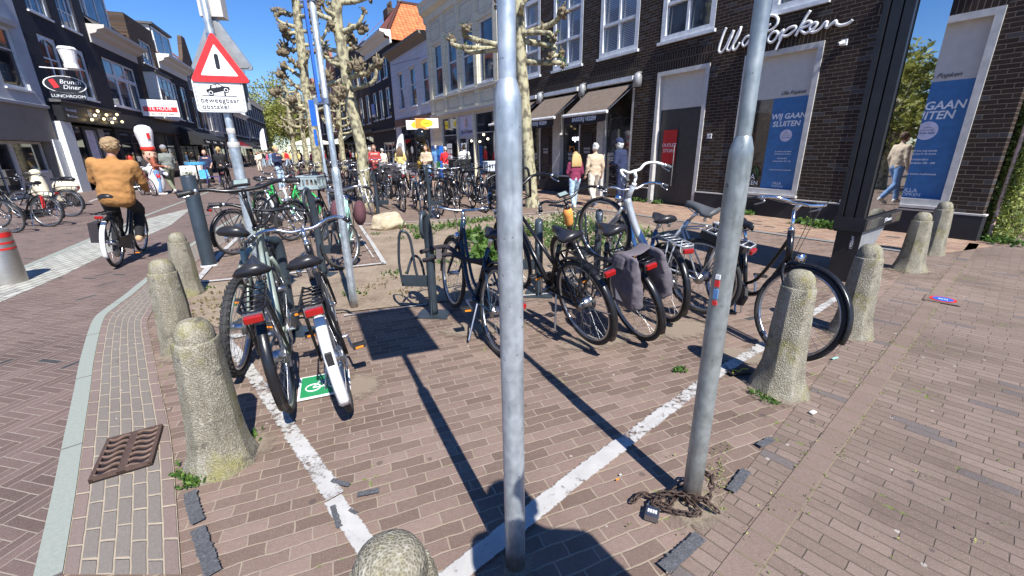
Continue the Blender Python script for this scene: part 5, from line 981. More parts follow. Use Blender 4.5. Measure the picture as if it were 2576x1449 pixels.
    if fend:
        fender('rear_mudguard', rh, R0 + 0.014, 20, 120 if rear_fend_m else 205, 0.055, fend, e)
        if rear_fend_m: fender('mudguard_tail', rh, R0 + 0.016, 119, 204, 0.06, rear_fend_m, e)
        if frontlamp or kind == 'omafiets': fender('front_mudguard', fh, R0 + 0.012, -12, 118, 0.05, fend, e, T)
        if lod:
            b = B()
            for s_ in (-1, 1): b.tube([rh + Vector((0, s_ * 0.05, 0)), rh + Vector(((R0 + 0.016) * math.cos(R(165)), s_ * 0.02, (R0 + 0.016) * math.sin(R(165))))], 0.0022, 4)
            b.build('mudguard_stay', 'chrome', e)
    if rack:
        b = B(); zt = 0.775; x0, x1 = -0.3, 0.1
        b.tube([(x1, 0.05, zt), (x0 + 0.03, 0.06, zt), (x0, 0.045, zt), (x0, -0.045, zt), (x0 + 0.03, -0.06, zt), (x1, -0.05, zt)], 0.007, 6)
        for k in range(5): b.tube([(x0 + 0.06 + k * 0.075, -0.056, zt), (x0 + 0.06 + k * 0.075, 0.056, zt)], 0.0045, 5)
        for s_ in (-1, 1):
            b.tube([(x0 + 0.09, s_ * 0.06, zt), (-0.02, s_ * 0.075, R0)], 0.006, 5); b.tube([(x0 + 0.2, s_ * 0.06, zt), (0.0, s_ * 0.075, R0)], 0.006, 5); b.tube([(x1, s_ * 0.05, zt), (sst.x + 0.0, s_ * 0.02, sst.z)], 0.006, 5)
        rk = b.build('rack', rack if isinstance(rack, str) else 'black_paint', e, smooth=True)
        if battery: B().box((-0.08, 0, zt - 0.045), (0.36, 0.1, 0.06)).build('battery', battery, e)
    if light:
        lx, lz = light_at or (-0.315, 0.735)
        tl_ = B().box((lx, 0, lz), (0.02, 0.085, 0.038)).build('tail_light', light, e); tl_.modifiers.new('bevel', 'BEVEL').width = 0.006; B().box((lx + 0.012, 0, lz + 0.006), (0.01, 0.092, 0.05)).build('light_bracket', 'chrome', tl_)
    if guard:
        b = B(); pts = [(0.56, 0.2), (0.6, 0.28), (0.57, 0.36), (0.47, 0.39), (0.02, 0.41), (-0.06, 0.36), (-0.05, 0.3), (0.02, 0.28), (0.45, 0.17)]
        b.prism(pts, -0.075, -0.048); b.build('chain_guard', 'black_plastic' if guard is True else guard, e)
    ca = R(crank); b = B()
    for s_ in (-1, 1):
        d = Vector((math.cos(ca), 0, math.sin(ca))) * s_; y = s_ * 0.085
        b.tube([bbk + Vector((0, y, 0)), bbk + d * 0.17 + Vector((0, y + s_ * 0.015, 0))], 0.009, 6)
    b.tube([bbk + Vector((0, -0.09, 0)), bbk + Vector((0, 0.09, 0))], 0.012, 8); 
    if not guard: b.tube([bbk + Vector((0, -0.055, 0)), bbk + Vector((0, -0.05, 0))], 0.085, 24)
    ck = b.build('crank', 'alloy', e, smooth=False)
    for s_ in (-1, 1):
        d = Vector((math.cos(ca), 0, math.sin(ca))) * s_; p = bbk + d * 0.17 + Vector((0, s_ * 0.145, 0))
        g_ = B()
        for q in (-1, 1): g_.box(p + Vector((q * 0.03, 0, 0)), (0.016, 0.085, 0.022))
        g_.tube([p + Vector((0, -s_ * 0.045, 0)), p + Vector((0, s_ * 0.045, 0))], 0.01, 6); pe = g_.build('pedal', 'black_plastic', ck)
        if lod: B().box(p + Vector((-0.039, 0, 0)), (0.003, 0.05, 0.014)).build('reflector', 'orange_plastic', pe)
    if not guard and lod:
        b = B(); b.tube([bbk + Vector((0, -0.052, 0.085)), rh + Vector((0, -0.045, 0.05))], 0.004, 4); b.tube([bbk + Vector((0, -0.052, -0.085)), rh + Vector((0, -0.045, -0.09))], 0.004, 4); b.tube([rh + Vector((0, -0.05, -0.09)), rh + Vector((0.02, -0.05, 0))], 0.012, 6); b.tube([rh + Vector((0, -0.055, 0)), rh + Vector((0, -0.03, 0))], [0.045, 0.06], 18); b.build('chain', 'steel_dull', e)
    if stand: B().tube([(0.3, 0.05, 0.3), (0.22, 0.14, 0.02)], 0.008, 6).build('kickstand', 'alloy', e)
    if frontlamp:
        b = B(); b.lathe([(0.0, -0.03), (0.025, -0.025), (0.036, 0.02), (0.036, 0.028), (0.0, 0.03)], (hb.x + 0.075, 0, hb.z + 0.03), 14, Matrix.Rotation(R(90), 3, 'Y')); b.v = [tuple(T @ Vector(p)) for p in b.v]; b.build('headlight', 'chrome' if lod else 'alloy', e, smooth=True)
    if lock: B().tube(arcpts((0, 0, R0), 0.0, 0, 0, 1), 0.001, 3) if False else B().tube([Vector((sst.x - 0.09 + 0.03 * math.cos(t), 0.07 * math.cos(t), sst.z - 0.14 + 0.07 * math.sin(t))) for t in [0.6 + k * 0.55 for k in range(9)]], 0.011, 6).build('ring_lock', 'black_plastic', e, smooth=True)
    if basket or front_rack:
        b = B(); zc = hb.z + 0.16 if front_rack else hb.z + 0.2; xf = hb.x + 0.08; W2, D2, Hh = (0.2, 0.3, 0.05) if front_rack else (0.17, 0.26, 0.2)
        zc = 0.9 if front_rack else 0.86
        for zz in ((zc,) if front_rack else (zc, zc + Hh / 2, zc + Hh)): b.tube([(xf, -W2, zz), (xf + D2, -W2, zz), (xf + D2, W2, zz), (xf, W2, zz)], 0.006, 5, closed=True)
        for k in range(6): yy = -W2 + 2 * W2 * (k + 0.5) / 6; b.tube([(xf, yy, zc), (xf + D2, yy, zc)] + ([] if front_rack else [(xf + D2, yy, zc + Hh)]), 0.0045, 4)
        if not front_rack:
            for k in range(5):
                xx = xf + D2 * k / 4
                for s_ in (-1, 1): b.tube([(xx, s_ * W2, zc), (xx, s_ * W2, zc + Hh)], 0.0045, 4)
        else:
            b.tube(spline([(xf, -W2, zc), (xf - 0.02, -W2, zc + 0.2), (xf, -W2 * 0.8, zc + 0.27), (xf, W2 * 0.8, zc + 0.27), (xf - 0.02, W2, zc + 0.2), (xf, W2, zc)], 4), 0.011, 6)
        for s_ in (-1, 1): b.tube([(xf + D2 * 0.6, s_ * 0.1, zc), (fh.x, s_ * 0.07, R0)], 0.006, 5)
        b.v = [tuple(T @ Vector(p)) for p in b.v]; b.build('front_carrier' if front_rack else 'basket', 'black_paint' if not isinstance(basket, str) else basket, e, smooth=True)
    return e
def crate(label, loc, rz, size, mat, name='crate', pitch=0, solid=False):
    w_, d, h = size; e = empty(name, loc, 0, label, 'crate'); e.rotation_euler = Euler((0, pitch, rz))
    b = B(); t = 0.008; b.bb(-w_ / 2, w_ / 2, -d / 2, d / 2, 0, t)
    for s_ in (-1, 1):
        for (ax_, ln) in (('x', w_), ('y', d)):
            off = (d if ax_ == 'x' else w_) / 2 * s_
            def bar_(a0, a1, z0, z1):
                if ax_ == 'x': b.bb(a0, a1, off - t * s_, off, z0, z1)
                else: b.bb(off - t * s_, off, a0, a1, z0, z1)
            bar_(-ln / 2, ln / 2, t, h * 0.2); bar_(-ln / 2, ln / 2, h * 0.72, h * 0.92)
            if solid: bar_(-ln / 2, ln / 2, h * 0.2, h * 0.72)
            else:
                for k in range(6): a = -ln / 2 + ln * k / 5; bar_(max(a - 0.012, -ln / 2), min(a + 0.012, ln / 2), h * 0.2, h * 0.72)
    b.build('box', mat, e)
    b = B()
    b.tube([(-w_ / 2, -d / 2, h * 0.95), (w_ / 2, -d / 2, h * 0.95), (w_ / 2, d / 2, h * 0.95), (-w_ / 2, d / 2, h * 0.95)], 0.012, 4, closed=True); b.build('rim', mat, e)
    return e
D_ = math.degrees
A = make_bike('sage grey electric bicycle with display, black rear rack and long red reflector, left foreground', (-1.37, 2.29, 0.03), R(116), R(5), R(-5), -0.12, 0.1, 'diag', 'sage_paint', bars='flat', barm='black_paint', fend='black_paint', display=True, guard=False, grips='black_plastic', crank=-60, stand=True, frontlamp=False)
A2 = make_bike('mountain bicycle with thick knobbly tyres leaning beside the electric one, leftmost in the foreground', (-1.94, 2.71, 0.02), R(108), R(0), R(7), 0.03, -0.04, 'mtb', 'sage_paint', bars='flat', barm='black_paint', fend=None, rack=False, guard=False, knob=True, stand=False, frontlamp=False, light=None, crank=15)
Bk = make_bike('black bicycle with white rear mudguard and red figure-eight reflector over the green tile', (-1.02, 2.3, 0.0), R(114), R(-2), R(-8), -0.05, -0.07, 'diag', 'black_paint', bars='city', barm='chrome', rear_fend_m='white_paint', fend='black_paint', guard=False, crank=10, frontlamp=False, light='red_plastic')
B().box((-0.345, 0, 0.47), (0.03, 0.035, 0.09)).build('tail_light', 'black_plastic', Bk)
Ck = make_bike('dark blue Dutch bicycle with chrome bars just left of the central pole', (-0.14, 3.0, 0.0), R(115), R(1), R(5), -0.06, -0.1, 'omafiets', 'dark_blue_paint', bars='dutch', barm='chrome', rear_fend_m='white_paint', guard='dark_blue_paint', rack=False, light='red_plastic', light_at=(-0.36, 0.5), crank=185, lock=True)
Dk = make_bike('heavy black bicycle with front carrier and taped saddle right of the central pole', (0.58, 3.1, 0.05), R(119), R(8), R(-12), -0.1, -0.0, 'diag', 'black_paint', bars='city', barm='black_paint', front_rack=True, guard=True, crank=100, lock=True)
Ek = make_bike('black electric bicycle with display and grey double panniers', (1.05, 3.22, 0.0), R(110), R(0), R(-15), -0.03, 0.02, 'lowstep', 'black_paint', bars='city', barm='black_paint', display=True, guard=True, light='red_plastic', crank=70)
Fk = make_bike('dark blue electric bicycle with silver rear rack behind the panniers', (1.4, 3.62, 0.0), R(98), R(3), R(-4), -0.06, -0.02, 'diag', 'blue_paint', bars='city', barm='chrome', rack='silver_paint', fend='black_paint', guard=True, grips='grey_leather')
text('lettering', 'STELLA', 0.07, 'poster_white', Fk, (0.72, 0.028, 0.53), (R(90), R(-42), PI), 0.001)
Gk = make_bike('silver electric bicycle with white grips and raised front wheel', (1.62, 3.6, 0.1), R(130), R(14), R(-8), -0.05, -0.05, 'lowstep', 'silver_paint', bars='city', barm='white_paint', rack='silver_paint', battery='black_plastic', fend=None, guard=True, saddle_m='grey_leather', light='red_plastic', grips='grey_leather')
Hk = make_bike('shiny black Dutch bicycle facing right with its front wheel beside the concrete bollards', (2.02, 3.95, 0.0), R(-91), R(0), R(-4), -0.12, 0.02, 'omafiets', 'black_paint', steer=R(20), bars='dutch', barm='chrome', rack='silver_paint', guard=True, light='red_plastic', battery='black_plastic', crank=120)
# panniers on Ek
pn = empty('pannier_bags', tuple(Ek.location), 0, 'pair of dark grey cloth panniers over the rear rack of the black electric bicycle', 'pannier'); pn.rotation_euler = Ek.rotation_euler.copy()
for s_ in (-1, 1):
    b = B(); N, Mx = 10, 8; rnd = random.Random(5 + s_)
    for i in range(Mx + 1):
        v_ = i / Mx; z = 0.83 - v_ * 0.42; wd = 0.15 + 0.02 * math.sin(v_ * PI) - 0.015 * v_; th = 0.03 + 0.075 * math.sin(min(1, v_ * 1.2) * PI / 2) * (1 - 0.2 * v_)
        for k in range(16):
            a = 2 * PI * k / 16; cx = abs(math.cos(a)) ** 0.5 * (1 if math.cos(a) > 0 else -1); sy = abs(math.sin(a)) ** 0.6 * (1 if math.sin(a) > 0 else -1)
            b.v.append((-0.16 + cx * wd + rnd.uniform(-.006, .006), s_ * (0.085 + th / 2) + sy * th * 0.6 + rnd.uniform(-.008, .008), z + rnd.uniform(-.006, .006)))
    for i in range(Mx):
        for k in range(16): b.f.append((i * 16 + k, i * 16 + (k + 1) % 16, (i + 1) * 16 + (k + 1) % 16, (i + 1) * 16 + k))
    b.f.append(tuple(range(16))); b.f.append(tuple(range(Mx * 16, Mx * 16 + 16)))
    o = b.build('bag', 'pannier_cloth', pn, smooth=True); o.modifiers.new('sub', 'SUBSURF').render_levels = 3; tx = bpy.data.textures.new('folds', 'CLOUDS'); tx.noise_scale = 0.09; dm = o.modifiers.new('folds', 'DISPLACE'); dm.texture = tx; dm.strength = 0.022; dm.texture_coords = 'LOCAL'
    B().add([(-0.2, s_ * 0.207, 0.5), (-0.12, s_ * 0.212, 0.5), (-0.14, s_ * 0.212, 0.6)], [(0, 1, 2)]).build('reflective_triangle', 'sign_white', o)
b = B(); b.tube(spline([(-0.13, -0.16, 0.74), (-0.13, -0.11, 0.815), (-0.13, 0, 0.8), (-0.13, 0.11, 0.815), (-0.13, 0.16, 0.74)], 4), 0.07, 8, flat=0.16); b.build('flap', 'pannier_cloth', pn)
# orange cloth on Ek stem
o = B().lathe([(0.03, -0.09), (0.045, -0.06), (0.04, -0.02), (0.048, 0.02), (0.042, 0.06), (0.028, 0.08)], (0.85, 0, 0.94), 14, Matrix.Rotation(R(-14), 3, 'Y')).build('orange_cloth', 'orange_cloth', smooth=True); tag(o, 'orange cloth wrapped round the stem of the electric bicycle with panniers', 'cloth'); o.location = Ek.location; o.rotation_euler = Ek.rotation_euler.copy()
# cloth lock on Ck
M4 = Matrix.Translation(Ck.location) @ Ck.rotation_euler.to_matrix().to_4x4()

# mid-ground bikes on the left of the bed
pc_ = make_bike('pale grey city bicycle with dark rear wheel guard left of the banner pole', at(683, 585), R(-32), R(0), R(6), -0.05, 0, 'lowstep', 'pale_paint', bars='city', barm='alloy', rack='black_paint', rear_fend_m='black_paint', guard=True)
gb = make_bike('bright green bicycle seen between the grey handlebars', at(775, 560), R(165), 0, R(5), 0, 0, 'lowstep', 'green_paint', bars='dutch', fend='green_paint', guard='green_paint', lod=1)
mt = make_bike('mint green bicycle with brown panniers behind the banner pole', at(875, 676) - Vector((math.cos(R(-72)), math.sin(R(-72)), 0)) * 1.1, R(-72), 0, R(-4), 0.0, -0.05, 'lowstep', 'mint_paint', steer=R(-42), bars='dutch', barm='alloy', fend='black_paint', guard=True)
mp = empty('pannier_bags', tuple(mt.location), 0, 'maroon brown cloth panniers on the mint green bicycle', 'pannier'); mp.rotation_euler = mt.rotation_euler.copy()
for s_ in (-1, 1):
    o = B().sph((-0.1, s_ * 0.17, 0.6), 0.2, (0.85, 0.5, 1.0), 14, 10).build('bag', 'maroon_cloth', mp, smooth=True)
cb = make_bike('black bicycle with a grey-green crate on its front carrier beside the rack post', at(800, 600) + Vector((0.1, 0.9, 0)), R(-85), 0, R(3), 0, 0, 'omafiets', 'black_paint', bars='dutch', barm='black_paint', front_rack=True)
cp = (Matrix.Translation(cb.location) @ cb.rotation_euler.to_matrix().to_4x4()) @ Vector((1.14, 0, 0.92))
crate('grey-green plastic crate tilted on the front carrier behind the banner pole', cp, R(-85), (0.38, 0.34, 0.22), 'crate_plastic')
lb = make_bike('dark bicycle with small red rear light beyond the sage electric bicycle', at(597, 640), R(70), 0, R(4), 0, 0, 'diag', 'black_paint', bars='flat', barm='black_paint', lod=1)
lb2 = make_bike('brown dark bicycle with red lamp right of the grey sign pole', at(655, 560), R(60), 0, R(4), 0, 0, 'omafiets', 'wood_band', bars='city', barm='black_paint', lod=1)
# far left pair
f1 = make_bike('black bicycle with side bag parked at the left edge by the road', at(45, 585) + Vector((-1.1, -0.1, 0)), R(2), 0, R(5), 0, 0, 'omafiets', 'black_paint', bars='dutch', barm='black_paint', lod=1, group='bicycles at the left edge')
f2 = make_bike('dark bicycle with red strap on the rear wheel, second at the left edge', at(105, 573) + Vector((0.1, 0.1, 0)), R(183), 0, R(5), 0, 0, 'omafiets', 'black_paint', bars='dutch', barm='black_paint', lod=1, group='bicycles at the left edge')
B().box((-0.0, 0.03, 0.55), (0.02, 0.06, 0.28)).build('red_strap', 'sign_red', f2)
f3 = make_bike('black bicycle with big rear tyre farther back at the left edge', at(60, 560) + Vector((0.3, 0.9, 0)), R(186), 0, R(5), 0, 0, 'omafiets', 'black_paint', bars='dutch', barm='black_paint', lod=1, group='bicycles at the left edge')
q = tag(B().box((0, 0, 0), (0.36, 0.16, 0.34)).build('side_bag', 'dark_cloth', loc=tuple(f1.location + Vector((0.55, -0.16, 0.6)))), 'dark square bag hanging on the black bicycle at the left edge', 'bag'); q.modifiers.new('b', 'BEVEL').width = 0.03

# background bikes: prototypes, then copies with their parts
RC = random.Random(11)
prot = [make_bike('x', (0, 0, 0), 0, 0, 0, 0, 0, 'omafiets', 'black_paint', bars='dutch', barm='chrome', lod=0.5), make_bike('x', (0, 0, 0), 0, 0, 0, 0.03, -0.02, 'diag', 'dark_blue_paint', bars='city', barm='black_paint', lod=0.5, rack='silver_paint'),
        make_bike('x', (0, 0, 0), 0, 0, 0, -0.02, 0.02, 'omafiets', 'black_paint', bars='dutch', barm='alloy', lod=0.5, basket=True), make_bike('x', (0, 0, 0), 0, 0, 0, 0.0, -0.05, 'mtb', 'black_paint', bars='flat', barm='black_paint', lod=0.5, guard=False, saddle_m='leather'),
        make_bike('x', (0, 0, 0), 0, 0, 0, 0.0, 0, 'lowstep', 'white_paint', bars='city', barm='alloy', lod=0.5, tyre='yellow_rubber', rim='alloy')]
used = [False] * 5
def put(k, x, y, yaw, label, z=0, pitch=0, steer=0):
    if not used[k]: o = prot[k]; used[k] = True
    else: o = copy_tree(prot[k])
    o.location = (x, y, z); o.rotation_euler = (Matrix.Rotation(R(yaw), 4, 'Z') @ Matrix.Rotation(-R(pitch), 4, 'Y') @ Matrix.Rotation(R(RC.uniform(-6, 6)), 4, 'X')).to_euler()
    o['label'] = label; o['group'] = 'bicycles beyond the planting bed'; return o
fr = [(940, 543, 4, 'bicycle with pale yellow tyres at the left end of the row behind the boulder'), (985, 530, 0, 'black bicycle with its front wheel lifted high behind the boulder'), (1018, 533, 3, 'upright black bicycle, third from the left behind the boulder'), (1062, 537, 1, 'dark bicycle with silver tube stripe left of the second rack post'),
      (1108, 541, 2, 'bicycle with wire basket right of the second rack post'), (1150, 534, 0, 'black bicycle standing before the black crate bicycle'), (1185, 526, 2, 'black bicycle with large front basket under the crate'), (1222, 535, 1, 'dark bicycle nearest the central pole in the row'), (1262, 522, 0, 'black bicycle half hidden by the central pole')]
for i, (px, py, k, lab) in enumerate(fr):
    p = at(px, py); yw = RC.choice((-66, -62, -70)) + RC.uniform(-5, 5); d = Vector((math.cos(R(yw)), math.sin(R(yw)), 0)); p = p - d * 1.1
    up = i in (1, 6); o = put(k, p.x, p.y, yw, lab, 0.05 if up else 0, 14 if up else 0)
rows = [(890, 500), (915, 492), (865, 488), (985, 500), (1015, 497), (1045, 500), (1080, 497), (1120, 500), (1160, 500), (1205, 500), (1240, 498), (740, 490), (765, 478), (790, 472), (815, 482), (838, 474), (760, 462), (785, 458), (812, 460), (845, 458), (872, 466), (900, 470), (930, 474), (960, 476), (735, 472), (825, 450), (855, 448), (885, 455)]
wh = ['near the far end', 'in the second row', 'behind the rack posts', 'in the dense group']
land = {0: 'left of the nearest pollard trunk', 1: 'right of the nearest pollard trunk', 2: 'between the two pollard trunks', 3: 'in front of the shoppers'}
for i, (px, py) in enumerate(rows):
    p = at(px, py); yw = RC.choice((115, -65)) + RC.uniform(-12, 12)
    zone = 'before the far terrace crowd' if py < 460 else ('left of the blue lettered panel' if px < 840 else ('around the nearest pollard trunk' if px < 960 else 'in front of the shoppers'))
    put((i * 3 + i // 5) % 4, p.x, p.y, yw, 'dark parked bicycle %s, number %d from the left there' % (zone, sum(1 for q in rows[:i] if abs(q[0] - px) < 120) + 1) if False else 'dark bicycle in the crowded rack rows %s' % zone)
    
crate('black plastic crate on a bicycle in front of the shoppers', at(1185, 522) + Vector((-0.3, 0.35, 0.98)), R(25), (0.5, 0.4, 0.3), 'black_plastic', solid=True)
crate('blue-grey wire crate on the bicycle nearest the central pole', at(1240, 520) + Vector((0, 0.4, 0.95)), R(25), (0.42, 0.34, 0.26), 'pale_paint')
b = B(); b.sph((0, 0, 0), 0.45, (1.1, 0.7, 0.75), 16, 10); q = tag(b.build('covered_bicycle_bag', 'dark_cloth', loc=tuple(at(975, 500) + Vector((0, 0.3, 0.75))), smooth=True), 'large black rain cover over a bicycle near the pollard trunk', 'cover')

# ================================================================ BICYCLE RACKS
def rack_post(label, p, rz, H=0.95, side=1, loops=True, tag_=True):
    e = empty('bicycle_rack', (p.x, p.y, 0), rz + R(58), label, 'bicycle rack', 'curved steel bicycle racks')
    P = spline([(0, 0, 0.02), (0.0, 0, 0.3), (0.015, 0, 0.6), (0.0, 0, 0.8), (-0.06, 0, H - 0.02), (-0.12, 0, H), (-0.16, 0, H - 0.05), (-0.17, 0, H - 0.14), (-0.13, 0, H - 0.2)], 4)
    b = B(); n = len(P); b.tube(P, [0.042 if i < 14 else max(0.016, 0.042 - (i - 14) * 0.0032) for i in range(n)], 12); b.build('post', 'rack_grey', e, smooth=True)
    b = B(); b.box((0.0, 0, 0.008), (0.22, 0.3, 0.014)); b.prism([(-0.09, 0.014), (0.12, 0.014), (0.03, 0.2), (-0.02, 0.24)], -0.006, 0.006); b.build('base_plate', 'rack_grey', e)
    if loops:
        b = B(); b.box((0, side * 0.16, 0.34), (0.012, 0.26, 0.11)); b.build('arm', 'rack_grey', e)
        b = B()
        b.tube(spline([(0.0, side * 0.28, 0.3), (-0.02, side * 0.29, 0.52), (-0.05, side * 0.25, 0.78), (-0.06, side * 0.2, 0.82), (-0.03, side * 0.16, 0.74), (0.0, side * 0.14, 0.42), (0.04, side * 0.1, 0.3), (0.1, side * 0.1, 0.36), (0.1, side * 0.13, 0.52), (0.05, side * 0.18, 0.56), (0.02, side * 0.24, 0.4)], 5), 0.0125, 8); b.build('wheel_loop', 'rack_grey', e, smooth=True)
    return e
rack_post('black curved rack post with chained lock in front of the dark blue bicycle', at(1092, 792), R(25), 0.98, 1)
rack_post('grey curved rack post left of the banner pole holding the crate bicycle', at(815, 692), R(25), 1.08, -1)
rack_post('grey rack post hidden between the two foreground left bicycles', at(740, 835), R(25), 0.85, 1)
rack_post('grey curved rack post at the left of the row behind the boulder', at(952, 545), R(25), 1.05, -1)
rack_post('grey curved rack post in the middle of the row behind the boulder', at(1083, 548), R(25), 1.15, -1)
rack_post('grey curved rack post right of the crate bicycle in the far row', at(1252, 530), R(25), 1.15, -1)
rack_post('grey rack post behind the black bicycle with carrier', at(1355, 742), R(25), 0.6, 1)
rack_post('grey rack post under the grey panniers bicycle', at(1500, 700), R(25), 0.7, 1)
kp_ = empty('cable_lock', (0, 0, 0), 0, 'thick black cloth covered chain lock tying the dark blue bicycle to the rack post', 'lock')
A1 = at(1092, 792) + Vector((-0.08, 0, 0.62)); F1 = atY(1225, 665, 3.35)
b = B(); b.tube(spline([A1, atY(1120, 620, 3.75), atY(1165, 648, 3.6), F1, atY(1228, 655, 3.3), atY(1180, 655, 3.5), atY(1130, 640, 3.7), A1 + Vector((0.02, 0, -0.08))], 6), 0.02, 8); b.build('sleeve', 'dark_cloth', kp_, smooth=True)
B().box(atY(1103, 638, 3.72), (0.05, 0.04, 0.09), R(20)).build('lock_body', 'chrome', kp_)

# ================================================================ TREES
def knob(b, c, r, rnd, n=12, d=None):
    for i in range(n):
        u = Vector((rnd.gauss(0, 1), rnd.gauss(0, 1), rnd.gauss(0, 1))).normalized()
        if d is not None and u.dot(d) < -0.3: u = u - d * 2 * u.dot(d)
        p = Vector(c) + u * r * rnd.uniform(0.45, 1.0); b.sph(p, r * rnd.uniform(0.3, 0.55), (1, 1, rnd.uniform(0.8, 1.3)), 7, 5)
        if rnd.random() < 0.5: b.tube([p, p + (u + Vector((0, 0, 0.5))) * r * rnd.uniform(0.5, 1.1)], [r * 0.22, r * 0.1], 5)
def pollard(label, trunk, tr, limbs, seed, Y, auto=10, top=1.2, sprout=12, group='pollarded plane trees'):
    """trunk: points; limbs: lists of pixel points followed by knob radius, unprojected near the trunk's depth"""
    rnd = random.Random(seed); base = Vector(trunk[0]); e = empty('plane_tree', (base.x, base.y, 0), 0, label, 'tree', group); off = Vector((base.x, base.y, 0))
    T_ = spline([Vector(p) - off for p in trunk], 6); n = len(T_)
    rad = [tr[0] + (tr[1] - tr[0]) * i / (n - 1) for i in range(n)]; rad[0] *= 1.35; rad[1] *= 1.12
    rad = [r * rnd.uniform(0.94, 1.07) for r in rad]
    b = B(); b.tube(T_, rad, 18); b.build('trunk', 'bark', e, smooth=True)
    def put_limb(P, r0, r1, kr, nk):
        b = B(); S_ = spline(P, 4); m = len(S_); b.tube(S_, [(r0 + (r1 - r0) * i / (m - 1)) * rnd.uniform(0.9, 1.12) for i in range(m)], 9); lo = b.build('limb', 'bark', e, smooth=True)
        for q, k_, n_ in [(S_[-1], kr, nk)] + [(q, kr * 0.62, 7) for q in S_[m // 3:-1:2] if rnd.random() < 0.75]:
            b = B(); b.sph(q, k_ * 0.5, n=7, m=5); knob(b, q, k_, rnd, n_, (S_[-1] - S_[-2]).normalized() if k_ == kr else None); b.build('knob', 'knob_bark', lo, smooth=True)
        return S_[-1]
    ends = []
    for k, (px, kr) in enumerate(limbs):
        dy = rnd.uniform(-0.9, 0.9); P = [atY(x, y, Y + dy * (i / max(1, len(px) - 1))) - off for i, (x, y) in enumerate(px)]
        zt = P[0].z; tc = min(T_, key=lambda q: abs(q.z - zt)); P[0] = Vector((tc.x, tc.y, zt)); ends.append(put_limb(P, rad[-1] * 0.62, rad[-1] * 0.36, kr, 14))
    zs = [q.z for q in T_]; zmin = min([atY(x, y, Y).z for px, _ in limbs for x, y in px[:1]] + [zs[-1]]) if limbs else top
    for k in range(auto):
        z = rnd.uniform(max(zmin, top), zs[-1]); tc = min(T_, key=lambda q: abs(q.z - z)); a = rnd.uniform(0, 2 * PI); L = rnd.uniform(0.4, 1.0) * (1.3 - 0.5 * (z - zmin) / max(0.1, zs[-1] - zmin)) * tr[0] * 5.0
        d = Vector((math.cos(a), math.sin(a), 0)); P = [tc, tc + d * L * 0.5 + Vector((0, 0, 0.05)), tc + d * L * 0.85 + Vector((0, 0, L * 0.2)), tc + d * L + Vector((rnd.uniform(-.1, .1), rnd.uniform(-.1, .1), L * 0.55))]
        ends.append(put_limb(P, rad[-1] * 0.6, rad[-1] * 0.34, tr[0] * 0.5, 10))
    put_limb([T_[-1], T_[-1] + Vector((0.05, 0, 0.3)), T_[-1] + Vector((0.0, 0, 0.5))], rad[-1], rad[-1] * 0.6, tr[0] * 0.8, 14)
    b = B()
    for c in ends:
        for i in range(sprout):
            if rnd.random() < 0.6: continue
            p = c + Vector((rnd.gauss(0, .09), rnd.gauss(0, .09), rnd.gauss(0.05, .09))); leafq(b, p, rnd.uniform(0.025, 0.05), rnd)
    if b.v: b.build('leaves', 'leaf_green', e)
    return e
def leafq(b, p, s_, rnd, up=0.0):
    n = Vector((rnd.gauss(0, 1), rnd.gauss(0, 1), rnd.gauss(0, 1) + up)).normalized(); u = n.orthogonal().normalized(); w_ = n.cross(u); a = rnd.uniform(0, 6.28); u, w_ = u * math.cos(a) + w_ * math.sin(a), w_ * math.cos(a) - u * math.sin(a)
    b.add([p - u * s_, p - w_ * s_ * 0.5 - u * s_ * 0.1, p + u * s_, p + w_ * s_ * 0.5 - u * s_ * 0.1], [(0, 1, 2, 3)])
F = lambda L: [(x / 1.49068, y / 1.49068) for x, y in L]
T1 = [(-4.21, 12.4, -0.1), (-4.14, 12.4, 1.0), (-4.11, 12.4, 1.6), (-4.23, 12.4, 2.6), (-4.28, 12.4, 3.36), (-4.31, 12.4, 4.13), (-4.34, 12.4, 4.75), (-4.22, 12.4, 5.6), (-4.25, 12.4, 6.2)]
pollard('nearest pollarded plane tree with knobbly limbs, its trunk rising among the bicycle racks', T1, (0.165, 0.12),
        [(F([(1287, 10), (1342, 3), (1385, -12)]), 0.1), (F([(1250, 85), (1191, 51), (1180, 35)]), 0.14), (F([(1275, 160), (1301, 137), (1318, 100), (1350, 100)]), 0.15), (F([(1290, 225), (1232, 222), (1212, 192), (1198, 157)]), 0.12), (F([(1294, 274), (1321, 246), (1340, 240)]), 0.16),
         (F([(1301, 294), (1345, 280), (1376, 280), (1392, 253), (1412, 240)]), 0.13), (F([(1290, 300), (1226, 318), (1198, 342), (1188, 336)]), 0.1), (F([(1320, 330), (1290, 340), (1275, 345)]), 0.15), (F([(1275, 120), (1245, 110), (1240, 95)]), 0.1), (F([(1292, 190), (1330, 175), (1322, 160)]), 0.17)], 21, 12.4, 6)
T2 = [(-9.64, 22.1, -0.1), (-9.58, 22.1, 1.67), (-9.56, 22.1, 3.49), (-9.62, 22.1, 4.46), (-9.56, 22.1, 5.84), (-9.53, 22.1, 6.95), (-9.47, 22.1, 8.2), (-9.45, 22.1, 9.4)]
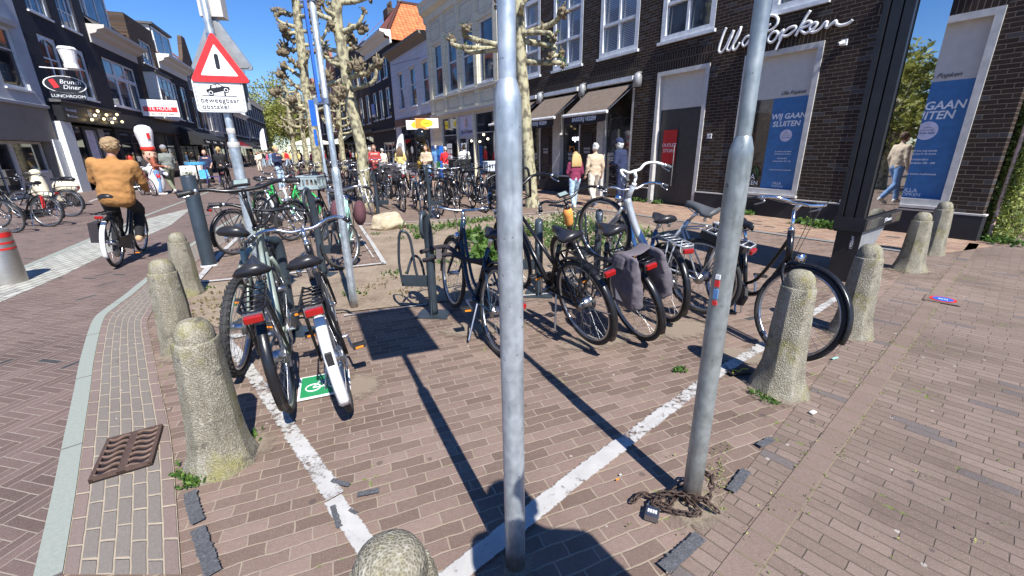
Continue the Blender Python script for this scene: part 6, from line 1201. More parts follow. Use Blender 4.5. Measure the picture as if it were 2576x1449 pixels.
pollard('middle pollarded plane tree with many short knotted limbs left of the blue banner', T2, (0.24, 0.16),
        [(F([(1100, 60), (1075, 50), (1050, 45)]), 0.2), (F([(1115, 120), (1085, 125), (1065, 110)]), 0.2), (F([(1120, 165), (1095, 150), (1075, 130)]), 0.2), (F([(1125, 180), (1090, 190), (1070, 175)]), 0.2), (F([(1140, 268), (1105, 240), (1062, 198)]), 0.22), (F([(1145, 300), (1090, 262), (1070, 250)]), 0.2),
         (F([(1148, 350), (1105, 320), (1060, 282)]), 0.22), (F([(1158, 400), (1080, 390), (1040, 350)]), 0.22), (F([(1150, 410), (1115, 405), (1095, 380)]), 0.2), (F([(1130, 60), (1160, 62), (1190, 50)]), 0.2), (F([(1135, 110), (1165, 120), (1180, 90)]), 0.2), (F([(1150, 200), (1190, 190), (1205, 170)]), 0.22),
         (F([(1155, 330), (1205, 315), (1225, 290)]), 0.22), (F([(1165, 370), (1215, 358), (1260, 352)]), 0.22), (F([(1170, 420), (1215, 405), (1250, 380)]), 0.22)], 22, 22.1, 10)
T3 = [(0.61, 11.8, -0.1), (0.52, 11.8, 1.0), (0.45, 11.8, 1.9), (0.35, 11.8, 3.17), (0.27, 11.8, 4.58), (0.25, 11.8, 5.8)]
pollard('right pollarded plane tree half hidden behind the bright central pole', T3, (0.175, 0.12),
        [(F([(1940, 132), (1990, 122), (2060, 125), (2075, 140)]), 0.1), (F([(2060, 128), (2068, 90), (2110, 45)]), 0.13), (F([(1955, 215), (1990, 232), (2050, 235), (2062, 215), (2105, 205)]), 0.1), (F([(2060, 232), (2095, 235), (2110, 245)]), 0.07), (F([(2070, 150), (2075, 175), (2065, 205)]), 0.07),
         (F([(1930, 178), (1850, 188), (1760, 196), (1745, 185)]), 0.08), (F([(1760, 192), (1720, 175), (1695, 150)]), 0.1), (F([(1765, 190), (1755, 140), (1745, 112)]), 0.1), (F([(1950, 0), (1900, 20), (1870, 12)]), 0.12)], 23, 11.8, 2, sprout=30)
for i, (px, py, h, lab) in enumerate([(748, 425, 6.4, 'farther pollarded plane tree behind the middle one'), (775, 418, 5.6, 'small far pollarded tree right of the middle trunk'), (868, 430, 6.0, 'far pollarded tree between banner pole and nearest trunk')]):
    p = at(px, py); p = p * (38 / p.y) if p.y > 38 else p
    pollard(lab, [(p.x, p.y, -0.1), (p.x, p.y, 3), (p.x + 0.2, p.y, 6), (p.x, p.y, h)], (0.22, 0.15), [], 30 + i, p.y, 30, top=3.0, sprout=0)
def tree(label, loc, H, cr, cz, mat, seed, nl=5000, ls=0.16, trunk_r=0.3, flat=0.8, group=None, clumps=40):
    rnd = random.Random(seed); e = empty('tree', loc, 0, label, 'tree', group)
    b = B(); b.tube(spline([(0, 0, -0.1), (0.1, 0, cz * 0.35), (-0.1, 0.1, cz * 0.7), (0, 0, cz + 0.5)], 4), [trunk_r * (1.15 - 0.6 * i / 12) for i in range(13)], 10)
    b2 = B(); cl = []
    for i in range(clumps):
        u = Vector((rnd.gauss(0, 1), rnd.gauss(0, 1), rnd.gauss(0, 0.8))).normalized(); r = cr * rnd.uniform(0.35, 1.0); c = Vector((u.x * r, u.y * r, cz + u.z * r * flat)); cl.append((c, cr * rnd.uniform(0.16, 0.34)))
        if i % 2: b.tube(spline([(0, 0, cz * rnd.uniform(0.55, 0.95)), (c.x * 0.4, c.y * 0.4, cz * 0.75 + c.z * 0.25), tuple(c)], 3), [trunk_r * 0.35, trunk_r * .3, trunk_r * .22, trunk_r * .18, trunk_r * .14, trunk_r * .1, trunk_r * .07], 5)
    b.build('trunk', 'bark', e, smooth=True)
    for k in range(nl):
        c, r = rnd.choice(cl); u = Vector((rnd.gauss(0, 1), rnd.gauss(0, 1), rnd.gauss(0, 1))).normalized(); leafq(b2, c + u * r * rnd.random() ** 0.4, ls * rnd.uniform(0.6, 1.3), rnd, 0.4)
    b2.build('crown', mat, e); return e
def scaled(px, py, Y): p = atY(px, py, Y); return p
p = atY(690, 420, 100); tree('big spring-green tree over the far end of the street', (p.x, p.y, 0), 20, 8.0, 10.5, 'leaf_spring', 41, 14000, 0.26, 0.5, 0.95, clumps=70)
p = atY(748, 420, 92); tree('second far yellow-green tree nearer the pollards', (p.x, p.y, 0), 14, 6.0, 7.2, 'leaf_spring', 42, 9000, 0.22, 0.4, clumps=60)
p = atY(664, 420, 94); tree('dark lower far tree beside the tall dark house', (p.x, p.y, 0), 9, 3.4, 4.6, 'leaf_green', 43, 4000, 0.16, 0.25)
for i, (x, y, h) in enumerate([(17, 9.5, 5.0), (25, 12, 7), (19, 4.5, 4.5), (30, 19, 8), (34, 11, 8), (24, 7, 5)]):
    tree('bushy park tree %s to the right of the picture, seen only in the display glass' % ('nearest', 'second', 'rightmost', 'farthest', 'broad', 'middle')[i], (x, y, 0), h + 1, 2.3, h * 0.5, 'leaf_spring', 50 + i, 5000, 0.11, 0.2)
# ivy at the right edge
rnd = random.Random(60); e = empty('climbing_shrub', tuple(at(2478, 606)), R(20), 'dense yellow-green climbing shrub against the side wall at the right edge', 'shrub')
b = B(); 
for k in range(13000):
    z = rnd.uniform(0.0, 2.5); wd = 0.26 + 0.16 * math.sin(z * 2.1 + 1) + 0.1 * math.sin(z * 5); x = 0.02 + abs(rnd.gauss(0.0, wd * 1.1)) + 0.02 * z; leafq(b, Vector((x, rnd.gauss(0, 0.09), z)), rnd.uniform(0.02, 0.04), rnd)
b.build('leaves', 'leaf_ivy', e); b = B()
for k in range(7): b.tube(spline([(0.3 + 0.08 * k, -0.06, 0), (0.25 + 0.09 * k, -0.1, 0.8), (0.35 + 0.07 * k, -0.07, 1.7), (0.3 + 0.1 * k, -0.06, 2.4)], 4), 0.01, 5)
b.build('stem', 'knob_bark', e)

# ================================================================ BED PLANTS
def plant(name, label, pts, n, s_, mat, hgt, seed, cat='weeds', spread=0.15, extra=None, group=None):
    rnd = random.Random(seed); b = B(); f = B()
    for k in range(n):
        c = Vector(rnd.choice(pts)); p = c + Vector((rnd.gauss(0, spread), rnd.gauss(0, spread), 0)); h = hgt * rnd.uniform(0.2, 1.0); a = rnd.uniform(0, 6.28); le = Vector((math.cos(a), math.sin(a), 0)) * h * 0.5
        b.add([p + Vector((-0.004, 0, 0)), p + Vector((0.004, 0, 0)), p + le * 0.5 + Vector((0.003, 0, h * 0.7)), p + le * 0.5 + Vector((-0.003, 0, h * 0.7))], [(0, 1, 2, 3)])
        for j in range(4): leafq(b, p + le * (0.3 + 0.3 * j) + Vector((0, 0, h * (0.25 + 0.2 * j))), s_ * rnd.uniform(0.5, 1.2), rnd, 1.0)
        if extra and rnd.random() < extra[1]: f.sph(p + le + Vector((0, 0, h)), 0.013, (1, 1, 0.6), 6, 4)
    o = tag(b.build(name, mat), label, cat, group)
    if extra: f.build('flowers', extra[0], o)
    return o
g_ = lambda L: [at(x, y, 0.012) for x, y in L]
plant('flowering_plant', 'tall green clump with small white flowers behind the raised front wheel', g_([(1395, 620), (1420, 600), (1450, 585), (1480, 580), (1380, 590), (1410, 570), (1440, 560), (1340, 590)]), 420, 0.035, 'leaf_green', 0.42, 71, 'plant', 0.16, ('petal', 0.5))
plant('leafy_plant', 'broad leaved green plants in the bed left of the central pole', g_([(1210, 625), (1235, 650), (1225, 600), (1200, 655), (1190, 600), (1240, 610), (1260, 640)]), 160, 0.075, 'leaf_green', 0.24, 72, 'plant', 0.13)
plant('low_plant', 'low green herbs along the far edge of the bed beside the boulder', g_([(1040, 575), (1065, 583), (1090, 578), (1120, 572), (1150, 568), (1185, 560), (1220, 556), (1060, 598)]), 240, 0.035, 'leaf_green', 0.15, 73, 'plant', 0.12)
plant('low_plant', 'green herbs in the bed under the raised front wheel, right side', g_([(1500, 620), (1540, 640), (1580, 630), (1520, 600), (1560, 600), (1600, 590)]), 200, 0.04, 'leaf_green', 0.2, 74, 'plant', 0.2)
plant('dry_grass', 'tufts of dry yellow grass in the sandy bed', g_([(500, 790), (520, 760), (560, 770), (530, 810), (960, 720), (1000, 740), (925, 725), (980, 700), (1130, 735), (905, 745), (1110, 700), (660, 790), (540, 740), (1030, 730)]), 150, 0.018, 'leaf_dry', 0.05, 75, 'grass', 0.07)
plant('weeds', 'small green weeds dotted over the sandy bed', g_([(985, 688), (1085, 640), (1140, 660), (1100, 660), (1010, 600), (580, 765), (508, 730), (1130, 610), (940, 590), (900, 740)]), 130, 0.022, 'leaf_green', 0.05, 76, 'weeds', 0.06)
plant('weeds', 'green weeds growing round the foot of the big mossy bollard', g_([(598, 1150), (615, 1128), (628, 1100), (585, 1165), (500, 1205), (470, 1190), (480, 1215)]), 260, 0.014, 'leaf_green', 0.035, 77, 'weeds', 0.022)
plant('weeds', 'green weeds at the foot of the bollard by the black bicycle', g_([(1925, 1000), (1945, 1012), (1900, 990)]), 70, 0.012, 'leaf_green', 0.02, 78, 'weeds', 0.018)
plant('weeds', 'grassy weeds against the shop plinth behind the black handlebar', g_([(2020, 562), (2050, 570), (2090, 574), (2110, 578), (1880, 540), (2075, 570)]), 200, 0.05, 'leaf_green', 0.14, 79, 'weeds', 0.07)
plant('weeds', 'grassy weeds at the plinth beside the outlet door', g_([(1600, 505), (1625, 508), (1650, 512)]), 80, 0.05, 'leaf_green', 0.14, 80, 'weeds', 0.08)
plant('weeds', 'green weeds at the corner of the building under the climbing shrub', g_([(2470, 600), (2500, 605), (2530, 612)]), 110, 0.04, 'leaf_green', 0.12, 81, 'weeds', 0.1)
plant('weeds', 'fresh torn green leaf lying on the bricks right of the central pole', g_([(1718, 925), (1706, 930)]), 12, 0.022, 'leaf_green', 0.012, 82, 'weeds', 0.016)
rnd = random.Random(83); b = B()
jl = []
for k in range(240):
    t = rnd.random(); base = Vector((0.0, 0.48, 0)).lerp(Vector((6.0, 5.45, 0)), t); n_ = Vector((-0.64, 0.77, 0)) * rnd.choice((-0.055, 0.055)); jl.append(base + n_)
for k in range(60): jl.append(at(rnd.uniform(1500, 2560), rnd.uniform(820, 1440)))
for k in range(70): jl.append(at(rnd.uniform(1780, 1830), rnd.uniform(1120, 1300)))
for c in jl:
    for j in range(rnd.randint(1, 5)): leafq(b, c + Vector((rnd.gauss(0, .012), rnd.gauss(0, .012), 0.01 + rnd.random() * 0.008)), rnd.uniform(0.003, 0.008), rnd, 1.0)
tag(b.build('joint_moss', 'leaf_ivy'), kind='stuff', label='tiny moss and weeds in the paving joints', cat='moss')
rnd = random.Random(84); b = B()
for k in range(260):
    x, y = rnd.uniform(480, 1500), rnd.uniform(560, 820); p = at(x, y, 0.015)
    b.box(p, (rnd.uniform(.008, .035), rnd.uniform(.003, .012), rnd.uniform(.002, .008)), rot=Euler((rnd.uniform(-.3, .3), rnd.uniform(-.3, .3), rnd.uniform(0, 3))).to_matrix()) if (x > 940 or y > 710) and y > 560 + (1500 - x) * 0.0 and not (x > 860 and y > 760) and not (x > 1060 and y > 740) and not (x < 940 and y < 715) else None
tag(b.build('dry_litter', 'leaf_dry'), kind='stuff', label='dry leaf litter and grit on the sandy bed', cat='litter')
# boulder
pbd = at(975, 580); bm = bmesh.new(); bmesh.ops.create_icosphere(bm, subdivisions=4, radius=1)
from mathutils import noise as mnoise
rr = random.Random(5); cuts = [(Vector((rr.gauss(0, 1), rr.gauss(0, 1), rr.gauss(0, .8))).normalized(), rr.uniform(0.6, 0.85)) for _ in range(14)]
for v in bm.verts:
    for n_, d in cuts:
        k = v.co.dot(n_) - d
        if k > 0: v.co -= n_ * k
    v.co += v.co.normalized() * (mnoise.fractal(v.co * 2.2, 1.0, 2.0, 4) * 0.06)
    v.co = Vector((v.co.x * 0.42, v.co.y * 0.3, v.co.z * 0.27 if v.co.z > 0 else v.co.z * 0.15))
me = bpy.data.meshes.new('boulder'); bm.to_mesh(me); bm.free(); me.shade_smooth(); o = bpy.data.objects.new('boulder', me); COL.objects.link(o); o.location = (pbd.x, pbd.y + 0.2, 0.1); o.scale = (1.05, 1.05, 1.15)
M = Mat('boulder_stone'); v, x, y, z = coord(); n = noise(v, 5.0, 6.0, 0.7); M.set(col=ramp(n, [(0.3, (0.3, 0.24, 0.15)), (0.5, (0.52, 0.44, 0.3)), (0.7, (0.62, 0.56, 0.42))]), rough=0.95); M.bump(n, 1.0, 0.03); me.materials.append(M.m); tag(o, 'pale yellow boulder at the corner of the planting bed', 'boulder')

# small ground items
def decal_tile():
    p = at(818, 972); e = empty('ground_tile', (p.x, p.y, 0.012), R(22), 'green ground tile with white bicycle outline under the rear wheel', 'ground sign')
    B().bb(-0.16, 0.16, -0.15, 0.15, 0, 0.008).build('border', 'sign_white', e); M = Mat('tile_green'); M.set(col=(0.02, 0.25, 0.09), rough=0.5); B().bb(-0.145, 0.145, -0.135, 0.135, 0.0085, 0.0105).build('green_field', 'tile_green', e)
    b = B(); ci = lambda cx, cy, r: [(cx + r * math.cos(t * PI / 8), cy + r * math.sin(t * PI / 8), 0.0125) for t in range(16)]
    b.tube(ci(-0.07, -0.03, 0.045), 0.0045, 5, closed=True); b.tube(ci(0.07, -0.03, 0.045), 0.0045, 5, closed=True)
    b.tube([(-0.07, -0.03, 0.0125), (-0.03, 0.04, 0.0125), (0.045, 0.04, 0.0125), (0.0, -0.03, 0.0125), (-0.07, -0.03, 0.0125)], 0.004, 5); b.tube([(0.07, -0.03, 0.0125), (0.04, 0.065, 0.0125), (0.06, 0.07, 0.0125)], 0.004, 5); b.tube([(0.0, -0.03, 0.0125), (-0.035, 0.06, 0.0125)], 0.004, 5); b.build('bicycle_symbol', 'sign_white', e)
decal_tile()
p = at(2371, 757); e = empty('ground_marker', (p.x, p.y, 0.01), R(-50), 'round red and blue no-cycling marker set in a grey square in the paving', 'ground sign')
e.scale = (0.78, 0.78, 1); B().bb(-0.17, 0.17, -0.17, 0.17, 0, 0.006).build('grey_tile', 'right_brick', e); cir = lambda r, n=28: [(r * math.cos(t * 2 * PI / n), r * math.sin(t * 2 * PI / n)) for t in range(n)]
B().add([(x, y, 0.0085) for x, y in cir(0.13)], [tuple(range(28))]).build('red_ring', 'sign_red', e); B().add([(x, y, 0.0105) for x, y in cir(0.1)], [tuple(range(28))]).build('blue_disc', 'sign_blue', e); text('symbol', 'oo', 0.09, 'poster_white', e, (0, 0, 0.012), (0, 0, 0), 0.0005)
rnd = random.Random(9)
for px, py, m, lab, sz in [(2044, 1042, 'shoe_white', 'crumpled cream paper on the bricks at right', (0.05, 0.02, 0.008)), (1553, 1212, 'orange_plastic', 'cigarette filter on the bricks below the white line', (0.018, 0.005, 0.005)), (1560, 1200, 'sign_white', 'white cigarette end near the white line', (0.01, 0.005, 0.005)), (2115, 855, 'sign_white', 'white scrap beside the rear bollard foot', (0.05, 0.03, 0.004)), (2100, 905, 'mint_paint', 'piece of green cord on the paving by the front wheel', (0.08, 0.012, 0.006))]:
    p = at(px, py); o = B().box((0, 0, 0), sz, rot=Euler((0.1, 0.1, 0.5)).to_matrix()).build('litter', m, loc=(p.x, p.y, 0.014)); tag(o, lab, 'litter')
p = at(1860, 940); e = empty('leaflet', (p.x, p.y, 0.02), R(15), 'black printed leaflet with yellow and purple marks lying on the white line', 'leaflet'); B().bb(-0.09, 0.09, -0.035, 0.035, 0, 0.003).build('sheet', 'sign_black', e)
b = B(); rnd = random.Random(4); b.tube(spline([(-0.07, -0.015, 0.0045), (-0.04, 0.02, 0.0045), (-0.01, -0.01, 0.0045), (0.03, 0.015, 0.0045), (0.07, 0.0, 0.0045)], 4), 0.003, 4); b.build('yellow_mark', 'plastic_yellow_sign', e)
# sand skirt round bollard and pole feet

# ================================================================ PEOPLE
def caps(b, p, q, r0, r1, n=10):
    p, q = Vector(p), Vector(q); b.tube([p, q], [r0, r1], n); b.sph(p, r0, n=n, m=6); b.sph(q, r1, n=n, m=6)
def finish(b, name, mat, parent, vox):
    o = b.build(name, mat, parent, smooth=True); m = o.modifiers.new('remesh', 'REMESH'); m.mode = 'VOXEL'; m.voxel_size = vox; m.use_smooth_shade = True
    s_ = o.modifiers.new('smooth', 'SMOOTH'); s_.iterations = 3; s_.factor = 0.5; return o
def person(label, loc, yaw, H=1.72, top='c_black', leg='c_jeans', hair='hair_brown', hl='short', shoe='shoe_dark', skin='skin', pose='stand', arms='down', longtop=0.0, lean=0.0, group=None, vox=0.022, cap=None, sleeves=True, seat=None, shorts=False, bulk=1.0, head_turn=0.0):
    """figure facing +y of its own frame; pose sets the leg and arm joints"""
    e = empty('person', loc, yaw, label, 'person', group); s_ = H / 1.75; k = bulk
    ln = lambda z: lean * max(0, z - 0.9)
    P = lambda x, y, z: Vector((x * s_, (y + ln(z)) * s_, z * s_))
    hip = 0.93; sh = 1.44
    if pose == 'stand': L = {1: [(0.09, 0, hip), (0.1, 0.02, 0.5), (0.11, -0.02, 0.09), (0.12, 0.11, 0.03)], -1: [(-0.09, 0, hip), (-0.11, 0.02, 0.5), (-0.13, -0.02, 0.09), (-0.14, 0.11, 0.03)]}
    elif pose == 'walk': L = {1: [(0.09, 0, hip), (0.1, 0.2, 0.53), (0.1, 0.27, 0.1), (0.1, 0.4, 0.05)], -1: [(-0.09, 0, hip), (-0.1, 0.0, 0.5), (-0.1, -0.3, 0.17), (-0.1, -0.2, 0.04)]}
    elif pose == 'sit': L = {1: [(0.1, 0, seat or .5), (0.13, 0.42, (seat or .5) + 0.02), (0.12, 0.42, 0.09), (0.13, 0.54, 0.03)], -1: [(-0.1, 0, seat or .5), (-0.13, 0.42, (seat or .5) + 0.02), (-0.14, 0.4, 0.09), (-0.15, 0.52, 0.03)]}; 
    elif pose == 'cycle': L = {1: [(0.1, 0, 0.98), (0.13, 0.36, 0.80), (0.13, 0.22, 0.42), (0.13, 0.36, 0.38)], -1: [(-0.1, 0, 0.98), (-0.13, 0.28, 0.62), (-0.13, 0.14, 0.2), (-0.13, 0.28, 0.16)]}
    dz = 0.0
    if pose == 'sit': dz = (seat or .5) - hip
    if pose == 'cycle': dz = 0.98 - hip
    PP = lambda x, y, z: Vector((x * s_, (y + lean * max(0, z - 0.9)) * s_, (z + dz) * s_))
    A_ = {}
    for q in (1, -1):
        S0 = (q * 0.185 * k, 0, sh - 0.02)
        if arms == 'down' or (arms == 'onedown' and q == 1): a = [S0, (q * 0.25 * k, -0.03, 1.15), (q * 0.255 * k, 0.06, 0.9)]
        elif arms in ('front', 'phone', 'onedown'): a = [S0, (q * 0.25 * k, 0.02, 1.14), (q * 0.1, 0.3, 1.22 if arms == 'phone' else 1.1)]
        elif arms == 'bars': a = [S0, (q * 0.235 * k, 0.14, 1.18), (q * 0.23, 0.42, 1.06)]
        elif arms == 'push': a = [S0, (q * 0.25 * k, 0.05, 1.15), (q * 0.22, 0.32, 0.98)]
        elif arms == 'camera': a = [S0, (q * 0.3, 0.16, 1.28), (q * 0.09, 0.34, 1.5)]
        A_[q] = a
    # body: one continuous figure
    b = B(); caps(b, PP(0, 0, hip + 0.05), PP(0, 0, 1.2), 0.125 * s_, 0.12 * s_); caps(b, PP(-0.1, 0, 1.36), PP(0.1, 0, 1.36), 0.1 * s_, 0.1 * s_); caps(b, PP(0, -0.01, 1.42), PP(0, 0.01, 1.56), 0.055 * s_, 0.052 * s_)
    hc = PP(head_turn * 0.05, 0.035, 1.645); b.sph(hc, 0.105 * s_, (0.76, 0.9, 1.1), 16, 12); b.sph(hc + Vector((0, 0.04, -0.05)) * s_, 0.06 * s_, (0.9, 0.9, 0.9), 12, 8)
    b.sph(hc + Vector((0, 0.1, -0.012)) * s_, 0.018 * s_, (0.8, 1.1, 1.3), 8, 6)
    for q in (1, -1): b.sph(hc + Vector((q * 0.082, 0.0, -0.01)) * s_, 0.024 * s_, (0.5, 0.9, 1.3), 8, 6)
    for q in (1, -1):
        T = [P(*a) for a in L[q]]; caps(b, T[0], T[1], 0.085 * s_, 0.056 * s_); caps(b, T[1], T[2], 0.054 * s_, 0.038 * s_); caps(b, T[2], T[3], 0.04 * s_, 0.032 * s_)
        a = [PP(*p) for p in A_[q]]; caps(b, a[0], a[1], 0.05 * s_, 0.04 * s_); caps(b, a[1], a[2], 0.038 * s_, 0.026 * s_)
        d = (a[2] - a[1]).normalized(); sd = d.cross(Vector((0, 1, 0.2))).normalized(); palm = a[2] + d * 0.055 * s_; caps(b, a[2], palm, 0.026 * s_, 0.03 * s_)
        cu = Vector((0, 0.35, 0)) if arms == 'down' else Vector((0, 0, -0.5)); r_ = max(0.0095, vox * 0.62)
        for f in range(4):
            o_ = sd * (f - 1.5) * 0.02 * s_; l_ = (0.035, 0.042, 0.04, 0.03)[f] * s_; m_ = palm + o_ + d * l_; caps(b, palm + o_, m_, r_, r_, 6); caps(b, m_, m_ + (d + cu).normalized() * l_, r_, r_ * 0.9, 6)
        caps(b, a[2] + d * 0.02 + sd * 0.025, a[2] + d * 0.055 * s_ + sd * 0.055 * s_ + Vector((0, 0.015, 0)), r_, r_, 6)
    body = finish(b, 'body', skin, e, vox * 0.8)
    for q in (1, -1): B().sph(hc + Vector((q * 0.033, 0.088, 0.012)) * s_, 0.011 * s_, (1.2, 0.5, 0.7)).build('eye', 'sign_black', body)
    B().sph(hc + Vector((0, 0.092, -0.052)) * s_, 0.02 * s_, (1.3, 0.4, 0.3)).build('mouth', 'c_burgundy', body)
    # jacket or shirt
    b = B(); lo = hip + 0.0 - longtop; caps(b, PP(-0.06 * k, 0, lo + 0.1), PP(0.06 * k, 0, lo + 0.1), 0.125 * s_ * k, 0.125 * s_ * k); caps(b, PP(-0.04, 0, 1.1), PP(0.04, 0, 1.1), 0.135 * s_ * k, 0.135 * s_ * k); caps(b, PP(-0.1 * k, -0.01, 1.33), PP(0.1 * k, -0.01, 1.33), 0.12 * s_, 0.12 * s_); caps(b, PP(0, -0.005, 1.4), PP(0, 0, 1.49), 0.085 * s_, 0.065 * s_)
    for z in (0.95, 1.05, 1.2): caps(b, PP(-0.07 * k, 0, z), PP(0.07 * k, 0, z), 0.12 * s_ * k, 0.12 * s_ * k)
    for q in (1, -1):
        a = [PP(*p) for p in A_[q]]; caps(b, a[0], a[1], 0.068 * s_ * k, 0.056 * s_ * k)
        if sleeves: caps(b, a[1], a[1].lerp(a[2], 0.93), 0.055 * s_ * k, 0.041 * s_ * k)
        b.sph(a[1], 0.06 * s_ * k, n=8, m=6)
    caps(b, PP(-0.15 * k, -0.01, 1.4), PP(0.15 * k, -0.01, 1.4), 0.085 * s_, 0.085 * s_); caps(b, PP(-0.1 * k, -0.01, 1.25), PP(0.1 * k, -0.01, 1.25), 0.115 * s_, 0.115 * s_)
    rn = random.Random(int(H * 1000) + len(label)); 
    for i in range(0): b.sph(PP(rn.uniform(-.13, .13) * k, rn.choice((-1, 1)) * 0.112, rn.uniform(lo + 0.1, 1.35)), 0.022 * s_, (rn.uniform(2, 4.5), 0.8, rn.uniform(0.4, 0.8)), 8, 6, Matrix.Rotation(rn.uniform(-1.2, 1.2), 3, 'Y'))
    t = finish(b, 'jacket', top, e, vox); t.modifiers['smooth'].iterations = 8
    if vox < 0.03:
        for o_, st_ in ((t, 0.017), (None, 0)):
            if o_ is None: continue
            tx = bpy.data.textures.get('wrinkles') or bpy.data.textures.new('wrinkles', 'CLOUDS'); tx.noise_scale = 0.055; tx.noise_depth = 1; dm = o_.modifiers.new('wrinkles', 'DISPLACE'); dm.texture = tx; dm.strength = st_; dm.mid_level = 0.5; dm.texture_coords = 'LOCAL'
    b = B()
    b.sph(P(0, 0, L[1][0][2] + 0.02), 0.14 * s_, (1.1, 0.9, 0.85), 12, 8)
    for q in (1, -1):
        T = [P(*a) for a in L[q]]; caps(b, T[0], T[1], 0.108 * s_, 0.078 * s_); 
        if not shorts: caps(b, T[1], T[1].lerp(T[2], 0.96), 0.077 * s_, 0.062 * s_)
    tr_ = finish(b, 'trousers', leg, e, vox)
    if vox < 0.03: dm = tr_.modifiers.new('wrinkles', 'DISPLACE'); dm.texture = bpy.data.textures['wrinkles']; dm.strength = 0.016; dm.texture_coords = 'LOCAL'
    b = B()
    for q in (1, -1):
        T = [P(*a) for a in L[q]]; d = (T[3] - T[2]); d.z = 0; d = d.normalized() if d.length > 0 else Vector((0, 1, 0)); h_ = T[2] - d * 0.045 * s_; h_.z = T[3].z if pose in ('stand', 'sit') else T[2].z - 0.05 * s_
        caps(b, h_ + Vector((0, 0, 0.01)), T[3] + d * 0.05 * s_, 0.045 * s_, 0.038 * s_); caps(b, T[2], h_, 0.045 * s_, 0.045 * s_)
    finish(b, 'shoes', shoe, e, vox * 0.8)
    b = B(); hs = hc + Vector((0, -0.014, 0.022)) * s_; b.sph(hs, 0.116 * s_, (0.82, 0.93, 1.0), 14, 10)
    if hl in ('short', 'curly'):
        for i in range(90 if hl == 'curly' else 8): u = Vector((rn.gauss(0, 1), rn.gauss(-0.4, 1), rn.gauss(0.3, 1))).normalized(); u.y = min(u.y, 0.35); b.sph(hs + u * 0.1 * s_, (0.019 if hl == 'curly' else 0.03) * s_, n=7, m=5)
    if hl == 'long':
        for i in range(9): x = (i - 4) * 0.022; b.tube(spline([hs + Vector((x, -0.07, 0.03)) * s_, hs + Vector((x * 1.5, -0.13, -0.15)) * s_, hs + Vector((x * 1.7, -0.14, -0.36)) * s_], 3), [0.03 * s_, 0.034 * s_, 0.034 * s_, 0.032 * s_, 0.03 * s_, 0.022 * s_, 0.012 * s_], 7)
    if hl == 'tail': b.tube(spline([hs + Vector((0, -0.1, 0.04)) * s_, hs + Vector((0, -0.17, 0.0)) * s_, hs + Vector((0, -0.16, -0.2)) * s_], 3), [0.02, 0.03, 0.035, 0.03, 0.025, 0.02, 0.01], 8)
    if hl == 'bun': b.sph(hs + Vector((0, -0.09, 0.09)) * s_, 0.042 * s_)
    if cap:
        b2 = B(); b2.sph(hs + Vector((0, 0.005, 0.02)) * s_, 0.118 * s_, (0.85, 0.98, 0.95), 16, 10); b2.box(hs + Vector((0, 0.13, 0.03)) * s_, (0.13 * s_, 0.1 * s_, 0.012)); b2.build('cap', cap, e, smooth=True)
    b = b if not cap else b; hr = finish(b, 'hair', hair, e, vox * (0.45 if hl == 'curly' else 0.7))
    # keep the face clear of hair
    if not cap: hr.location = Vector((0, -0.02, 0.012)) * s_
    else: hr.location = Vector((0, -0.012, -0.03)) * s_; hr.scale = (0.97, 0.97, 0.97)
    return e
def gpt(px, py): p = at(px, py); return (p.x, p.y, 0.005)
away = R(25)
# cyclist on the road
cy = make_bike('black bicycle with white rear mudguard ridden by the person in mustard', (-5.6, 5.86, 0.004), R(115), 0, R(5), 0, -0.03, 'omafiets', 'black_paint', bars='dutch', barm='alloy', rear_fend_m='white_paint', guard=True, stand=False, group='bicycles being ridden', crank=60)
B().box((-0.12, 0.1, 0.52), (0.26, 0.1, 0.26)).build('side_bag', 'dark_cloth', cy)
Mt = Matrix.Translation((-5.6, 5.86, 0.004)) @ Matrix.Rotation(R(115), 4, 'Z') 
pp = Mt @ Vector((0.16, -0.06, 0)); cyp = person('person in a mustard jacket and black trousers riding away on the road', (pp.x, pp.y, -0.02), R(115 - 90), 1.7, 'c_mustard', 'c_black', 'hair_sandy', 'curly', 'shoe_tan', 'skin_tan', 'cycle', 'bars', 0.06, 0.1, vox=0.014, bulk=1.16); cyp.rotation_euler = (0, R(6), R(25))
# second cyclist
c2_ = put(0, at(568, 478).x, at(568, 478).y, 113, 'x'); tag(c2_, 'dark bicycle with red lamp ridden by the person in the black coat', None, 'bicycles being ridden'); pp = Matrix.Translation(c2_.location) @ Matrix.Rotation(R(113), 4, 'Z') @ Vector((0.15, 0, 0)); person('person with a blond ponytail in a black coat cycling away', (pp.x, pp.y, 0), R(23), 1.74, 'c_black', 'c_black', 'hair_blond', 'tail', 'shoe_dark', 'skin', 'cycle', 'bars', 0.1, 0.08)
# people by the inflatable
person('person in a rust shirt and jeans with a grey backpack by the inflatable chef', gpt(408, 490), R(-55), 1.72, 'c_rust', 'c_jeans', 'hair_brown', 'short', 'shoe_white', pose='stand', arms='front')
person('person in a grey shirt and olive trousers talking beside the rust shirt', gpt(440, 487), R(60), 1.86, 'c_greygreen', 'c_olive', 'hair_brown', 'short', 'shoe_white', pose='walk', arms='front', cap='c_grey')
q = tag(B().sph((0, 0, 0), 0.2, (0.8, 0.6, 1.3), 14, 10).build('backpack', 'dark_cloth', loc=tuple(at(400, 491) + Vector((-0.28, 0.1, 1.15))), smooth=True), 'dark grey backpack on the back of the rust shirted person', 'backpack')
person('bald person in a dark polo shirt pushing the rollator', gpt(532, 468), R(-155), 1.68, 'c_navy', 'c_black', 'skin', 'none', 'shoe_dark', 'skin', 'walk', 'push', sleeves=False)
rp_ = at(545, 470); e = empty('rollator', (rp_.x, rp_.y, 0), R(-155), 'purple framed rollator with a light blue bag pushed across the street', 'rollator'); b = B()
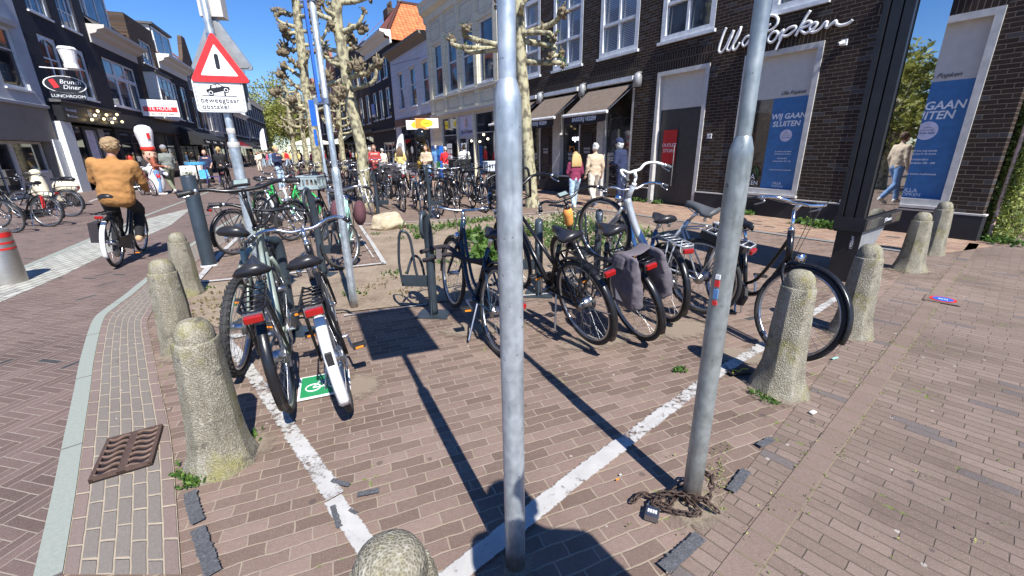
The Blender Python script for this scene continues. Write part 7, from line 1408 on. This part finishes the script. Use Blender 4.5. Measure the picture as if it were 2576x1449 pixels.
for s_ in (-1, 1): b.tube([(s_ * 0.27, 0, 0.95), (s_ * 0.27, 0.12, 0.9), (s_ * 0.25, 0.3, 0.5), (s_ * 0.25, 0.55, 0.12)], 0.018, 6); b.tube([(s_ * 0.25, 0.2, 0.62), (s_ * 0.25, 0.05, 0.12)], 0.018, 6)
b.tube([(-0.25, 0.3, 0.5), (0.25, 0.3, 0.5)], 0.018, 6); b.build('frame', 'purple_paint', e)
for x, y in ((-0.25, 0.55), (0.25, 0.55), (-0.25, 0.05), (0.25, 0.05)): B().tube([(x - 0.02, y, 0.1), (x + 0.02, y, 0.1)], 0.1, 14).build('wheel', 'grey_rubber', e)
o = tag(B().box((0, 0, 0), (0.36, 0.12, 0.4)).build('shopping_bag', 'bag_blue', loc=(rp_.x - 0.3, rp_.y - 0.25, 0.62), rz=R(-150)), 'light blue shopping bag hanging on the rollator', 'bag')
person('person in white sitting by the far shopfront', gpt(655, 432), R(180), 1.65, 'c_cream', 'c_cream', 'hair_brown', 'short', pose='stand', arms='front', vox=.03)
for i, (px, py, tp_, lg, lab) in enumerate([(638, 421, 'c_black', 'c_black', 'far walker all in black near the tall dark house'), (652, 420, 'c_navy', 'c_palejeans', 'far walker in navy with bare legs and an orange bag'), (672, 418, 'c_white', 'c_navy', 'far walker in white top'), (690, 416, 'c_pink', 'c_grey', 'far walker in pink'), (820, 418, 'c_red', 'c_navy', 'far walker in red behind the racks'), (805, 417, 'c_yellow', 'c_grey', 'far walker in yellow behind the racks'), (785, 417, 'c_white', 'c_black', 'far walker in pale shirt behind the racks'), (770, 416, 'c_rust', 'c_grey', 'far walker in rust behind the racks'), (752, 417, 'c_blue', 'c_grey', 'far walker in blue behind the racks'),
                                             (842, 418, 'c_white', 'c_blue', 'far walker in white left of the banner pole'), (905, 425, 'c_blue', 'c_grey', 'person in blue seated by the parasols'), (912, 424, 'c_cream', 'c_grey', 'person in cream seated by the parasols'), (932, 428, 'c_white', 'c_black', 'person in white bent over behind the covered bicycle'), (945, 432, 'c_black', 'c_black', 'person with long dark hair behind the covered bicycle')]):
    person(lab, gpt(px, py), R((i * 67) % 360), 1.68 + 0.05 * (i % 3), tp_, lg, ('hair_brown', 'hair_grey', 'hair_dark')[i % 3], 'long' if i == 13 else 'short', pose='walk' if i % 2 else 'stand', arms='down', vox=0.035)
person('young person in a navy jumper and pale jeans looking at a phone', gpt(712, 478), R(-100), 1.78, 'c_navy', 'c_palejeans', 'hair_blond', 'short', 'shoe_white', pose='stand', arms='phone', lean=-0.05)
B().box(at(712, 478) + Vector((0.33, -0.05, 1.25)), (0.02, 0.07, 0.14)).build('phone', 'sign_black')['label'] = 'black phone held by the person in navy'; bpy.data.objects['phone']['category'] = 'phone'
# shoppers in front of the gift shop
sh_ = [(938, 452, -20, 1.72, 'c_red', 'c_black', 'hair_grey', 'short', 'stand', 'front', 'person in bright red at the left of the shoppers'), (950, 470, 200, 1.78, 'c_redshirt', 'c_redshirt', 'hair_brown', 'short', 'stand', 'front', 'bearded person in a dusky red shirt bending over the bicycles'), (968, 448, 10, 1.66, 'c_cream', 'c_grey', 'hair_grey', 'short', 'stand', 'down', 'person in cream behind the feather flag'),
       (1013, 462, 10, 1.7, 'c_yellow', 'c_white', 'hair_brown', 'long', 'stand', 'front', 'person with long brown hair in a pale yellow top'), (1078, 470, 165, 1.72, 'c_beige', 'c_jeans', 'hair_brown', 'long', 'stand', 'front', 'smiling person in a camel coat beside the balloon column'), (1102, 455, 15, 1.74, 'c_blue', 'c_grey', 'hair_grey', 'short', 'stand', 'front', 'grey haired person in a blue jacket behind the camel coat'),
       (1125, 460, 10, 1.66, 'c_red', 'c_grey', 'hair_grey', 'short', 'stand', 'front', 'white haired person in a red jacket by the blue stand'), (1172, 466, 20, 1.72, 'c_white', 'c_black', 'hair_dark', 'bun', 'stand', 'front', 'person with a hair bun and white jacket by the card racks')]
for px, py, yw, h, tp_, lg, hr, hl, po, ar, lab in sh_:
    person(lab, gpt(px, py), R(yw), h, tp_, lg, hr, hl, pose=po, arms=ar, lean=0.12 if 'bend' in lab else 0.0, group=None)
# three people at the bakery
person('child with long blond hair, burgundy sweater and pale jeans walking to the bakery', gpt(1444, 526), R(10), 1.4, 'c_burgundy', 'c_palejeans', 'hair_blond', 'long', 'shoe_white', pose='walk', arms='front', longtop=0.02, vox=0.016)
person('white haired person in a beige jacket and cream trousers walking to the bakery', gpt(1492, 519), R(15), 1.6, 'c_beige', 'c_cream', 'hair_grey', 'short', 'shoe_blue', pose='walk', arms='down', longtop=0.02, vox=0.016)
person('stooping person in a navy jacket and navy cap in front of the bakery door', gpt(1560, 517), R(48), 1.72, 'c_navy', 'c_navy', 'hair_grey', 'short', 'shoe_white', pose='stand', arms='front', lean=0.16, cap='c_navy', vox=0.016, bulk=1.12)
# photographer and passer-by just outside the picture
person('photographer in dark clothes standing just right of the camera, out of the picture', (0.64, 0.1, 0), R(0), 1.9, 'c_grey', 'c_navy', 'hair_brown', 'short', pose='stand', arms='down', vox=0.02, bulk=0.95)
Kn = Vector((math.sin(R(35)), -math.cos(R(35)), 0)); Vp = at(2236, 512); PB = Vp - Kn * 2 * (Vp - Vector((K.x, K.y, 0))).dot(Kn)
person('walking person in a beige jacket and jeans reflected in the display glass', tuple(PB), R(-20), 1.75, 'c_beige', 'c_jeans', 'hair_brown', 'short', 'shoe_white', pose='walk', arms='down')

# ================================================================ STREET THINGS
# inflatable chef
ip = at(388, 492); e = empty('inflatable_chef', (ip.x, ip.y + 0.3, 0), R(-118), 'tall white inflatable chef with moustache, tall hat and red mitt outside the lunchroom', 'inflatable')
def ib(name, mat, fn, vox=0.03): b = B(); fn(b); return finish(b, name, mat, e, vox)
ib('body', 'inflatable_white', lambda b: (b.sph((0, 0, 0.55), 0.4, (1, 0.85, 1.35), 18, 12), b.sph((0, 0, 1.1), 0.36, (1, 0.85, 0.9), 18, 12), caps(b, (0.35, 0, 1.15), (0.75, 0.05, 1.2), 0.11, 0.09), caps(b, (0.75, 0.05, 1.2), (0.95, 0.05, 1.5), 0.09, 0.07), caps(b, (-0.3, 0.05, 1.1), (-0.5, 0.25, 0.9), 0.12, 0.1)))
o = tag_ = ib('head', 'skin', lambda b: (b.sph((0, 0, 1.72), 0.34, (1, 0.95, 1.05), 18, 12), b.sph((0, 0.33, 1.7), 0.07)))
ib('red_mitt', 'inflatable_red', lambda b: (b.sph((1.0, 0.05, 1.62), 0.13, (0.8, 0.6, 1)), b.sph((0.92, 0.05, 1.6), 0.06)))
B().lathe([(0.3, 1.93), (0.34, 1.97), (0.35, 2.05), (0.33, 2.1)], n=24).build('hat_band', 'inflatable_red', e, smooth=True)
B().lathe([(0.32, 2.08), (0.35, 2.3), (0.42, 2.6), (0.43, 2.78), (0.35, 2.93), (0.18, 3.0), (0, 3.02)], n=26).build('hat', 'inflatable_white', e, smooth=True)
b = B(); [b.tube(spline([(0, 0.34, 1.63), (s_ * 0.12, 0.34, 1.6), (s_ * 0.22, 0.28, 1.6), (s_ * 0.28, 0.22, 1.68)], 4), [0.04] * 5 + [0.035] * 4 + [0.025] * 3 + [0.01], 7) for s_ in (-1, 1)]; b.build('moustache', 'hair_dark', e, smooth=True)
for s_ in (-1, 1): B().sph((s_ * 0.12, 0.3, 1.8), 0.035).build('eye', 'sign_black', e); B().sph((s_ * 0.3, 0.05, 1.85), 0.09, (0.6, 1.3, 1.2)).build('hair', 'hair_brown', e)
B().box((0, 0.42, 2.55), (0.14, 0.02, 0.24)).build('red_emblem', 'sign_red', e); b = B(); b.prism([(-0.14, 1.34), (0.14, 1.34), (0.04, 1.38), (0.06, 1.26), (-0.06, 1.26), (-0.04, 1.38)], 0.28, 0.32); b.build('scarf', 'inflatable_red', e); B().box((0, 0.36, 0.85), (0.18, 0.03, 0.18)).build('chest_emblem', 'sign_red', e); e.scale = (0.66, 0.66, 0.87)
# red bicycle by the shopfront
rb = make_bike('red bicycle leaning by the planter in front of the lunchroom', at(378, 494) + Vector((-0.75, 0.6, 0)), R(-32), 0, R(6), 0, 0, 'mtb', 'red_frame', bars='flat', barm='black_paint', rack=False, fend=None, guard=False, frontlamp=False, light=None, group=None)
# scooter
sp_ = at(190, 520); e = empty('scooter', (sp_.x, sp_.y, 0), R(175), 'cream motor scooter parked on the left, partly hidden by the cyclist', 'scooter')
T_ = lambda x: Matrix.Translation((x, 0, 0.24))
for x, nm in ((0, 'rear_wheel'), (1.2, 'front_wheel')):
    b = B(); b.tube([(x + 0.17 * math.cos(t * PI / 12), 0, 0.24 + 0.17 * math.sin(t * PI / 12)) for t in range(24)], 0.065, 10, closed=True); w_ = b.build(nm, 'rubber', e, smooth=True); B().tube([(x, -0.05, 0.24), (x, 0.05, 0.24)], 0.11, 12).build('hub', 'alloy', w_)
b = B(); b.sph((1.2, 0, 0.44), 0.25, (1.15, 0.45, 0.55), 16, 10); b.sph((0.1, 0, 0.62), 0.38, (1.15, 0.5, 0.6), 16, 10); b.tube(spline([(1.02, 0, 0.95), (0.98, 0, 0.6), (0.85, 0, 0.32), (0.4, 0, 0.3)], 4), [0.13, 0.15, 0.17, 0.18, 0.18, 0.17, 0.16, 0.15, 0.14, 0.14, 0.14, 0.14, 0.14], 12, flat=None); b.sph((1.0, 0, 1.05), 0.12, (1, 1.3, 0.9), 12, 8); finish(b, 'body', 'cream_paint', e, 0.025)
B().sph((0.05, 0, 0.84), 0.3, (1.1, 0.45, 0.3), 14, 8).build('saddle', 'leather', e, smooth=True); b = B(); b.tube([(0.95, -0.32, 1.08), (1.0, 0, 1.05), (0.95, 0.32, 1.08)], 0.02, 8); b.build('handlebar', 'chrome', e); B().sph((1.1, 0, 1.06), 0.07, (0.5, 1, 1)).build('headlight', 'chrome', e)
# planters + stand by shops
def planter(px, py, lab, s_=1): 
    p = at(px, py); e = empty('planter', (p.x, p.y, 0), 0, lab, 'planter'); B().lathe([(0.22, 0), (0.3, 0.45), (0.27, 0.45), (0.25, 0.4), (0, 0.4)], n=18).build('pot', 'black_plastic', e); rn = random.Random(px); b = B(); [leafq(b, Vector((rn.gauss(0, .14), rn.gauss(0, .14), 0.45 + abs(rn.gauss(0, .18)))), 0.05, rn) for _ in range(200)]; b.build('leaves', 'leaf_green', e); e.scale = (s_,) * 3
planter(352, 478, 'dark round planter with leafy plant behind the red bicycle', 1.2); planter(485, 478, 'planter with green leaves near the blue table', 1.0)
p = at(470, 482); e = empty('side_table', (p.x + 0.3, p.y + 0.5, 0), 0, 'tall table with bright blue bowl-shaped top by the lunchroom', 'table'); B().lathe([(0, 1.05), (0.4, 1.1), (0.42, 1.2), (0.38, 1.2), (0, 1.1)], n=20).build('top', 'bag_blue', e); B().lathe([(0.25, 0), (0.04, 0.03), (0.03, 1.05)], n=10).build('leg', 'kiosk_black', e)
for px, py, lab in [(492, 462, 'stacked white produce boxes under the black awning, left pile'), (510, 460, 'white and red produce boxes under the black awning, right pile')]:
    p = at(px, py); e = empty('box_stack', (p.x, p.y, 0), R(20), lab, 'boxes', 'produce boxes under the awning'); B().bb(-0.5, 0.5, -0.3, 0.3, 0.25, 0.62).build('box', 'panel_cream', e); B().bb(-0.48, 0.48, -0.28, 0.28, 0.63, 0.95).build('box', 'sign_white', e); B().bb(-0.2, 0.2, 0.3, 0.32, 0.4, 0.55).build('red_print', 'sign_red', e); B().bb(-0.5, 0.5, -0.3, 0.3, 0.0, 0.24).build('pallet', 'kiosk_black', e)
# feather flag
p = at(1006, 462); e = empty('feather_flag', (p.x, p.y + 1.5, 0), R(20), 'tall white feather flag with a dark round emblem by the white house', 'flag'); 
b = B(); n_ = 14; L1_ = [(0.0 + 0.0 * k, 0.6 + k * 0.2) for k in range(n_)]; pr = [(-0.02, 0.6), (-0.02, 3.2), (0.05, 3.28), (0.2, 3.2), (0.38, 2.95), (0.52, 2.5), (0.6, 1.9), (0.62, 1.2), (0.62, 0.7)]; b.prism([(-x, z) for x, z in pr], -0.008, 0.008); b.build('cloth', 'poster_white', e)
b = B(); b.prism([(-0.24 + 0.17 * math.cos(t * PI / 8), 2.5 + 0.2 * math.sin(t * PI / 8)) for t in range(16)], -0.014, -0.009); b.build('emblem', 'kiosk_grey', e); B().tube(spline([(0.03, 0, 0), (0.03, 0, 2.9), (0.0, 0, 3.25), (-0.12, 0, 3.3)], 5), 0.02, 6).build('mast', 'alloy', e); text('lettering', 'ore abel', 0.3, 'kiosk_grey', e, (-0.35, -0.012, 1.5), (R(90), R(-90), 0), 0.001); B().lathe([(0.3, 0), (0.25, 0.06), (0, 0.08)], n=16).build('foot', 'kiosk_black', e)
e.scale = (0.7, 0.7, 0.72); e['label'] = 'tall white feather flag with a dark round emblem by the white house'
# balloon column
p = at(1060, 470); e = empty('balloon_column', (p.x, p.y + 0.8, 0), 0, 'column of black and gold balloons topped by a big round black balloon', 'balloons'); rn = random.Random(2)
B().tube([(0, 0, 0), (0, 0, 2.0)], 0.02, 6).build('stick', 'alloy', e)
for k in range(26):
    a = k * 2.4; z = 0.25 + 0.062 * k; o = B().sph((0.16 * math.cos(a), 0.16 * math.sin(a), z), 0.12, (1, 1, 1.1), 14, 10).build('balloon', 'balloon_black' if k % 3 else 'gold', e, smooth=True)
B().sph((0, 0, 2.15), 0.3, (1, 0.7, 1.1), 20, 14).build('top_balloon', 'balloon_black', e, smooth=True)
# hanging lottery-style signs
for x, lab, fl in ((23.3, 'orange, yellow and white projecting sign left of the gift shop', 1), (21.75, 'orange and yellow projecting sign nearer the gift shop door', -1)):
    q = empty('projecting_sign', (0, 0, 0), 0, lab, 'sign', 'orange projecting shop signs'); q.matrix_world = Rm @ Matrix.Translation((x, 0.75, 2.95)) @ Matrix.Rotation(R(62), 4, 'Z')
    B().bb(-0.62, 0.62, -0.08, 0.08, -0.25, 0.25).build('board', 'sign_white', q); B().bb(-0.61 * fl, -0.05 * fl, -0.085, 0.085, -0.24, 0.24).build('orange_field', 'plastic_orange_sign', q); b = B(); b.prism([(0.33 * math.cos(t * PI / 12), 0.2 * math.sin(t * PI / 12)) for t in range(24)], -0.09, 0.09); b.build('yellow_oval', 'plastic_yellow_sign', q)
    for y_, rz_ in ((0.092, PI), (-0.092, 0)): text('lettering', 'lotto', 0.15, 'sign_black', q, (0, y_, 0), (R(90), 0, rz_), 0.001)
# card racks
for x, lab in ((16.2, 'white greeting card rack nearest the central pole outside the gift shop'), (17.8, 'white greeting card rack beside the person with a hair bun')):
    q = empty('card_rack', (0, 0, 0), 0, lab, 'card rack', 'card racks outside the gift shop'); q.matrix_world = Rm @ Matrix.Translation((x, 1.2, 0)); b = B()
    for i in range(6): b.bb(-0.3, 0.3, -0.02, 0.02, 0.35 + 0.25 * i, 0.36 + 0.25 * i); b.bb(-0.3, -0.29, -0.02, 0.02, 0.1, 1.8) if i == 0 else None
    b.bb(0.29, 0.3, -0.02, 0.02, 0.1, 1.8); b.bb(-0.35, 0.35, -0.2, 0.2, 0, 0.1); b.build('wire_frame', 'black_paint', q)
    b = B()
    for i in range(6):
        for j in range(3): b.box((-0.19 + 0.19 * j, 0.03, 0.47 + 0.25 * i), (0.15, 0.01, 0.2))
    b.build('cards', 'poster_white', q)
# blue stand
q = empty('display_stand', (0, 0, 0), 0, 'bright blue advertising stand behind the person in red', 'stand'); q.matrix_world = Rm @ Matrix.Translation((19.9, 1.0, 0)); B().bb(-0.55, 0.55, -0.1, 0.1, 0.2, 1.75).build('panel', 'sign_blue', q); B().bb(-0.5, 0.5, 0.101, 0.11, 0.6, 1.0).build('green_band', 'green_paint', q); B().bb(-0.5, 0.5, 0.101, 0.11, 1.3, 1.6).build('light_band', 'bag_blue', q); b = B(); b.bb(-0.6, 0.6, -0.25, 0.25, 0, 0.2); b.build('foot', 'kiosk_black', q)
q = tag(B().lathe([(0.0, 0), (0.22, 0.0)], n=20).build('round_sign', 'sign_white'), 'round white sign by the white house doorway', 'sign'); q.matrix_world = Rm @ Matrix.Translation((25.0, 0.6, 1.6)) @ Matrix.Rotation(R(-90), 4, 'X')
# parasols far down the street
for i, (px, Y, lab) in enumerate([(792, 48, 'large cream parasol over the far terrace, left one'), (880, 46, 'large cream parasol over the far terrace, right one')]):
    p = atY(px, 400, Y); e = empty('parasol', (p.x, p.y, 0), 0, lab, 'parasol', 'cream parasols'); B().lathe([(2.6, 2.3), (2.5, 2.4), (0.1, 3.1), (0, 3.1)], n=8).build('canopy', 'parasol_cream', e); B().tube([(0, 0, 0), (0, 0, 3)], 0.04, 6).build('pole', 'alloy', e)
p = atY(672, 372, 60); e = empty('beach_flag', (p.x, p.y, 0), R(20), 'white feather flag far down the street below the green trees', 'flag'); b = B(); b.prism([(0, 2.0), (0, 4.6), (-0.15, 4.7), (-0.5, 4.2), (-0.7, 3.3), (-0.7, 2.0)], -0.02, 0.02); b.build('cloth', 'poster_white', e); B().tube([(0, 0, 0), (0, 0, 4.7)], 0.04, 6).build('mast', 'alloy', e)
rn = random.Random(88)
for i in range(34):
    px = rn.choice((rn.uniform(640, 735), rn.uniform(735, 910))); py = rn.uniform(412, 424) if px < 735 else rn.uniform(414, 428); p = at(px, py)
    person('tiny distant pedestrian in the crowd down the street', (p.x, p.y, 0), rn.uniform(0, 6.28), rn.uniform(1.6, 1.85), rn.choice(('c_white', 'c_navy', 'c_red', 'c_blue', 'c_cream', 'c_black', 'c_yellow', 'c_pink', 'c_beige', 'c_jeans')), rn.choice(('c_navy', 'c_black', 'c_grey', 'c_palejeans')), rn.choice(('hair_brown', 'hair_grey', 'hair_dark', 'hair_blond')), 'none', pose=rn.choice(('stand', 'walk')), vox=0.05, group='distant pedestrians down the street')
# overhead wire across the street
A1, A2_ = Lm @ Vector((-16, 0, 6.4)), Rm @ Vector((24, 0, 6.6)); tag(B().tube([A1.lerp(A2_, t / 12) - Vector((0, 0, 0.9 * math.sin(PI * t / 12))) for t in range(13)], 0.012, 5).build('overhead_wire', 'kiosk_black'), 'thin dark wire strung across the street between the house fronts', 'wire')
